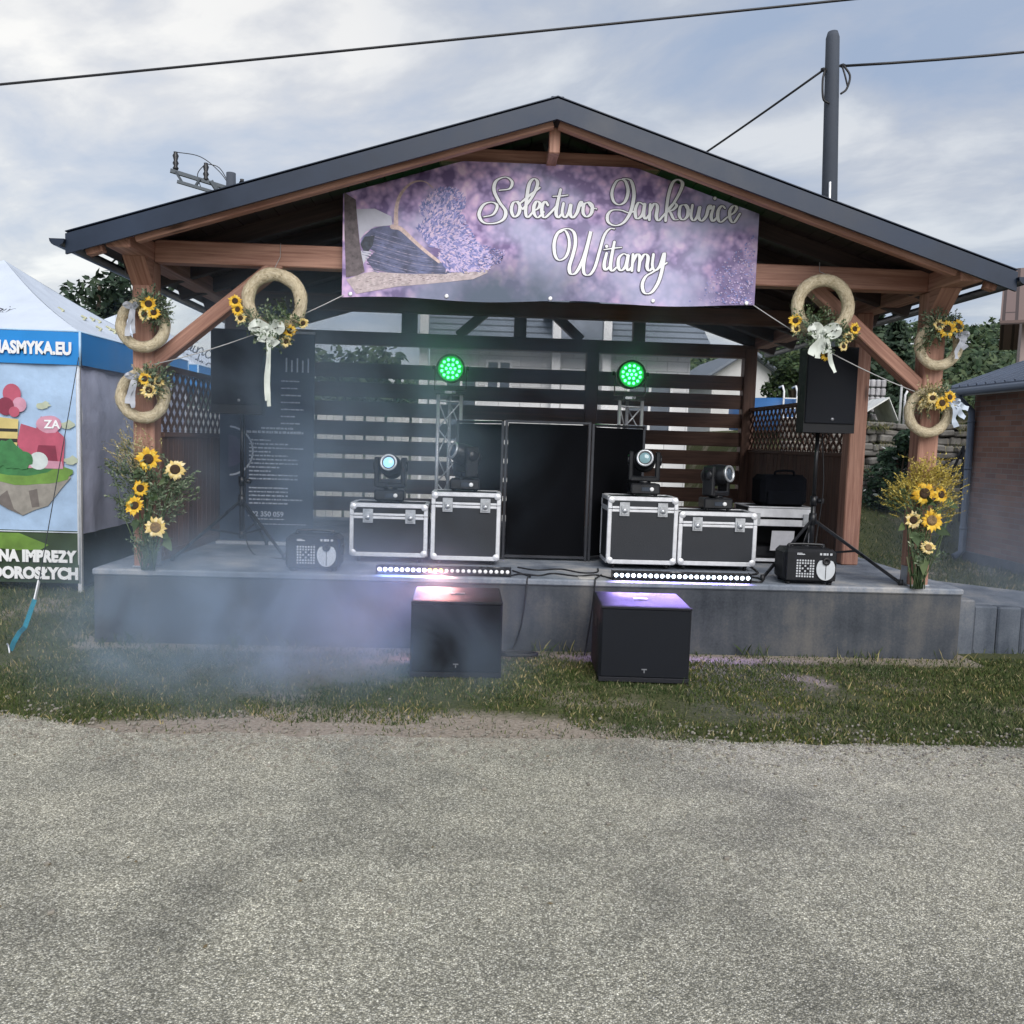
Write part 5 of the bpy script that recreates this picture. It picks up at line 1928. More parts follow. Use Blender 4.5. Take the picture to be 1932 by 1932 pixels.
CY = 7.0
flight_case('flight_case', 'low wide silver edged black flight case, leftmost of the row', -1.045, -0.400, CY, CY + 0.40, 0.612, 1.055, DZ)
flight_case('flight_case', 'tall silver edged black flight case left of the black booth', -0.375, 0.200, CY - 0.02, CY + 0.38, 0.600, 1.165, DZ)
flight_case('flight_case', 'tall silver edged black flight case right of the black booth', 1.088, 1.680, CY - 0.02, CY + 0.38, 0.605, 1.17, DZ)
flight_case('flight_case', 'low wide silver edged black flight case right of the right tall case', 1.692, 2.360, CY, CY + 0.40, 0.605, 1.06, DZ)

# open rack case with papers behind, bag on top
rk = thing('rack_case', 'open silver edged rack case holding papers behind the right fog machine', 'rack case', (2.8, 7.75, DZ))
mb = MB()
X0, X1, Y0, Y1, Z0, Z1 = 2.46, 3.05, 7.55, 7.95, DZ + 0.03, 1.07
mb.box(X0, X1, Y1 - 0.02, Y1, Z0, Z1)
mb.box(X0 + 0.02, X1 - 0.02, Y0 + 0.01, Y1 - 0.02, Z1 - 0.04, Z1 + 0.004, 0.003)
mb.box(X0, X0 + 0.02, Y0, Y1 - 0.02, Z0, Z1)
mb.box(X1 - 0.02, X1, Y0, Y1 - 0.02, Z0, Z1)
mb.box(X0 + 0.02, X1 - 0.02, Y0, Y1 - 0.02, Z0, Z0 + 0.03)
mb.box(X0 + 0.02, X1 - 0.02, Y0 + 0.06, Y1 - 0.02, Z0 + 0.03, Z0 + 0.12, 0.005)
mb.build('body', BLACK, rk)
mb = MB()
mb.box(X0 - 0.01, X1 + 0.01, Y0 - 0.01, Y0 + 0.025, Z1, Z1 + 0.012, 0.003)
mb.box(X0 - 0.01, X1 + 0.01, Y1 - 0.025, Y1 + 0.01, Z1, Z1 + 0.012, 0.003)
for x in (X0 + 0.005, X1 - 0.005):
    mb.box(x - 0.0145, x + 0.0145, Y0 + 0.02, Y1 - 0.02, Z1 + 0.001, Z1 + 0.0115, 0.003)
mb.box(X0 - 0.01, X1 + 0.01, Y0 - 0.012, Y0 + 0.012, Z1 - 0.085, Z1 - 0.005, 0.004)
mb.box(X0 - 0.01, X1 + 0.01, Y0 - 0.016, Y0 + 0.012, Z1 - 0.165, Z1 - 0.105, 0.004)
mb.box(X0 - 0.01, X1 + 0.01, Y0 - 0.012, Y0 + 0.012, Z0 - 0.01, Z0 + 0.02, 0.004)
for x in (X0 + 0.012, X1 - 0.012):
    mb.box(x - 0.02, x + 0.02, Y0 - 0.011, Y0 + 0.011, Z0 + 0.022, Z1 - 0.17, 0.004)
mb.build('edge_trim', ALU, rk)
for x in (X0 + 0.06, X1 - 0.06):
    mb = MB()
    mb.box(x - 0.04, x + 0.04, Y0 - 0.026, Y0 - 0.014, Z1 - 0.15, Z1 - 0.05, 0.006)
    mb.build('latch', STEEL, rk)
mb = MB()
mb.prism([(2.66, 7.52, 0.685), (2.87, 7.525, 0.69), (2.90, 7.58, 0.86), (2.69, 7.575, 0.86)], (0, 0.006, 0))
tag(mb.build('paper_sheet', M('grey_paper', (0.50, 0.50, 0.53), 0.8), origin=(2.78, 7.55, 0.69)), 'pale sheet of paper leaning in the open rack case', 'paper')
bg_ = thing('equipment_bag', 'square black equipment bag sitting on the rack case', 'bag', (2.79, 7.75, 1.085))
mb = MB()
mb.obox((2.79, 7.74, 1.225), ((1, 0, 0.02), (0, 1, 0), (-0.02, 0, 1)), (0.215, 0.15, 0.142), 0.04)
mb.build('body', FABRIC, bg_)
mb = MB()
mb.box(2.63, 2.95, 7.565, 7.60, 1.10, 1.22, 0.02)
mb.tube(catmull([(2.70, 7.62, 1.365), (2.72, 7.62, 1.40), (2.86, 7.62, 1.405), (2.88, 7.62, 1.365)], 6), 0.010, 6)
mb.build('pocket_and_handle', FABRIC, bg_)

# ------------------------------------------------------------------ folding black booth front
bo = thing('booth_front', 'folding black fabric booth front standing between the two tall cases', 'booth', (0.6, 7.45, DZ))
FR = M('booth_frame', (0.055, 0.058, 0.068), 0.35, 0.5, 0.15, 8)
LY = M('stretch_fabric', (0.004, 0.0045, 0.006), 0.9, 0, 0.25, 2, spec=0.08)
ZT = 1.785
nodes = [(-0.205, 7.80), (0.222, 7.40), (0.985, 7.40), (1.535, 7.80)]
for k in range(3):
    (xa, ya), (xb, yb) = nodes[k], nodes[k + 1]
    d = Vector((xb - xa, yb - ya, 0)).normalized() * 0.018
    a, b_ = Vector((xa, ya, 0)) + d, Vector((xb, yb, 0)) - d
    zt = ZT - 0.012 * (k != 1)
    mb = MB()
    for q in (a, b_):
        mb.bar((q.x, q.y, DZ), (q.x, q.y, zt), 0.026, 0.026, (0, 1, 0), 0.004)
    mb.bar((a.x, a.y, zt - 0.013), (b_.x, b_.y, zt - 0.013), 0.024, 0.024, ch=0.004)
    mb.bar((a.x, a.y, DZ + 0.03), (b_.x, b_.y, DZ + 0.03), 0.024, 0.024, ch=0.004)
    fr = mb.build('panel_frame', FR, bo)
    mb = MB()
    nrm = Vector((d.y, -d.x, 0)).normalized()
    N = 14
    for j in range(N + 1):
        for i in range(N + 1):
            u, v = i / N, j / N
            p = (a + d * 0.9).lerp(b_ - d * 0.9, u)
            s = 0.016 * math.sin(math.pi * u) * math.sin(math.pi * v)
            mb.v.append((p.x - nrm.x * s, p.y - nrm.y * s, DZ + 0.045 + (zt - DZ - 0.075) * v))
    for j in range(N):
        for i in range(N):
            q = j * (N + 1) + i
            mb.face((q, q + 1, q + N + 2, q + N + 1), 0, True)
    mb.build('fabric_panel', LY, fr)

# ------------------------------------------------------------------ truss towers with green floodlights
def truss_tower(label, x, y, z0, z1):
    t = thing('truss_tower', label, 'truss', (x, y, z0), 'triangular truss towers either side of the booth')
    w = 0.105
    c = [Vector((x - w, y - 0.06, 0)), Vector((x + w, y - 0.06, 0)), Vector((x - 0.005, y + 0.11, 0))]
    mb = MB()
    for p in c:
        mb.tube([(p.x, p.y, z0 + 0.02), (p.x, p.y, z1)], 0.0165, 10)
    mb.build('chord', ALU, t)
    mb = MB()
    st = 0.25
    for i in range(3):
        a, b_ = c[i], c[(i + 1) % 3]
        z = z1 - 0.06
        mb.tube([(a.x, a.y, z), (b_.x, b_.y, z)], 0.007, 6)
        s = 0
        while z - st > z0:
            p, q = (a, b_) if s % 2 else (b_, a)
            mb.tube([(p.x, p.y, z), (q.x, q.y, z - st)], 0.007, 6)
            z -= st
            s += 1
    mb.build('lacing', ALU, t)
    mb = MB()
    mb.box(x - 0.15, x + 0.15, y - 0.14, y + 0.16, z0, z0 + 0.012, 0.003)
    mb.build('base_plate', FR, t)
    mb = MB()
    mb.box(x - 0.13, x + 0.13, y - 0.10, y + 0.14, z1, z1 + 0.010, 0.003)
    mb.build('top_plate', FR, t)
    return t


GLED = M('green_led', (0.05, 0.7, 0.15), 0.4, 0, 0, 1, emit=(0.03, 1.0, 0.12), es=9.0)
GRIM = M('green_glow_lens', (0.0, 0.05, 0.012), 0.25, 0, 0, 1, emit=(0.0, 0.34, 0.035), es=0.7)


def par_can(label, x, y, z):
    t = thing('floodlight', label, 'stage light', (x, y, z), 'green lit floodlights on the truss towers')
    mb = MB()
    mb.lathe([(0.0, 0.16), (0.10, 0.16), (0.128, 0.10), (0.132, 0.0), (0.132, -0.055), (0.118, -0.055), (0.114, -0.02)], (x, y, z), (0, 1, 0), 28)
    mb.build('can', BLACKGL, t)
    mb = MB()
    mb.lathe([(0.0, 0), (0.113, 0), (0.113, 0.01)], (x, y - 0.022, z), (0, -1, 0), 28)
    mb.build('lens', GRIM, t)
    led = None
    pos = [(0, 0)] + [(0.040 * math.cos(R(60 * i)), 0.040 * math.sin(R(60 * i))) for i in range(6)] + [(0.083 * math.cos(R(30 * i + 15)), 0.083 * math.sin(R(30 * i + 15))) for i in range(12)]
    for px, pz in pos:
        if led is None:
            mb = MB()
            mb.lathe([(0.0, 0.006), (0.009, 0.005), (0.0125, 0)], (0, 0, 0), (0, -1, 0), 10)
            led = mb.build('led', GLED, t, local=True)
            o = led
        else:
            o = led.copy()
            COL.objects.link(o)
            o.parent = t
        o.location = (px, -0.034, pz)
    mb = MB()
    for s in (-1, 1):
        mb.bar((x + s * 0.145, y + 0.03, z + 0.02), (x + s * 0.145, y + 0.03, z - 0.19), 0.008, 0.03, (0, 1, 0))
        mb.lathe([(0.02, 0), (0.02, 0.02), (0.0, 0.02)], (x + s * 0.150, y + 0.03, z + 0.01), (s, 0, 0), 10)
    mb.bar((x - 0.149, y + 0.03, z - 0.194), (x + 0.149, y + 0.03, z - 0.194), 0.03, 0.008)
    mb.build('yoke', BLACKGL, t)
    mb = MB()
    mb.box(x - 0.05, x + 0.05, y - 0.02, y + 0.09, z - 0.23, z - 0.199, 0.004)
    mb.lathe([(0.012, 0), (0.012, 0.01), (0.0, 0.01)], (x + 0.03, y - 0.02, z - 0.215), (0, -1, 0), 10)
    mb.build('clamp', STEEL, t)
    L = bpy.data.lights.new('green_lamp', 'SPOT')
    L.energy = 2.2
    L.color = (0.03, 1.0, 0.15)
    L.spot_size = R(150)
    L.spot_blend = 1.0
    L.shadow_soft_size = 0.1
    lo = bpy.data.objects.new('green_lamp', L)
    COL.objects.link(lo)
    lo.parent = t
    lo.location = (0, -0.08, 0)
    lo.rotation_euler = (R(-90), 0, 0)
    return t


truss_tower('silver triangular truss tower rising behind the left tall case', -0.275, 7.93, DZ, 2.005)
truss_tower('silver triangular truss tower rising behind the right end of the booth', 1.405, 7.95, DZ, 2.01)
par_can('round floodlight glowing green on the left truss tower', -0.275, 7.93, 2.245)
par_can('round floodlight glowing green on the right truss tower', 1.405, 7.95, 2.25)

# ------------------------------------------------------------------ moving heads
def moving_head(label, x, y, z, pan, tilt, glow=None, es=0.0, k=1.0):
    """pan: turn about z (0 = facing the camera), tilt: degrees up; built at local origin then turned"""
    t = thing('moving_head', label, 'stage light', (x, y, z), 'moving head lights on the flight cases')
    mb = MB()
    mb.box(-0.125 * k, 0.125 * k, -0.10, 0.10, 0.012, 0.105, 0.012)
    for sx_ in (-1, 1):
        for sy_ in (-1, 1):
            mb.lathe([(0.015, 0), (0.018, 0.014)], (sx_ * 0.09, sy_ * 0.07, 0), n=10)
    mb.build('base', BLACKGL, t, local=True)
    mb = MB()
    mb.box(-0.035, 0.035, -0.104, -0.099, 0.040, 0.075, 0.002)
    mb.build('display', M('display_glass', (0.03, 0.04, 0.06), 0.1, spec=0.8), t, local=True)
    mb = MB()
    mb.lathe([(0.018, 0), (0.018, 0.006), (0.012, 0.010), (0.0, 0.010)], (0.052, -0.100, 0.058), (0, -1, 0), 14)
    mb.build('knob', WHITE, t, local=True)
    rz = Matrix.Rotation(R(pan), 4, 'Z')
    mb = MB()
    mb.lathe([(0.06, 0.105), (0.06, 0.125)], (0, 0, 0), n=20)
    mb.obox((0, 0, 0.142), (rz @ Vector((1, 0, 0)), rz @ Vector((0, 1, 0)), (0, 0, 1)), (0.115 * k, 0.06, 0.022), 0.012)
    for s in (-1, 1):
        c = rz @ Vector((s * 0.112 * k, 0, 0.25))
        mb.obox(c, (rz @ Vector((1, 0, 0)), rz @ Vector((0, 1, 0)), (0, 0, 1)), (0.020, 0.055, 0.125), 0.014)
        # pivot disc on the outside of each arm
        mb.lathe([(0.045, 0), (0.04, 0.012), (0.0, 0.014)], rz @ Vector((s * 0.132 * k, 0, 0.30)), rz @ Vector((s, 0, 0)), 16)
    mb.build('yoke', BLACKGL, t, local=True)
    mb = MB()
    f = rz @ Vector((0, -math.cos(R(tilt)), math.sin(R(tilt))))
    c = Vector((0, 0, 0.30))
    mb.lathe([(0.0, -0.14), (0.055, -0.13), (0.082, -0.09), (0.090, -0.02), (0.088, 0.05), (0.076, 0.105), (0.070, 0.125)], c, f, 24)
    for a in range(8):      # cooling ribs
        mb.lathe([(0.0915, -0.085 + a * 0.014), (0.0935, -0.081 + a * 0.014), (0.0915, -0.077 + a * 0.014)], c, f, 24)
    mb.build('head', BLACKGL, t, local=True)
    mb = MB()
    mb.lathe([(0.072, 0.120), (0.072, 0.134), (0.056, 0.136), (0.054, 0.124)], c, f, 28)
    rim = mb.build('lens_ring', M('ring_metal', (0.55, 0.57, 0.6), 0.35, 0.6, 0.05, 9), t, local=True)
    mb = MB()
    mb.lathe([(0.0, 0.138), (0.025, 0.134), (0.045, 0.126), (0.054, 0.116)], c, f, 24)
    if glow:
        lm = M('lens_' + str(len(MATS)), (0.1, 0.15, 0.2), 0.05, 0, 0, 1, spec=1.0, emit=glow, es=es)
    else:
        lm = M('lens_glass', (0.10, 0.13, 0.17), 0.05, 0.3, 0, 1, spec=1.0)
    mb.build('lens', lm, t, local=True)
    return t


moving_head('black moving head light with bluish lens on the leftmost low case', -0.735, 7.22, 1.056, -4, 16, (0.30, 0.62, 1.0), 0.8)
moving_head('black moving head light turned left on the left tall case', -0.105, 7.2, 1.166, -62, 18, None, 0)
moving_head('black moving head light with greenish lens on the right tall case', 1.42, 7.2, 1.171, -10, 10, (0.45, 0.85, 0.8), 0.12)
moving_head('black moving head light turned right on the right low case', 2.06, 7.24, 1.061, 40, 8, None, 0)

# ------------------------------------------------------------------ LED bars along the stage lip
LB = M('led_violet', (0.4, 0.4, 0.5), 0.3, 0, 0, 1, emit=(0.78, 0.74, 1.0), es=3.4)
LY_ = M('led_yellow', (0.5, 0.5, 0.2), 0.3, 0, 0, 1, emit=(1.0, 0.80, 0.08), es=2.0)
LO = M('led_dim', (0.60, 0.60, 0.62), 0.25, 0, 0, 1, emit=(1.0, 1.0, 1.0), es=0.22)
LW = M('led_cold', (0.5, 0.5, 0.6), 0.3, 0, 0, 1, emit=(0.72, 0.86, 1.0), es=4.2)


def led_bar(label, x0, x1, y, z, pattern, lamps):
    t = thing('led_bar', label, 'light bar', ((x0 + x1) / 2, y, z), 'lit bars along the front edge of the stage')
    cx = (x0 + x1) / 2
    mb = MB()
    mb.box(x0, x1, y, y + 0.075, z + 0.008, z + 0.068, 0.006)
    mb.box(x0 - 0.006, x0, y - 0.004, y + 0.078, z, z + 0.072, 0.002)
    mb.box(x1, x1 + 0.006, y - 0.004, y + 0.078, z, z + 0.072, 0.002)
    mb.build('housing', BLACKGL, t)
    src = {}
    n = len(pattern)
    for i, m in enumerate(pattern):
        if m.name not in src:
            mb = MB()
            mb.lathe([(0.0, 0.008), (0.010, 0.006), (0.0155, 0)], (0, 0, 0), (0, -1, 0), 10)
            o = mb.build('led', m, t, local=True)
            src[m.name] = o
        else:
            o = src[m.name].copy()
            COL.objects.link(o)
            o.parent = t
        o.location = (x0 + (x1 - x0) * (i + 0.5) / n - cx, -0.001, 0.040)
    for xa, xb, colr, e in lamps:
        L = bpy.data.lights.new('bar_lamp', 'AREA')
        L.shape = 'RECTANGLE'
        L.size = xb - xa
        L.size_y = 0.03
        L.energy = e
        L.color = colr
        L.spread = R(150)
        lo = bpy.data.objects.new('bar_lamp', L)
        COL.objects.link(lo)
        lo.parent = t
        lo.location = ((xa + xb) / 2 - cx, -0.03, 0.045)
        lo.rotation_euler = (R(-55), 0, 0)
    return t


led_bar('light bar half lit violet with one yellow patch at left of the stage lip', -0.745, 0.270, 6.415, DZ, [LB] * 9 + [LY_] * 3 + [LO] * 12,
        [(-0.72, -0.36, (0.30, 0.42, 1.0), 2.0), (-0.36, -0.20, (1.0, 0.42, 0.40), 5.0)])
led_bar('light bar lit cold white along its whole length at right of the stage lip', 1.060, 2.130, 6.405, DZ, [LW] * 24,
        [(1.06, 2.10, (0.42, 0.30, 1.0), 9.0)])

# ------------------------------------------------------------------ fog machines
def fog_machine(label, x, y, z, rz=0):
    t = thing('fog_machine', label, 'fog machine', (x, y, z), 'fog machines on the stage lip', R(rz))
    mb = MB()
    mb.box(-0.205, 0.205, -0.14, 0.14, 0.018, 0.275, 0.03)
    mb.box(-0.19, 0.19, -0.15, -0.13, 0.035, 0.26, 0.02)
    for sx_ in (-1, 1):
        for sy_ in (-1, 1):
            mb.lathe([(0.018, 0), (0.022, 0.02)], (sx_ * 0.16, sy_ * 0.10, 0), n=10)
    mb.build('case', BLACK, t, local=True)
    mb = MB()
    mb.tube(catmull([(-0.13, 0, 0.272), (-0.12, 0, 0.30), (0.12, 0, 0.30), (0.13, 0, 0.272)], 5), 0.011, 6)
    mb.build('handle', BLACKGL, t, local=True)
    mb = MB()
    # pale oval nozzle plate with a notch on top and a seam
    pts = []
    for i in range(40):
        a = 2 * math.pi * i / 40 + math.pi / 2
        r = 1.0
        px, pz = 0.072 * math.cos(a), 0.088 * math.sin(a)
        if pz > 0.062:
            pz = 0.062 + (pz - 0.062) * 0.3
        pts.append((0.108 + px, -0.152, 0.130 + pz))
    mb.prism(pts, (0, -0.008, 0))
    pl = mb.build('nozzle_plate', M('pale_metal', (0.60, 0.63, 0.66), 0.4, 0.2, 0.08, 12), t, local=True)
    mb = MB()
    mb.lathe([(0.030, 0), (0.030, 0.012), (0.014, 0.014), (0.012, 0.004), (0, 0.004)], (0.108, -0.158, 0.190), (0, -1, 0), 18)
    mb.box(0.1055, 0.1105, -0.1615, -0.160, 0.05, 0.16)
    mb.build('nozzle', CABLE, t, local=True)
    mb = MB()
    for i in range(7):
        for j in range(7):
            if 2 <= i <= 4 and 2 <= j <= 4 and (i + j) % 2 == 0:
                continue
            a, c = -0.115 + i * 0.0205, 0.062 + j * 0.0205
            mb.box(a, a + 0.0125, -0.1525, -0.149, c, c + 0.0125)
    mb.build('vent_print', M('print_white', (0.55, 0.57, 0.6), 0.6), t, local=True)
    mb = MB()
    for i, w in enumerate((0.02, 0.028, 0.016, 0.022)):
        mb.box(0.060 + i * 0.026, 0.060 + i * 0.026 + w * 0.8, -0.1525, -0.149, 0.236, 0.252)
    mb.box(-0.115, -0.055, -0.1525, -0.149, 0.236, 0.243)
    mb.box(-0.115, -0.075, -0.1525, -0.149, 0.246, 0.250)
    mb.build('maker_print', MATS['print_white'], t, local=True)
    mb = MB()
    mb.box(0.205, 0.225, -0.05, 0.05, 0.12, 0.20, 0.008)
    mb.build('side_bracket', BLACKGL, t, local=True)
    return t


fog_machine('black fog machine with pale nozzle plate left of the flight cases', -1.245, 6.60, DZ, 2)
fog_machine('black fog machine with pale nozzle plate at the right end of the stage lip', 2.60, 6.54, DZ, -3)

# ------------------------------------------------------------------ loudspeakers
def pa_speaker(label, x, y, z, rz):
    t = thing('loudspeaker', label, 'speaker', (x, y, z), 'loudspeakers on tripod stands', R(rz))
    w, h = 0.205, 0.69
    mb = MB()
    mb.prism([(-w, -0.2, 0), (w, -0.2, 0), (w, 0.0, 0), (w * 0.6, 0.17, 0), (-w * 0.6, 0.17, 0), (-w, 0.0, 0)], (0, 0, h))
    mb.build('cabinet', BLACK, t, local=True)
    mb = MB()
    mb.box(-w + 0.008, w - 0.008, -0.214, -0.2, 0.075, h - 0.012, 0.006)
    mb.build('grille', M('steel_grille', (0.008, 0.010, 0.015), 0.6, 0.0, 0.15, 3, 0.5, 500, spec=0.25), t, local=True)
    mb = MB()
    mb.lathe([(0.013, 0), (0.013, 0.003), (0, 0.003)], (0.02, -0.214, 0.11), (0, -1, 0), 12)
    mb.build('badge', M('dull_badge', (0.28, 0.29, 0.32), 0.4, 0.5), t, local=True)
    mb = MB()
    for s in (-1, 1):
        mb.box(s * w - 0.004, s * w + 0.004, -0.08, 0.0, 0.30, 0.38, 0.003)
    mb.build('handle_cup', CABLE, t, local=True)
    return t


def tripod(label, x, y, z, top, feet, hub=0.42, low=0.16):
    t = thing('speaker_stand', label, 'stand', (x, y, z), 'black tripod speaker stands')
    mb = MB()
    mb.tube([(x, y, z + 0.12), (x, y, top - 0.55)], 0.020, 12)
    mb.tube([(x, y, top - 0.6), (x, y, top + 0.08)], 0.0165, 12)
    mb.build('pole', BLACKGL, t)
    mb = MB()
    mb.lathe([(0.03, -0.05), (0.034, 0.0), (0.03, 0.05)], (x, y, z + hub), n=12)
    mb.build('collar', BLACKGL, t)
    mb = MB()
    mb.lathe([(0.028, -0.03), (0.028, 0.03)], (x, y, z + low), n=12)
    mb.build('collar', BLACKGL, t)
    mb = MB()
    mb.lathe([(0.028, -0.04), (0.03, 0.04)], (x, y, top - 0.57), n=12)
    mb.lathe([(0.022, 0), (0.022, 0.05), (0, 0.05)], (x + 0.03, y - 0.01, top - 0.57), (1, -0.3, 0), 8)
    mb.build('collar', BLACKGL, t)
    for fx, fy in feet:
        mb = MB()
        mb.bar((x, y, z + hub), (fx, fy, z + 0.015), 0.016, 0.026, ch=0.003)
        lg = mb.build('leg', BLACKGL, t)
        mb = MB()
        mx, my, mz = x + (fx - x) * 0.5, y + (fy - y) * 0.5, z + hub * 0.5
        mb.bar((x, y, z + low), (mx, my, mz), 0.012, 0.018)
        mb.build('strut', BLACKGL, t)
        mb = MB()
        mb.lathe([(0.018, -0.014), (0.02, 0.0), (0.016, 0.03)], (fx, fy, z + 0.015), n=10)
        mb.build('rubber_foot', CABLE, lg)
    return t


pa_speaker('black loudspeaker on the left tripod, half behind the hanging wreath', -2.03, 7.35, 1.755, 6)
tripod('black tripod stand under the left loudspeaker', -2.03, 7.40, DZ, 1.755, [(-2.42, 6.83), (-1.60, 7.12), (-1.95, 7.95)], 0.46)
pa_speaker('black loudspeaker on the right tripod beside the red brown side post', 2.845, 7.0, 1.745, -4)
tripod('black tripod stand under the right loudspeaker', 2.845, 7.05, DZ, 1.745, [(3.36, 6.50), (2.28, 6.58), (2.95, 7.6)], 0.46)


def subwoofer(label, x, y, rz):
    t = thing('subwoofer', label, 'speaker', (x, y, 0), 'subwoofers standing on the grass', R(rz))
    w, h, d = 0.305, 0.525, 0.56
    mb = MB()
    mb.box(-w, w, 0.02, d, 0.012, h, 0.010)
    mb.box(-w, w, 0.0, 0.0195, 0.012, 0.045, 0.004)
    mb.box(-w, w, 0.0, 0.0195, h - 0.018, h, 0.004)
    mb.build('cabinet', M('sub_paint', (0.012, 0.013, 0.018), 0.55, 0, 0.15, 4, 0.5, 260, spec=0.35), t, local=True)
    mb = MB()
    mb.box(-w + 0.012, w - 0.012, 0.003, 0.019, 0.048, h - 0.021, 0.005)
    mb.build('grille', MATS['steel_grille'], t, local=True)
    mb = MB()
    mb.box(-0.018, 0.018, 0.0, 0.0025, 0.098, 0.106, 0.001)
    mb.box(-0.004, 0.004, 0.0, 0.0025, 0.078, 0.097, 0.001)
    mb.build('badge', MATS['dull_badge'], t, local=True)
    mb = MB()
    mb.box(-0.05, 0.05, 0.27, 0.33, h, h + 0.004, 0.002)
    mb.lathe([(0.022, 0), (0.022, 0.003), (0.018, 0.003)], (0, 0.30, h + 0.0035), n=14)
    mb.build('pole_socket', MATS['dull_badge'], t, local=True)
    for sx_ in (-1, 1):
        for yy in (0.06, d - 0.05):
            mb = MB()
            mb.lathe([(0.02, 0), (0.022, 0.013)], (sx_ * (w - 0.05), yy, 0), n=8)
            mb.build('foot', CABLE, t, local=True)
    for sx_ in (-1, 1):
        mb = MB()
        mb.box(sx_ * w - 0.003, sx_ * w + 0.003, 0.22, 0.36, 0.33, 0.40, 0.003)
        mb.build('handle_cup', CABLE, t, local=True)
    return t


subwoofer('black subwoofer on the grass lit pink and orange along its top', -0.112, 5.57, 0.8)
subwoofer('black subwoofer on the grass lit violet along its top', 1.150, 5.53, -2.5)

# ------------------------------------------------------------------ cables
def cable(label, pts, r=0.0065, group='cables on the stage and grass'):
    mb = MB()
    mb.tube(catmull(pts, 8), r, 6)
    return tag(mb.build('cable', CABLE, origin=pts[0]), label, 'cable', group)


z = DZ + 0.007
cable('black cable snaking from the left light bar past the booth', [(0.28, 6.46, z), (0.36, 6.55, z), (0.5, 6.50, z), (0.62, 6.62, z), (0.8, 6.52, z), (0.95, 6.60, z), (1.05, 6.46, z)])
cable('black cable looping over the stage edge in front of the booth', [(0.30, 6.72, z), (0.42, 6.45, z), (0.40, 6.375, z - 0.002), (0.39, 6.35, 0.45), (0.36, 6.345, 0.2), (0.30, 6.33, 0.02), (0.22, 6.2, 0.015)])
cable('black cable lying furthest back in front of the booth', [(0.35, 6.9, z), (0.5, 6.78, z), (0.7, 6.86, z), (0.85, 6.7, z), (0.98, 6.74, z), (1.02, 6.95, z)])
cable('black cable hanging over the stage edge beside the right subwoofer', [(1.0, 6.62, z), (0.93, 6.42, z), (0.915, 6.352, z - 0.01), (0.90, 6.345, 0.35), (0.86, 6.33, 0.05), (0.84, 6.25, 0.012)])
cable('coil of black cable on the ground between the two subwoofers', [(0.22 + 0.16 * math.cos(a * 0.8) + 0.1, 6.18 + 0.045 * math.sin(a * 0.8) - 0.02, 0.02 + 0.0012 * a) for a in range(22)], 0.007)
cable('black cable trailing between the right bar and the right fog machine', [(2.14, 6.46, z), (2.22, 6.44, z), (2.28, 6.6, z), (2.2, 6.75, z), (2.35, 6.9, z), (2.42, 7.3, z)], 0.009)
cable('black cable hanging down the left speaker stand', [(-2.0, 7.36, 1.75), (-1.985, 7.36, 1.3), (-2.0, 7.37, 0.8), (-1.9, 7.3, z), (-1.6, 7.05, z), (-1.3, 6.85, z)], 0.005)
cable('black cable hanging down the right speaker stand', [(2.87, 7.02, 1.74), (2.90, 7.0, 1.3), (2.87, 7.0, 0.9), (2.80, 6.9, z), (2.72, 6.72, z)], 0.005)
mb = MB()
mb.box(0.80, 0.93, 6.42, 6.52, DZ + 0.001, DZ + 0.004)
tag(mb.build('gaffer_tape', M('pale_tape', (0.50, 0.48, 0.46), 0.7), origin=(0.86, 6.47, DZ)), 'strip of pale tape holding cables on the stage lip', 'tape')
# ------------------------------------------------------------------ wreaths, bows, sunflowers
def straw_mat():
    m, t, b = newmat('straw')
    uv = nd(t, 'ShaderNodeUVMap')
    mp = nd(t, 'ShaderNodeMapping', ins={'Vector': uv.outputs[0], 'Scale': (14.0, 22.0, 1.0)})
    n = nd(t, 'ShaderNodeTexNoise', ins={'Vector': mp.outputs[0], 'Scale': 1.0, 'Detail': 6.0, 'Roughness': 0.7, 'Distortion': 0.6})
    c = ramp(t, n.outputs['Fac'], [(0.30, (0.30, 0.235, 0.14)), (0.48, (0.58, 0.49, 0.33)), (0.68, (0.76, 0.68, 0.52))])
    t.links.new(c, b.inputs['Base Color'])
    b.inputs['Roughness'].default_value = 0.75
    bp = nd(t, 'ShaderNodeBump', ins={'Strength': 0.9, 'Distance': 0.012, 'Height': n.outputs['Fac']})
    t.links.new(bp.outputs[0], b.inputs['Normal'])
    return m


STRAW = straw_mat()
PETAL = leaf_mat('petals', [(0, (0.62, 0.33, 0.022)), (0.5, (0.74, 0.45, 0.04)), (1, (0.80, 0.58, 0.10))])
PETALP = leaf_mat('pale_petals', [(0, (0.64, 0.46, 0.13)), (0.5, (0.74, 0.58, 0.25)), (1, (0.80, 0.68, 0.40))])
DISC = M('seed_disc', (0.055, 0.030, 0.014), 0.9, 0, 0.4, 60, 0.9, 160)
DISCL = M('pale_seed_disc', (0.23, 0.15, 0.07), 0.9, 0, 0.4, 60, 0.9, 160)
SAGE = leaf_mat('sage_leaves', [(0, (0.05, 0.085, 0.05)), (0.5, (0.12, 0.17, 0.10)), (1, (0.26, 0.30, 0.20))])
WHEAT = leaf_mat('dry_grass', [(0, (0.20, 0.17, 0.07)), (0.5, (0.38, 0.33, 0.16)), (1, (0.58, 0.52, 0.32))])
GSTEM = leaf_mat('green_stems', [(0, (0.045, 0.08, 0.035)), (1, (0.14, 0.19, 0.09))])
BOW = M('pale_ribbon', (0.62, 0.66, 0.60), 0.55, 0, 0.12, 9)
BOWW = M('white_ribbon', (0.40, 0.42, 0.47), 0.5, 0, 0.1, 9)


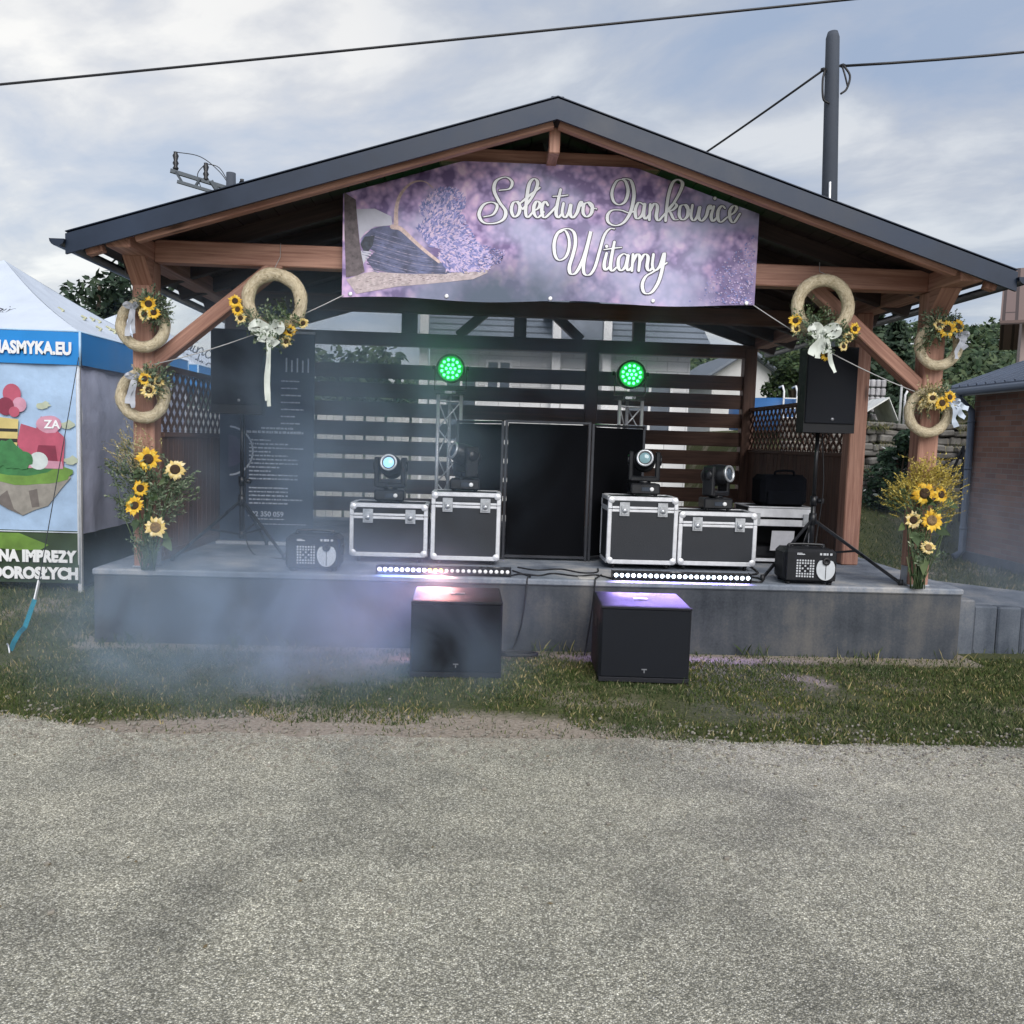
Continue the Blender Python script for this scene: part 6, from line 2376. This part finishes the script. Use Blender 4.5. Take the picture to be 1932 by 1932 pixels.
def sunflower(parent, p, r, face=(0, -1, 0.1), petal=None, disc=None, dr=0.42):
    p = Vector(p)
    f = Vector(face).normalized()
    u = f.orthogonal().normalized()
    w = f.cross(u)
    droop = random.uniform(-0.55, 0.15)
    mb = MB()
    for lay, (n, rr, tilt) in enumerate(((17, 1.0, 0.10), (15, 0.88, 0.28))):
        for i in range(n):
            a = 6.2832 * (i + 0.5 * lay) / n + random.uniform(-0.1, 0.1)
            d = u * math.cos(a) + w * math.sin(a)
            s = f.cross(d)
            L = r * rr * random.uniform(0.78, 1.12)
            wd = r * random.uniform(0.13, 0.19)
            ti = tilt + droop + random.uniform(-0.3, 0.3)
            b0 = p + d * r * dr * 0.7
            m_ = p + d * (r * dr + (L - r * dr) * 0.5) + f * r * 0.16 * (1 + ti)
            e = p + d * L + f * r * ti * 0.6
            b = len(mb.v)
            mb.v.extend(tuple(v) for v in (b0 - s * wd * 0.5, b0 + s * wd * 0.5, m_ + s * wd, e, m_ - s * wd, m_ + f * r * 0.05))
            mb.face((b, b + 1, b + 5), 0, True)
            mb.face((b + 1, b + 2, b + 5), 0, True)
            mb.face((b + 2, b + 3, b + 5), 0, True)
            mb.face((b + 3, b + 4, b + 5), 0, True)
            mb.face((b + 4, b, b + 5), 0, True)
    fl = mb.build('sunflower', petal or PETAL, parent)
    mb = MB()
    mb.lathe([(r * dr, 0.0), (r * dr * 0.98, r * 0.12), (r * dr * 0.6, r * 0.19), (r * dr * 0.3, r * 0.15), (0, r * 0.14)], p + f * r * 0.02, f, 18)
    mb.build('seed_disc', disc or DISC, fl)
    return fl


def sprig(mb, p, d, L, n, ls, mat=0, stemr=0.0016):
    p = Vector(p)
    d = Vector(d).normalized()
    q = p + d * L
    b = len(mb.v)
    s = d.orthogonal().normalized() * stemr
    mb.v.extend(tuple(v) for v in (p - s, p + s, q))
    mb.face((b, b + 1, b + 2), mat)
    for i in range(n):
        u = 0.25 + 0.75 * i / n
        c = p + d * L * u
        o = Vector((random.gauss(0, 1), random.gauss(0, 1), random.gauss(0, 1)))
        o = (o - d * o.dot(d)).normalized()
        e = (o * 0.7 + d * 0.7) * ls * random.uniform(0.6, 1.2)
        s = o.cross(d) * ls * 0.22
        b = len(mb.v)
        mb.v.extend(tuple(v) for v in (c, c + e * 0.5 + s, c + e, c + e * 0.5 - s))
        mb.face((b, b + 1, b + 2, b + 3), mat)


def ring(parent, c, Ro, r, sd):
    """straw ring in the plane facing the camera, hand-bound so a little lumpy"""
    mb = MB()
    nu, nv = 72, 14
    c = Vector(c)
    for i in range(nu):
        a = 6.2832 * i / nu
        k = 1 + 0.16 * noise.noise((math.cos(a) * 2 + sd, math.sin(a) * 2, sd)) + 0.02 * math.sin(a * 26)
        for j in range(nv):
            b_ = 6.2832 * j / nv
            rr = r * k
            Rk = (Ro - r) * (1 + 0.03 * noise.noise((math.cos(a) * 1.3 + sd, math.sin(a) * 1.3, 1)))
            x = (Rk + rr * math.cos(b_)) * math.cos(a)
            zz_ = (Rk + rr * math.cos(b_)) * math.sin(a)
            mb.v.append((c.x + x, c.y + rr * 0.9 * math.sin(b_), c.z + zz_))
    for i in range(nu):
        for j in range(nv):
            i2, j2 = (i + 1) % nu, (j + 1) % nv
            mb.face((i * nv + j, i * nv + j2, i2 * nv + j2, i2 * nv + j), 0, True,
                    [(i / nu * 3, j / nv), (i / nu * 3, (j + 1) / nv), ((i + 1) / nu * 3, (j + 1) / nv), ((i + 1) / nu * 3, j / nv)])
    for _ in range(420):        # loose straw ends
        a = random.uniform(0, 6.283)
        b_ = random.uniform(0, 6.283)
        p = Vector((c.x + (Ro - r + r * 1.02 * math.cos(b_)) * math.cos(a), c.y + r * 0.92 * math.sin(b_), c.z + (Ro - r + r * 1.02 * math.cos(b_)) * math.sin(a)))
        tdir = Vector((-math.sin(a), random.gauss(0, 0.25), math.cos(a))) * random.choice((-1, 1))
        o = (p - Vector((c.x + (Ro - r) * math.cos(a), c.y, c.z + (Ro - r) * math.sin(a)))).normalized()
        e = p + (tdir + o * 0.3) * random.uniform(0.02, 0.07)
        s = o.cross(tdir).normalized() * 0.0012
        b = len(mb.v)
        mb.v.extend(tuple(v) for v in (p - s, p + s, e))
        mb.face((b, b + 1, b + 2), 0, False, [(a, 0), (a, 0.1), (a + 0.2, 0.05)])
    return mb.build('straw_ring', STRAW, parent)


def bow(parent, c, s, mat, tails, face_y=-1):
    c = Vector(c)
    mb = MB()
    def strip(path, w, tw=0.0):
        path = catmull(path, 5)
        b = len(mb.v)
        k = len(path)
        for i, p in enumerate(path):
            t = (path[min(i + 1, k - 1)] - path[max(i - 1, 0)]).normalized()
            sd = t.cross(Vector((0, 1, 0)))
            if sd.length < 0.05:
                sd = Vector((0, 0, 1))
            sd.normalize()
            sd = (sd + Vector((0, 0.5 * math.sin(i * 0.7 + tw), 0))).normalized() * w / 2
            mb.v.extend((tuple(p - sd), tuple(p + sd)))
        for i in range(k - 1):
            mb.face((b + 2 * i, b + 2 * i + 1, b + 2 * i + 3, b + 2 * i + 2), 0, True)
    for sx_ in (-1, 1):
        strip([c, c + Vector((sx_ * s * 0.6, -0.03, s * 0.35)), c + Vector((sx_ * s, -0.045, 0.05 * s)), c + Vector((sx_ * s * 0.55, -0.02, -s * 0.3)), c], s * 0.55, sx_)
    mb.lathe([(0, -s * 0.16), (s * 0.13, -s * 0.1), (s * 0.16, 0), (s * 0.13, s * 0.1), (0, s * 0.16)], c + Vector((0, -0.03, 0)), (0, 0, 1), 10)
    for (dx, dz, w) in tails:
        strip([c, c + Vector((dx * 0.3 + 0.01, -0.03, dz * 0.3)), c + Vector((dx * 0.7 - 0.008, -0.02, dz * 0.7)), c + Vector((dx, -0.03, dz))], w, dx * 40)
    return mb.build('bow', mat, parent)


def foliage(parent, spots, name='foliage', mats=None):
    """spots: (centre, radius, count, leaf size, direction bias, material index)"""
    mb = MB()
    for c, r, n, ls, d, mi in spots:
        c = Vector(c)
        for _ in range(n):
            o = Vector((random.gauss(0, 1), random.gauss(0, 0.5), random.gauss(0, 1))).normalized()
            p = c + o * r * 0.25 * random.random()
            sprig(mb, p, o + Vector(d), r * random.uniform(0.6, 1.1), 8, ls, mi)
    return mb.build(name, mats or [SAGE, WHEAT, GSTEM], parent)


random.seed(19)
PW = 'straw wreaths tied to the posts'
# upper left
w = thing('straw_wreath', 'straw wreath with dark sunflowers at its top on the left post, upper one', 'wreath', (-2.475, 6.40, 2.36), PW)
ring(w, (-2.475, 6.40, 2.36), 0.198, 0.040, 1.0)
foliage(w, [((-2.40, 6.36, 2.50), 0.13, 80, 0.030, (0.2, -0.4, 0.2), 0), ((-2.34, 6.37, 2.46), 0.10, 40, 0.026, (0.4, -0.4, 0.1), 0), ((-2.37, 6.37, 2.40), 0.10, 14, 0.022, (0.2, -0.4, -0.3), 2), ((-2.42, 6.36, 2.46), 0.07, 14, 0.02, (0, -0.6, 0), 1)])
sunflower(w, (-2.395, 6.298, 2.50), 0.062, (0.1, -1, 0.1))
sunflower(w, (-2.425, 6.298, 2.425), 0.055, (-0.1, -1, 0.0), PETALP)
sunflower(w, (-2.36, 6.298, 2.44), 0.05, (0.3, -1, 0.1))
bow(w, (-2.53, 6.355, 2.49), 0.045, BOWW, [(-0.03, -0.22, 0.035), (0.02, -0.20, 0.03)])
# lower left
w = thing('straw_wreath', 'straw wreath with pale ribbon on the left post, lower one', 'wreath', (-2.480, 6.40, 1.845), PW)
ring(w, (-2.480, 6.40, 1.845), 0.200, 0.042, 2.0)
foliage(w, [((-2.38, 6.36, 1.96), 0.14, 80, 0.028, (0.3, -0.4, 0.0), 0), ((-2.46, 6.36, 2.01), 0.08, 30, 0.024, (0, -0.4, 0.2), 1), ((-2.38, 6.36, 1.88), 0.10, 22, 0.022, (0.2, -0.4, -0.4), 1)])
sunflower(w, (-2.425, 6.298, 1.965), 0.052, (0, -1, 0.15))
sunflower(w, (-2.395, 6.298, 1.885), 0.060, (0.1, -1, 0.0), PETALP)
sunflower(w, (-2.345, 6.34, 1.95), 0.046, (0.3, -1, 0.1), PETALP)
bow(w, (-2.52, 6.355, 1.985), 0.045, BOWW, [(-0.04, -0.20, 0.04), (0.0, -0.23, 0.035)])
# upper right
w = thing('straw_wreath', 'straw wreath with white ribbon on its right side on the right post, upper one', 'wreath', (3.475, 6.40, 2.425), PW)
ring(w, (3.475, 6.40, 2.425), 0.190, 0.038, 3.0)
foliage(w, [((3.43, 6.36, 2.56), 0.14, 90, 0.030, (-0.2, -0.4, 0.2), 0), ((3.54, 6.36, 2.56), 0.10, 44, 0.026, (0.4, -0.4, 0.2), 0), ((3.38, 6.37, 2.46), 0.13, 16, 0.024, (-0.2, -0.4, -0.5), 2), ((3.46, 6.36, 2.55), 0.09, 16, 0.02, (0.3, -0.5, 0.3), 1)])
sunflower(w, (3.47, 6.298, 2.535), 0.072, (-0.1, -1, 0.1))
sunflower(w, (3.555, 6.298, 2.555), 0.056, (0.25, -1, 0.1))
sunflower(w, (3.41, 6.298, 2.56), 0.045, (-0.2, -1, 0.1), PETALP)
bow(w, (3.60, 6.355, 2.50), 0.050, BOWW, [(0.045, -0.10, 0.045), (-0.02, -0.18, 0.03)])
# lower right
w = thing('straw_wreath', 'straw wreath with blue white ribbon hanging out on the right post, lower one', 'wreath', (3.430, 6.40, 1.915), PW)
ring(w, (3.430, 6.40, 1.915), 0.190, 0.038, 4.0)
foliage(w, [((3.42, 6.36, 2.03), 0.14, 90, 0.028, (0.0, -0.4, 0.0), 1), ((3.50, 6.36, 2.03), 0.10, 40, 0.026, (0.3, -0.4, 0.2), 0), ((3.38, 6.37, 1.98), 0.12, 18, 0.022, (-0.2, -0.4, -0.5), 0)])
sunflower(w, (3.475, 6.298, 1.985), 0.060, (0, -1, 0.1))
sunflower(w, (3.53, 6.298, 2.03), 0.052, (0.2, -1, 0.15))
sunflower(w, (3.40, 6.298, 2.02), 0.050, (-0.2, -1, 0.1), PETALP)
sunflower(w, (3.36, 6.345, 1.98), 0.040, (-0.3, -1, 0.0), PETALP)
bow(w, (3.575, 6.35, 2.00), 0.042, M('blue_white_ribbon', (0.46, 0.53, 0.63), 0.45, 0, 0.1, 9), [(0.12, -0.05, 0.04), (0.10, -0.12, 0.04), (0.04, -0.19, 0.04)])
# hanging pair
HW = 'straw wreaths hanging from the front tie beam'
w = thing('straw_wreath', 'large hanging straw wreath with long white ribbon tail, left of the banner', 'wreath', (-1.515, 6.36, 2.56), HW)
ring(w, (-1.515, 6.36, 2.56), 0.240, 0.047, 5.0)
foliage(w, [((-1.53, 6.32, 2.36), 0.17, 60, 0.034, (0, -0.4, 0.1), 0), ((-1.40, 6.33, 2.45), 0.14, 24, 0.028, (0.1, -0.3, 0.7), 2), ((-1.66, 6.32, 2.42), 0.11, 26, 0.026, (-0.3, -0.4, 0.1), 0), ((-1.42, 6.32, 2.34), 0.10, 20, 0.026, (0.3, -0.4, -0.2), 1)])
for q, r, m in (((-1.785, 6.31, 2.545), 0.052, PETAL), ((-1.765, 6.31, 2.485), 0.048, PETAL), ((-1.745, 6.31, 2.425), 0.046, PETALP), ((-1.295, 6.31, 2.405), 0.045, PETALP), ((-1.39, 6.31, 2.345), 0.050, PETAL), ((-1.42, 6.31, 2.27), 0.045, PETALP)):
    sunflower(w, q, r, (random.uniform(-0.3, 0.3), -1, 0.1), m)
bow(w, (-1.545, 6.29, 2.355), 0.105, BOW, [(0.07, -0.12, 0.07), (-0.04, -0.10, 0.06), (0.02, -0.56, 0.034), (0.0, -0.52, 0.022)])
mb = MB()
mb.tube([(-1.515, 6.36, 2.80), (-1.50, 6.46, 2.90), (-1.50, 6.47, 3.0)], 0.0025, 4)
mb.build('hanging_cord', ROPE, w)
w = thing('straw_wreath', 'large hanging straw wreath with short ribbon tail, right of the banner', 'wreath', (2.545, 6.36, 2.675), HW)
ring(w, (2.545, 6.36, 2.675), 0.240, 0.047, 6.0)
foliage(w, [((2.53, 6.32, 2.475), 0.17, 56, 0.034, (0, -0.4, 0.0), 0), ((2.45, 6.33, 2.56), 0.15, 26, 0.028, (0, -0.3, 0.7), 2), ((2.70, 6.32, 2.48), 0.10, 26, 0.026, (0.3, -0.4, 0.0), 2), ((2.40, 6.32, 2.49), 0.10, 18, 0.026, (-0.3, -0.4, 0.0), 0)])
for q, r, m in (((2.325, 6.31, 2.555), 0.052, PETAL), ((2.335, 6.31, 2.495), 0.045, PETALP), ((2.775, 6.31, 2.51), 0.050, PETAL), ((2.735, 6.31, 2.45), 0.045, PETALP), ((2.70, 6.31, 2.38), 0.042, PETALP), ((2.575, 6.31, 2.315), 0.050, PETAL)):
    sunflower(w, q, r, (random.uniform(-0.3, 0.3), -1, 0.1), m)
bow(w, (2.53, 6.29, 2.48), 0.105, BOW, [(-0.09, -0.18, 0.055), (-0.04, -0.20, 0.05), (0.02, -0.16, 0.05), (0.10, -0.30, 0.032)])
mb = MB()
mb.tube([(2.545, 6.36, 2.915), (2.545, 6.46, 2.95), (2.545, 6.47, 3.02)], 0.0025, 4)
mb.build('hanging_cord', ROPE, w)


# tall bunches tied to the foot of each front post
def bunch(label, x, y, heads, plume, seed, mats):
    random.seed(seed)
    t = thing('sunflower_bunch', label, 'bouquet', (x, y, DZ), 'tall sunflower bunches tied to the front posts')
    mb = MB()
    for _ in range(34):
        a = random.uniform(0, 6.283)
        r0 = 0.06 * random.random() ** 0.5
        p = Vector((x + math.cos(a) * r0, y + math.sin(a) * r0 * 0.6, DZ))
        h = random.uniform(0.12, 0.75)
        q = p + Vector((random.gauss(0, 0.10) * h * 2, random.gauss(0, 0.02), h))
        mb.tube([p, p.lerp(q, 0.5) + Vector((random.gauss(0, 0.01), 0, 0)), q], [0.0045, 0.004, 0.0025], 5)
        if random.random() < 0.6:
            for _k in range(3):
                leafq(mb, p.lerp(q, random.uniform(0.25, 0.95)) + Vector((random.gauss(0, 0.015), -0.01, 0)), random.uniform(0.012, 0.03))
    for hx, hz, r, m, f in heads:
        mb.tube(catmull([(x + random.uniform(-0.03, 0.03), y, DZ + 0.05), (x + (hx - x) * 0.4, y, DZ + (hz - DZ) * 0.5), (hx, y + 0.01, hz - 0.01)], 5), 0.006, 6)
    mb.build('stems', GSTEM, t)
    mb = MB()
    for (cx, cz, rr, n, mi, L, dx) in plume:
        for _ in range(n):
            p = Vector((cx + random.gauss(0, rr * 0.45), y + random.gauss(0, 0.035), cz + random.gauss(0, rr * 0.5)))
            d = Vector((dx + random.gauss(0, 0.55), random.gauss(-0.15, 0.3), random.uniform(0.15, 1.0)))
            sprig(mb, p, d, L * random.uniform(0.6, 1.2), 9, 0.020 if mi else 0.030, mi)
    mb.build('filler', mats, t)
    mb = MB()
    for hx, hz, r, m, f in heads:      # broad heart shaped leaves below the heads
        for q in range(2):
            a = random.uniform(0, 6.28)
            c = Vector((hx + 0.05 * math.cos(a), y - 0.02, hz - r * 0.9 + 0.03 * math.sin(a)))
            d = Vector((math.cos(a), -0.5, math.sin(a) * 0.6 - 0.4)).normalized()
            s_ = d.cross(Vector((0, -1, 0.3))).normalized()
            L = random.uniform(0.07, 0.12)
            mb.poly([c, c + d * L * 0.25 + s_ * L * 0.36, c + d * L * 0.6 + s_ * L * 0.26 - Vector((0, 0, 0.01)), c + d * L - Vector((0, 0, 0.03)), c + d * L * 0.6 - s_ * L * 0.26 - Vector((0, 0, 0.01)), c + d * L * 0.25 - s_ * L * 0.36])
    mb.build('leaves', LEAF, t)
    for hx, hz, r, m, f in heads:
        sunflower(t, (hx, y - 0.05, hz), r, f, m[0], m[1], m[2])
    return t


A, B, Cc = (PETAL, DISC, 0.42), (PETALP, DISC, 0.46), (PETALP, DISCL, 0.46)
bunch('tall bunch of sunflowers and grey green grasses on the left front post', -2.43, 6.36,
      [(-2.405, 1.385, 0.092, A, (0, -1, 0.1)), (-2.215, 1.315, 0.080, B, (0.25, -1, 0.2)), (-2.465, 1.17, 0.066, A, (0, -1, 0.1)), (-2.505, 1.04, 0.075, A, (-0.15, -1, 0.35)), (-2.355, 0.885, 0.086, Cc, (0, -1, 0.1))],
      [(-2.53, 1.40, 0.14, 90, 1, 0.15, -0.35), (-2.56, 1.25, 0.13, 70, 0, 0.13, -0.4), (-2.42, 1.18, 0.14, 70, 0, 0.14, 0.1), (-2.28, 1.15, 0.13, 70, 0, 0.15, 0.5), (-2.30, 1.02, 0.12, 40, 0, 0.15, 0.6), (-2.55, 0.98, 0.10, 34, 0, 0.12, -0.6), (-2.42, 0.86, 0.08, 26, 2, 0.11, 0.0), (-2.44, 0.70, 0.07, 24, 0, 0.12, 0.0)], 41, [SAGE, WHEAT, GSTEM])
bunch('tall bunch of bright sunflowers and yellow wild grasses on the right front post', 3.42, 6.36,
      [(3.395, 1.300, 0.098, A, (0, -1, 0.1)), (3.525, 1.295, 0.070, A, (0.3, -1, 0.1)), (3.325, 1.095, 0.068, B, (-0.1, -1, 0.0)), (3.465, 1.095, 0.088, (PETAL, DISCL, 0.46), (0, -1, 0.1)), (3.455, 0.885, 0.060, Cc, (0, -1, 0.3))],
      [(3.40, 1.40, 0.11, 150, 1, 0.12, 0.0), (3.52, 1.38, 0.12, 110, 1, 0.13, 0.5), (3.27, 1.22, 0.10, 120, 2, 0.12, -0.7), (3.23, 1.24, 0.09, 90, 1, 0.10, -0.7), (3.30, 1.30, 0.09, 80, 1, 0.10, -0.4), (3.56, 1.18, 0.10, 50, 1, 0.13, 0.6), (3.40, 1.18, 0.11, 60, 2, 0.12, 0.0), (3.42, 0.98, 0.09, 50, 2, 0.12, 0.1), (3.44, 0.78, 0.07, 40, 0, 0.13, 0.0)], 43, [SAGE, leaf_mat('goldenrod', [(0, (0.26, 0.20, 0.03)), (0.5, (0.52, 0.41, 0.08)), (1, (0.68, 0.56, 0.18))]), GSTEM])
# ------------------------------------------------------------------ drifting stage smoke
def smoke(name, label, c, h, dens, col=(0.72, 0.80, 0.92), scale=1.6, sharp=(0.50, 0.66), aniso=0.15):
    mb = MB()
    mb.lathe([(0.0, -1.0), (0.5, -0.866), (0.866, -0.5), (1.0, 0.0), (0.866, 0.5), (0.5, 0.866), (0.0, 1.0)], (0, 0, 0), n=24)
    o = mb.build(name, [], local=True)
    o.location = c
    o.scale = h
    tag(o, label, 'smoke', kind='stuff')
    m = bpy.data.materials.new(name + '_volume')
    m.use_nodes = True
    t = m.node_tree
    for n in list(t.nodes):
        t.nodes.remove(n)
    out = t.nodes.new('ShaderNodeOutputMaterial')
    v = t.nodes.new('ShaderNodeVolumePrincipled')
    v.inputs['Color'].default_value = (*col, 1)
    v.inputs['Anisotropy'].default_value = aniso
    tc = nd(t, 'ShaderNodeTexCoord')
    ln = nd(t, 'ShaderNodeVectorMath', operation='LENGTH', ins={0: tc.outputs['Object']})
    fall = nd(t, 'ShaderNodeMapRange', ins={0: ln.outputs['Value'], 1: 1.0, 2: 0.15, 3: 0.0, 4: 1.0}, interpolation_type='SMOOTHSTEP')
    g = nd(t, 'ShaderNodeNewGeometry')
    nz = nd(t, 'ShaderNodeTexNoise', ins={'Vector': g.outputs['Position'], 'Scale': scale, 'Detail': 3.0, 'Roughness': 0.55, 'Distortion': 0.9})
    k = nd(t, 'ShaderNodeMapRange', ins={0: nz.outputs['Fac'], 1: sharp[0] - 0.14, 2: sharp[1], 3: 0.0, 4: 1.5})
    t.links.new(mth(t, 'MULTIPLY', mth(t, 'MULTIPLY', fall.outputs[0], k.outputs[0]), dens), v.inputs['Density'])
    t.links.new(v.outputs[0], out.inputs['Volume'])
    o.data.materials.append(m)
    return o


smoke('smoke', 'pale bluish smoke drifting over the grass before the left half of the stage', (-1.3, 5.6, 0.3), (2.1, 1.4, 0.95), 1.1, (0.62, 0.79, 1.0), 1.5)
smoke('smoke', 'thin smoke filling the left half of the stage under the roof', (-1.3, 7.3, 1.7), (2.3, 1.6, 1.8), 0.58, (0.62, 0.79, 1.0), 1.1)
smoke('smoke', 'thin smoke hanging under the rear gable behind the banner', (0.4, 8.7, 2.6), (3.3, 1.8, 1.1), 0.50, (0.62, 0.79, 1.0), 1.3)
smoke('smoke', 'thin smoke drifting off the right end of the stage', (4.9, 6.8, 0.7), (2.2, 1.5, 1.2), 0.22, (0.68, 0.80, 1.0), 1.3)
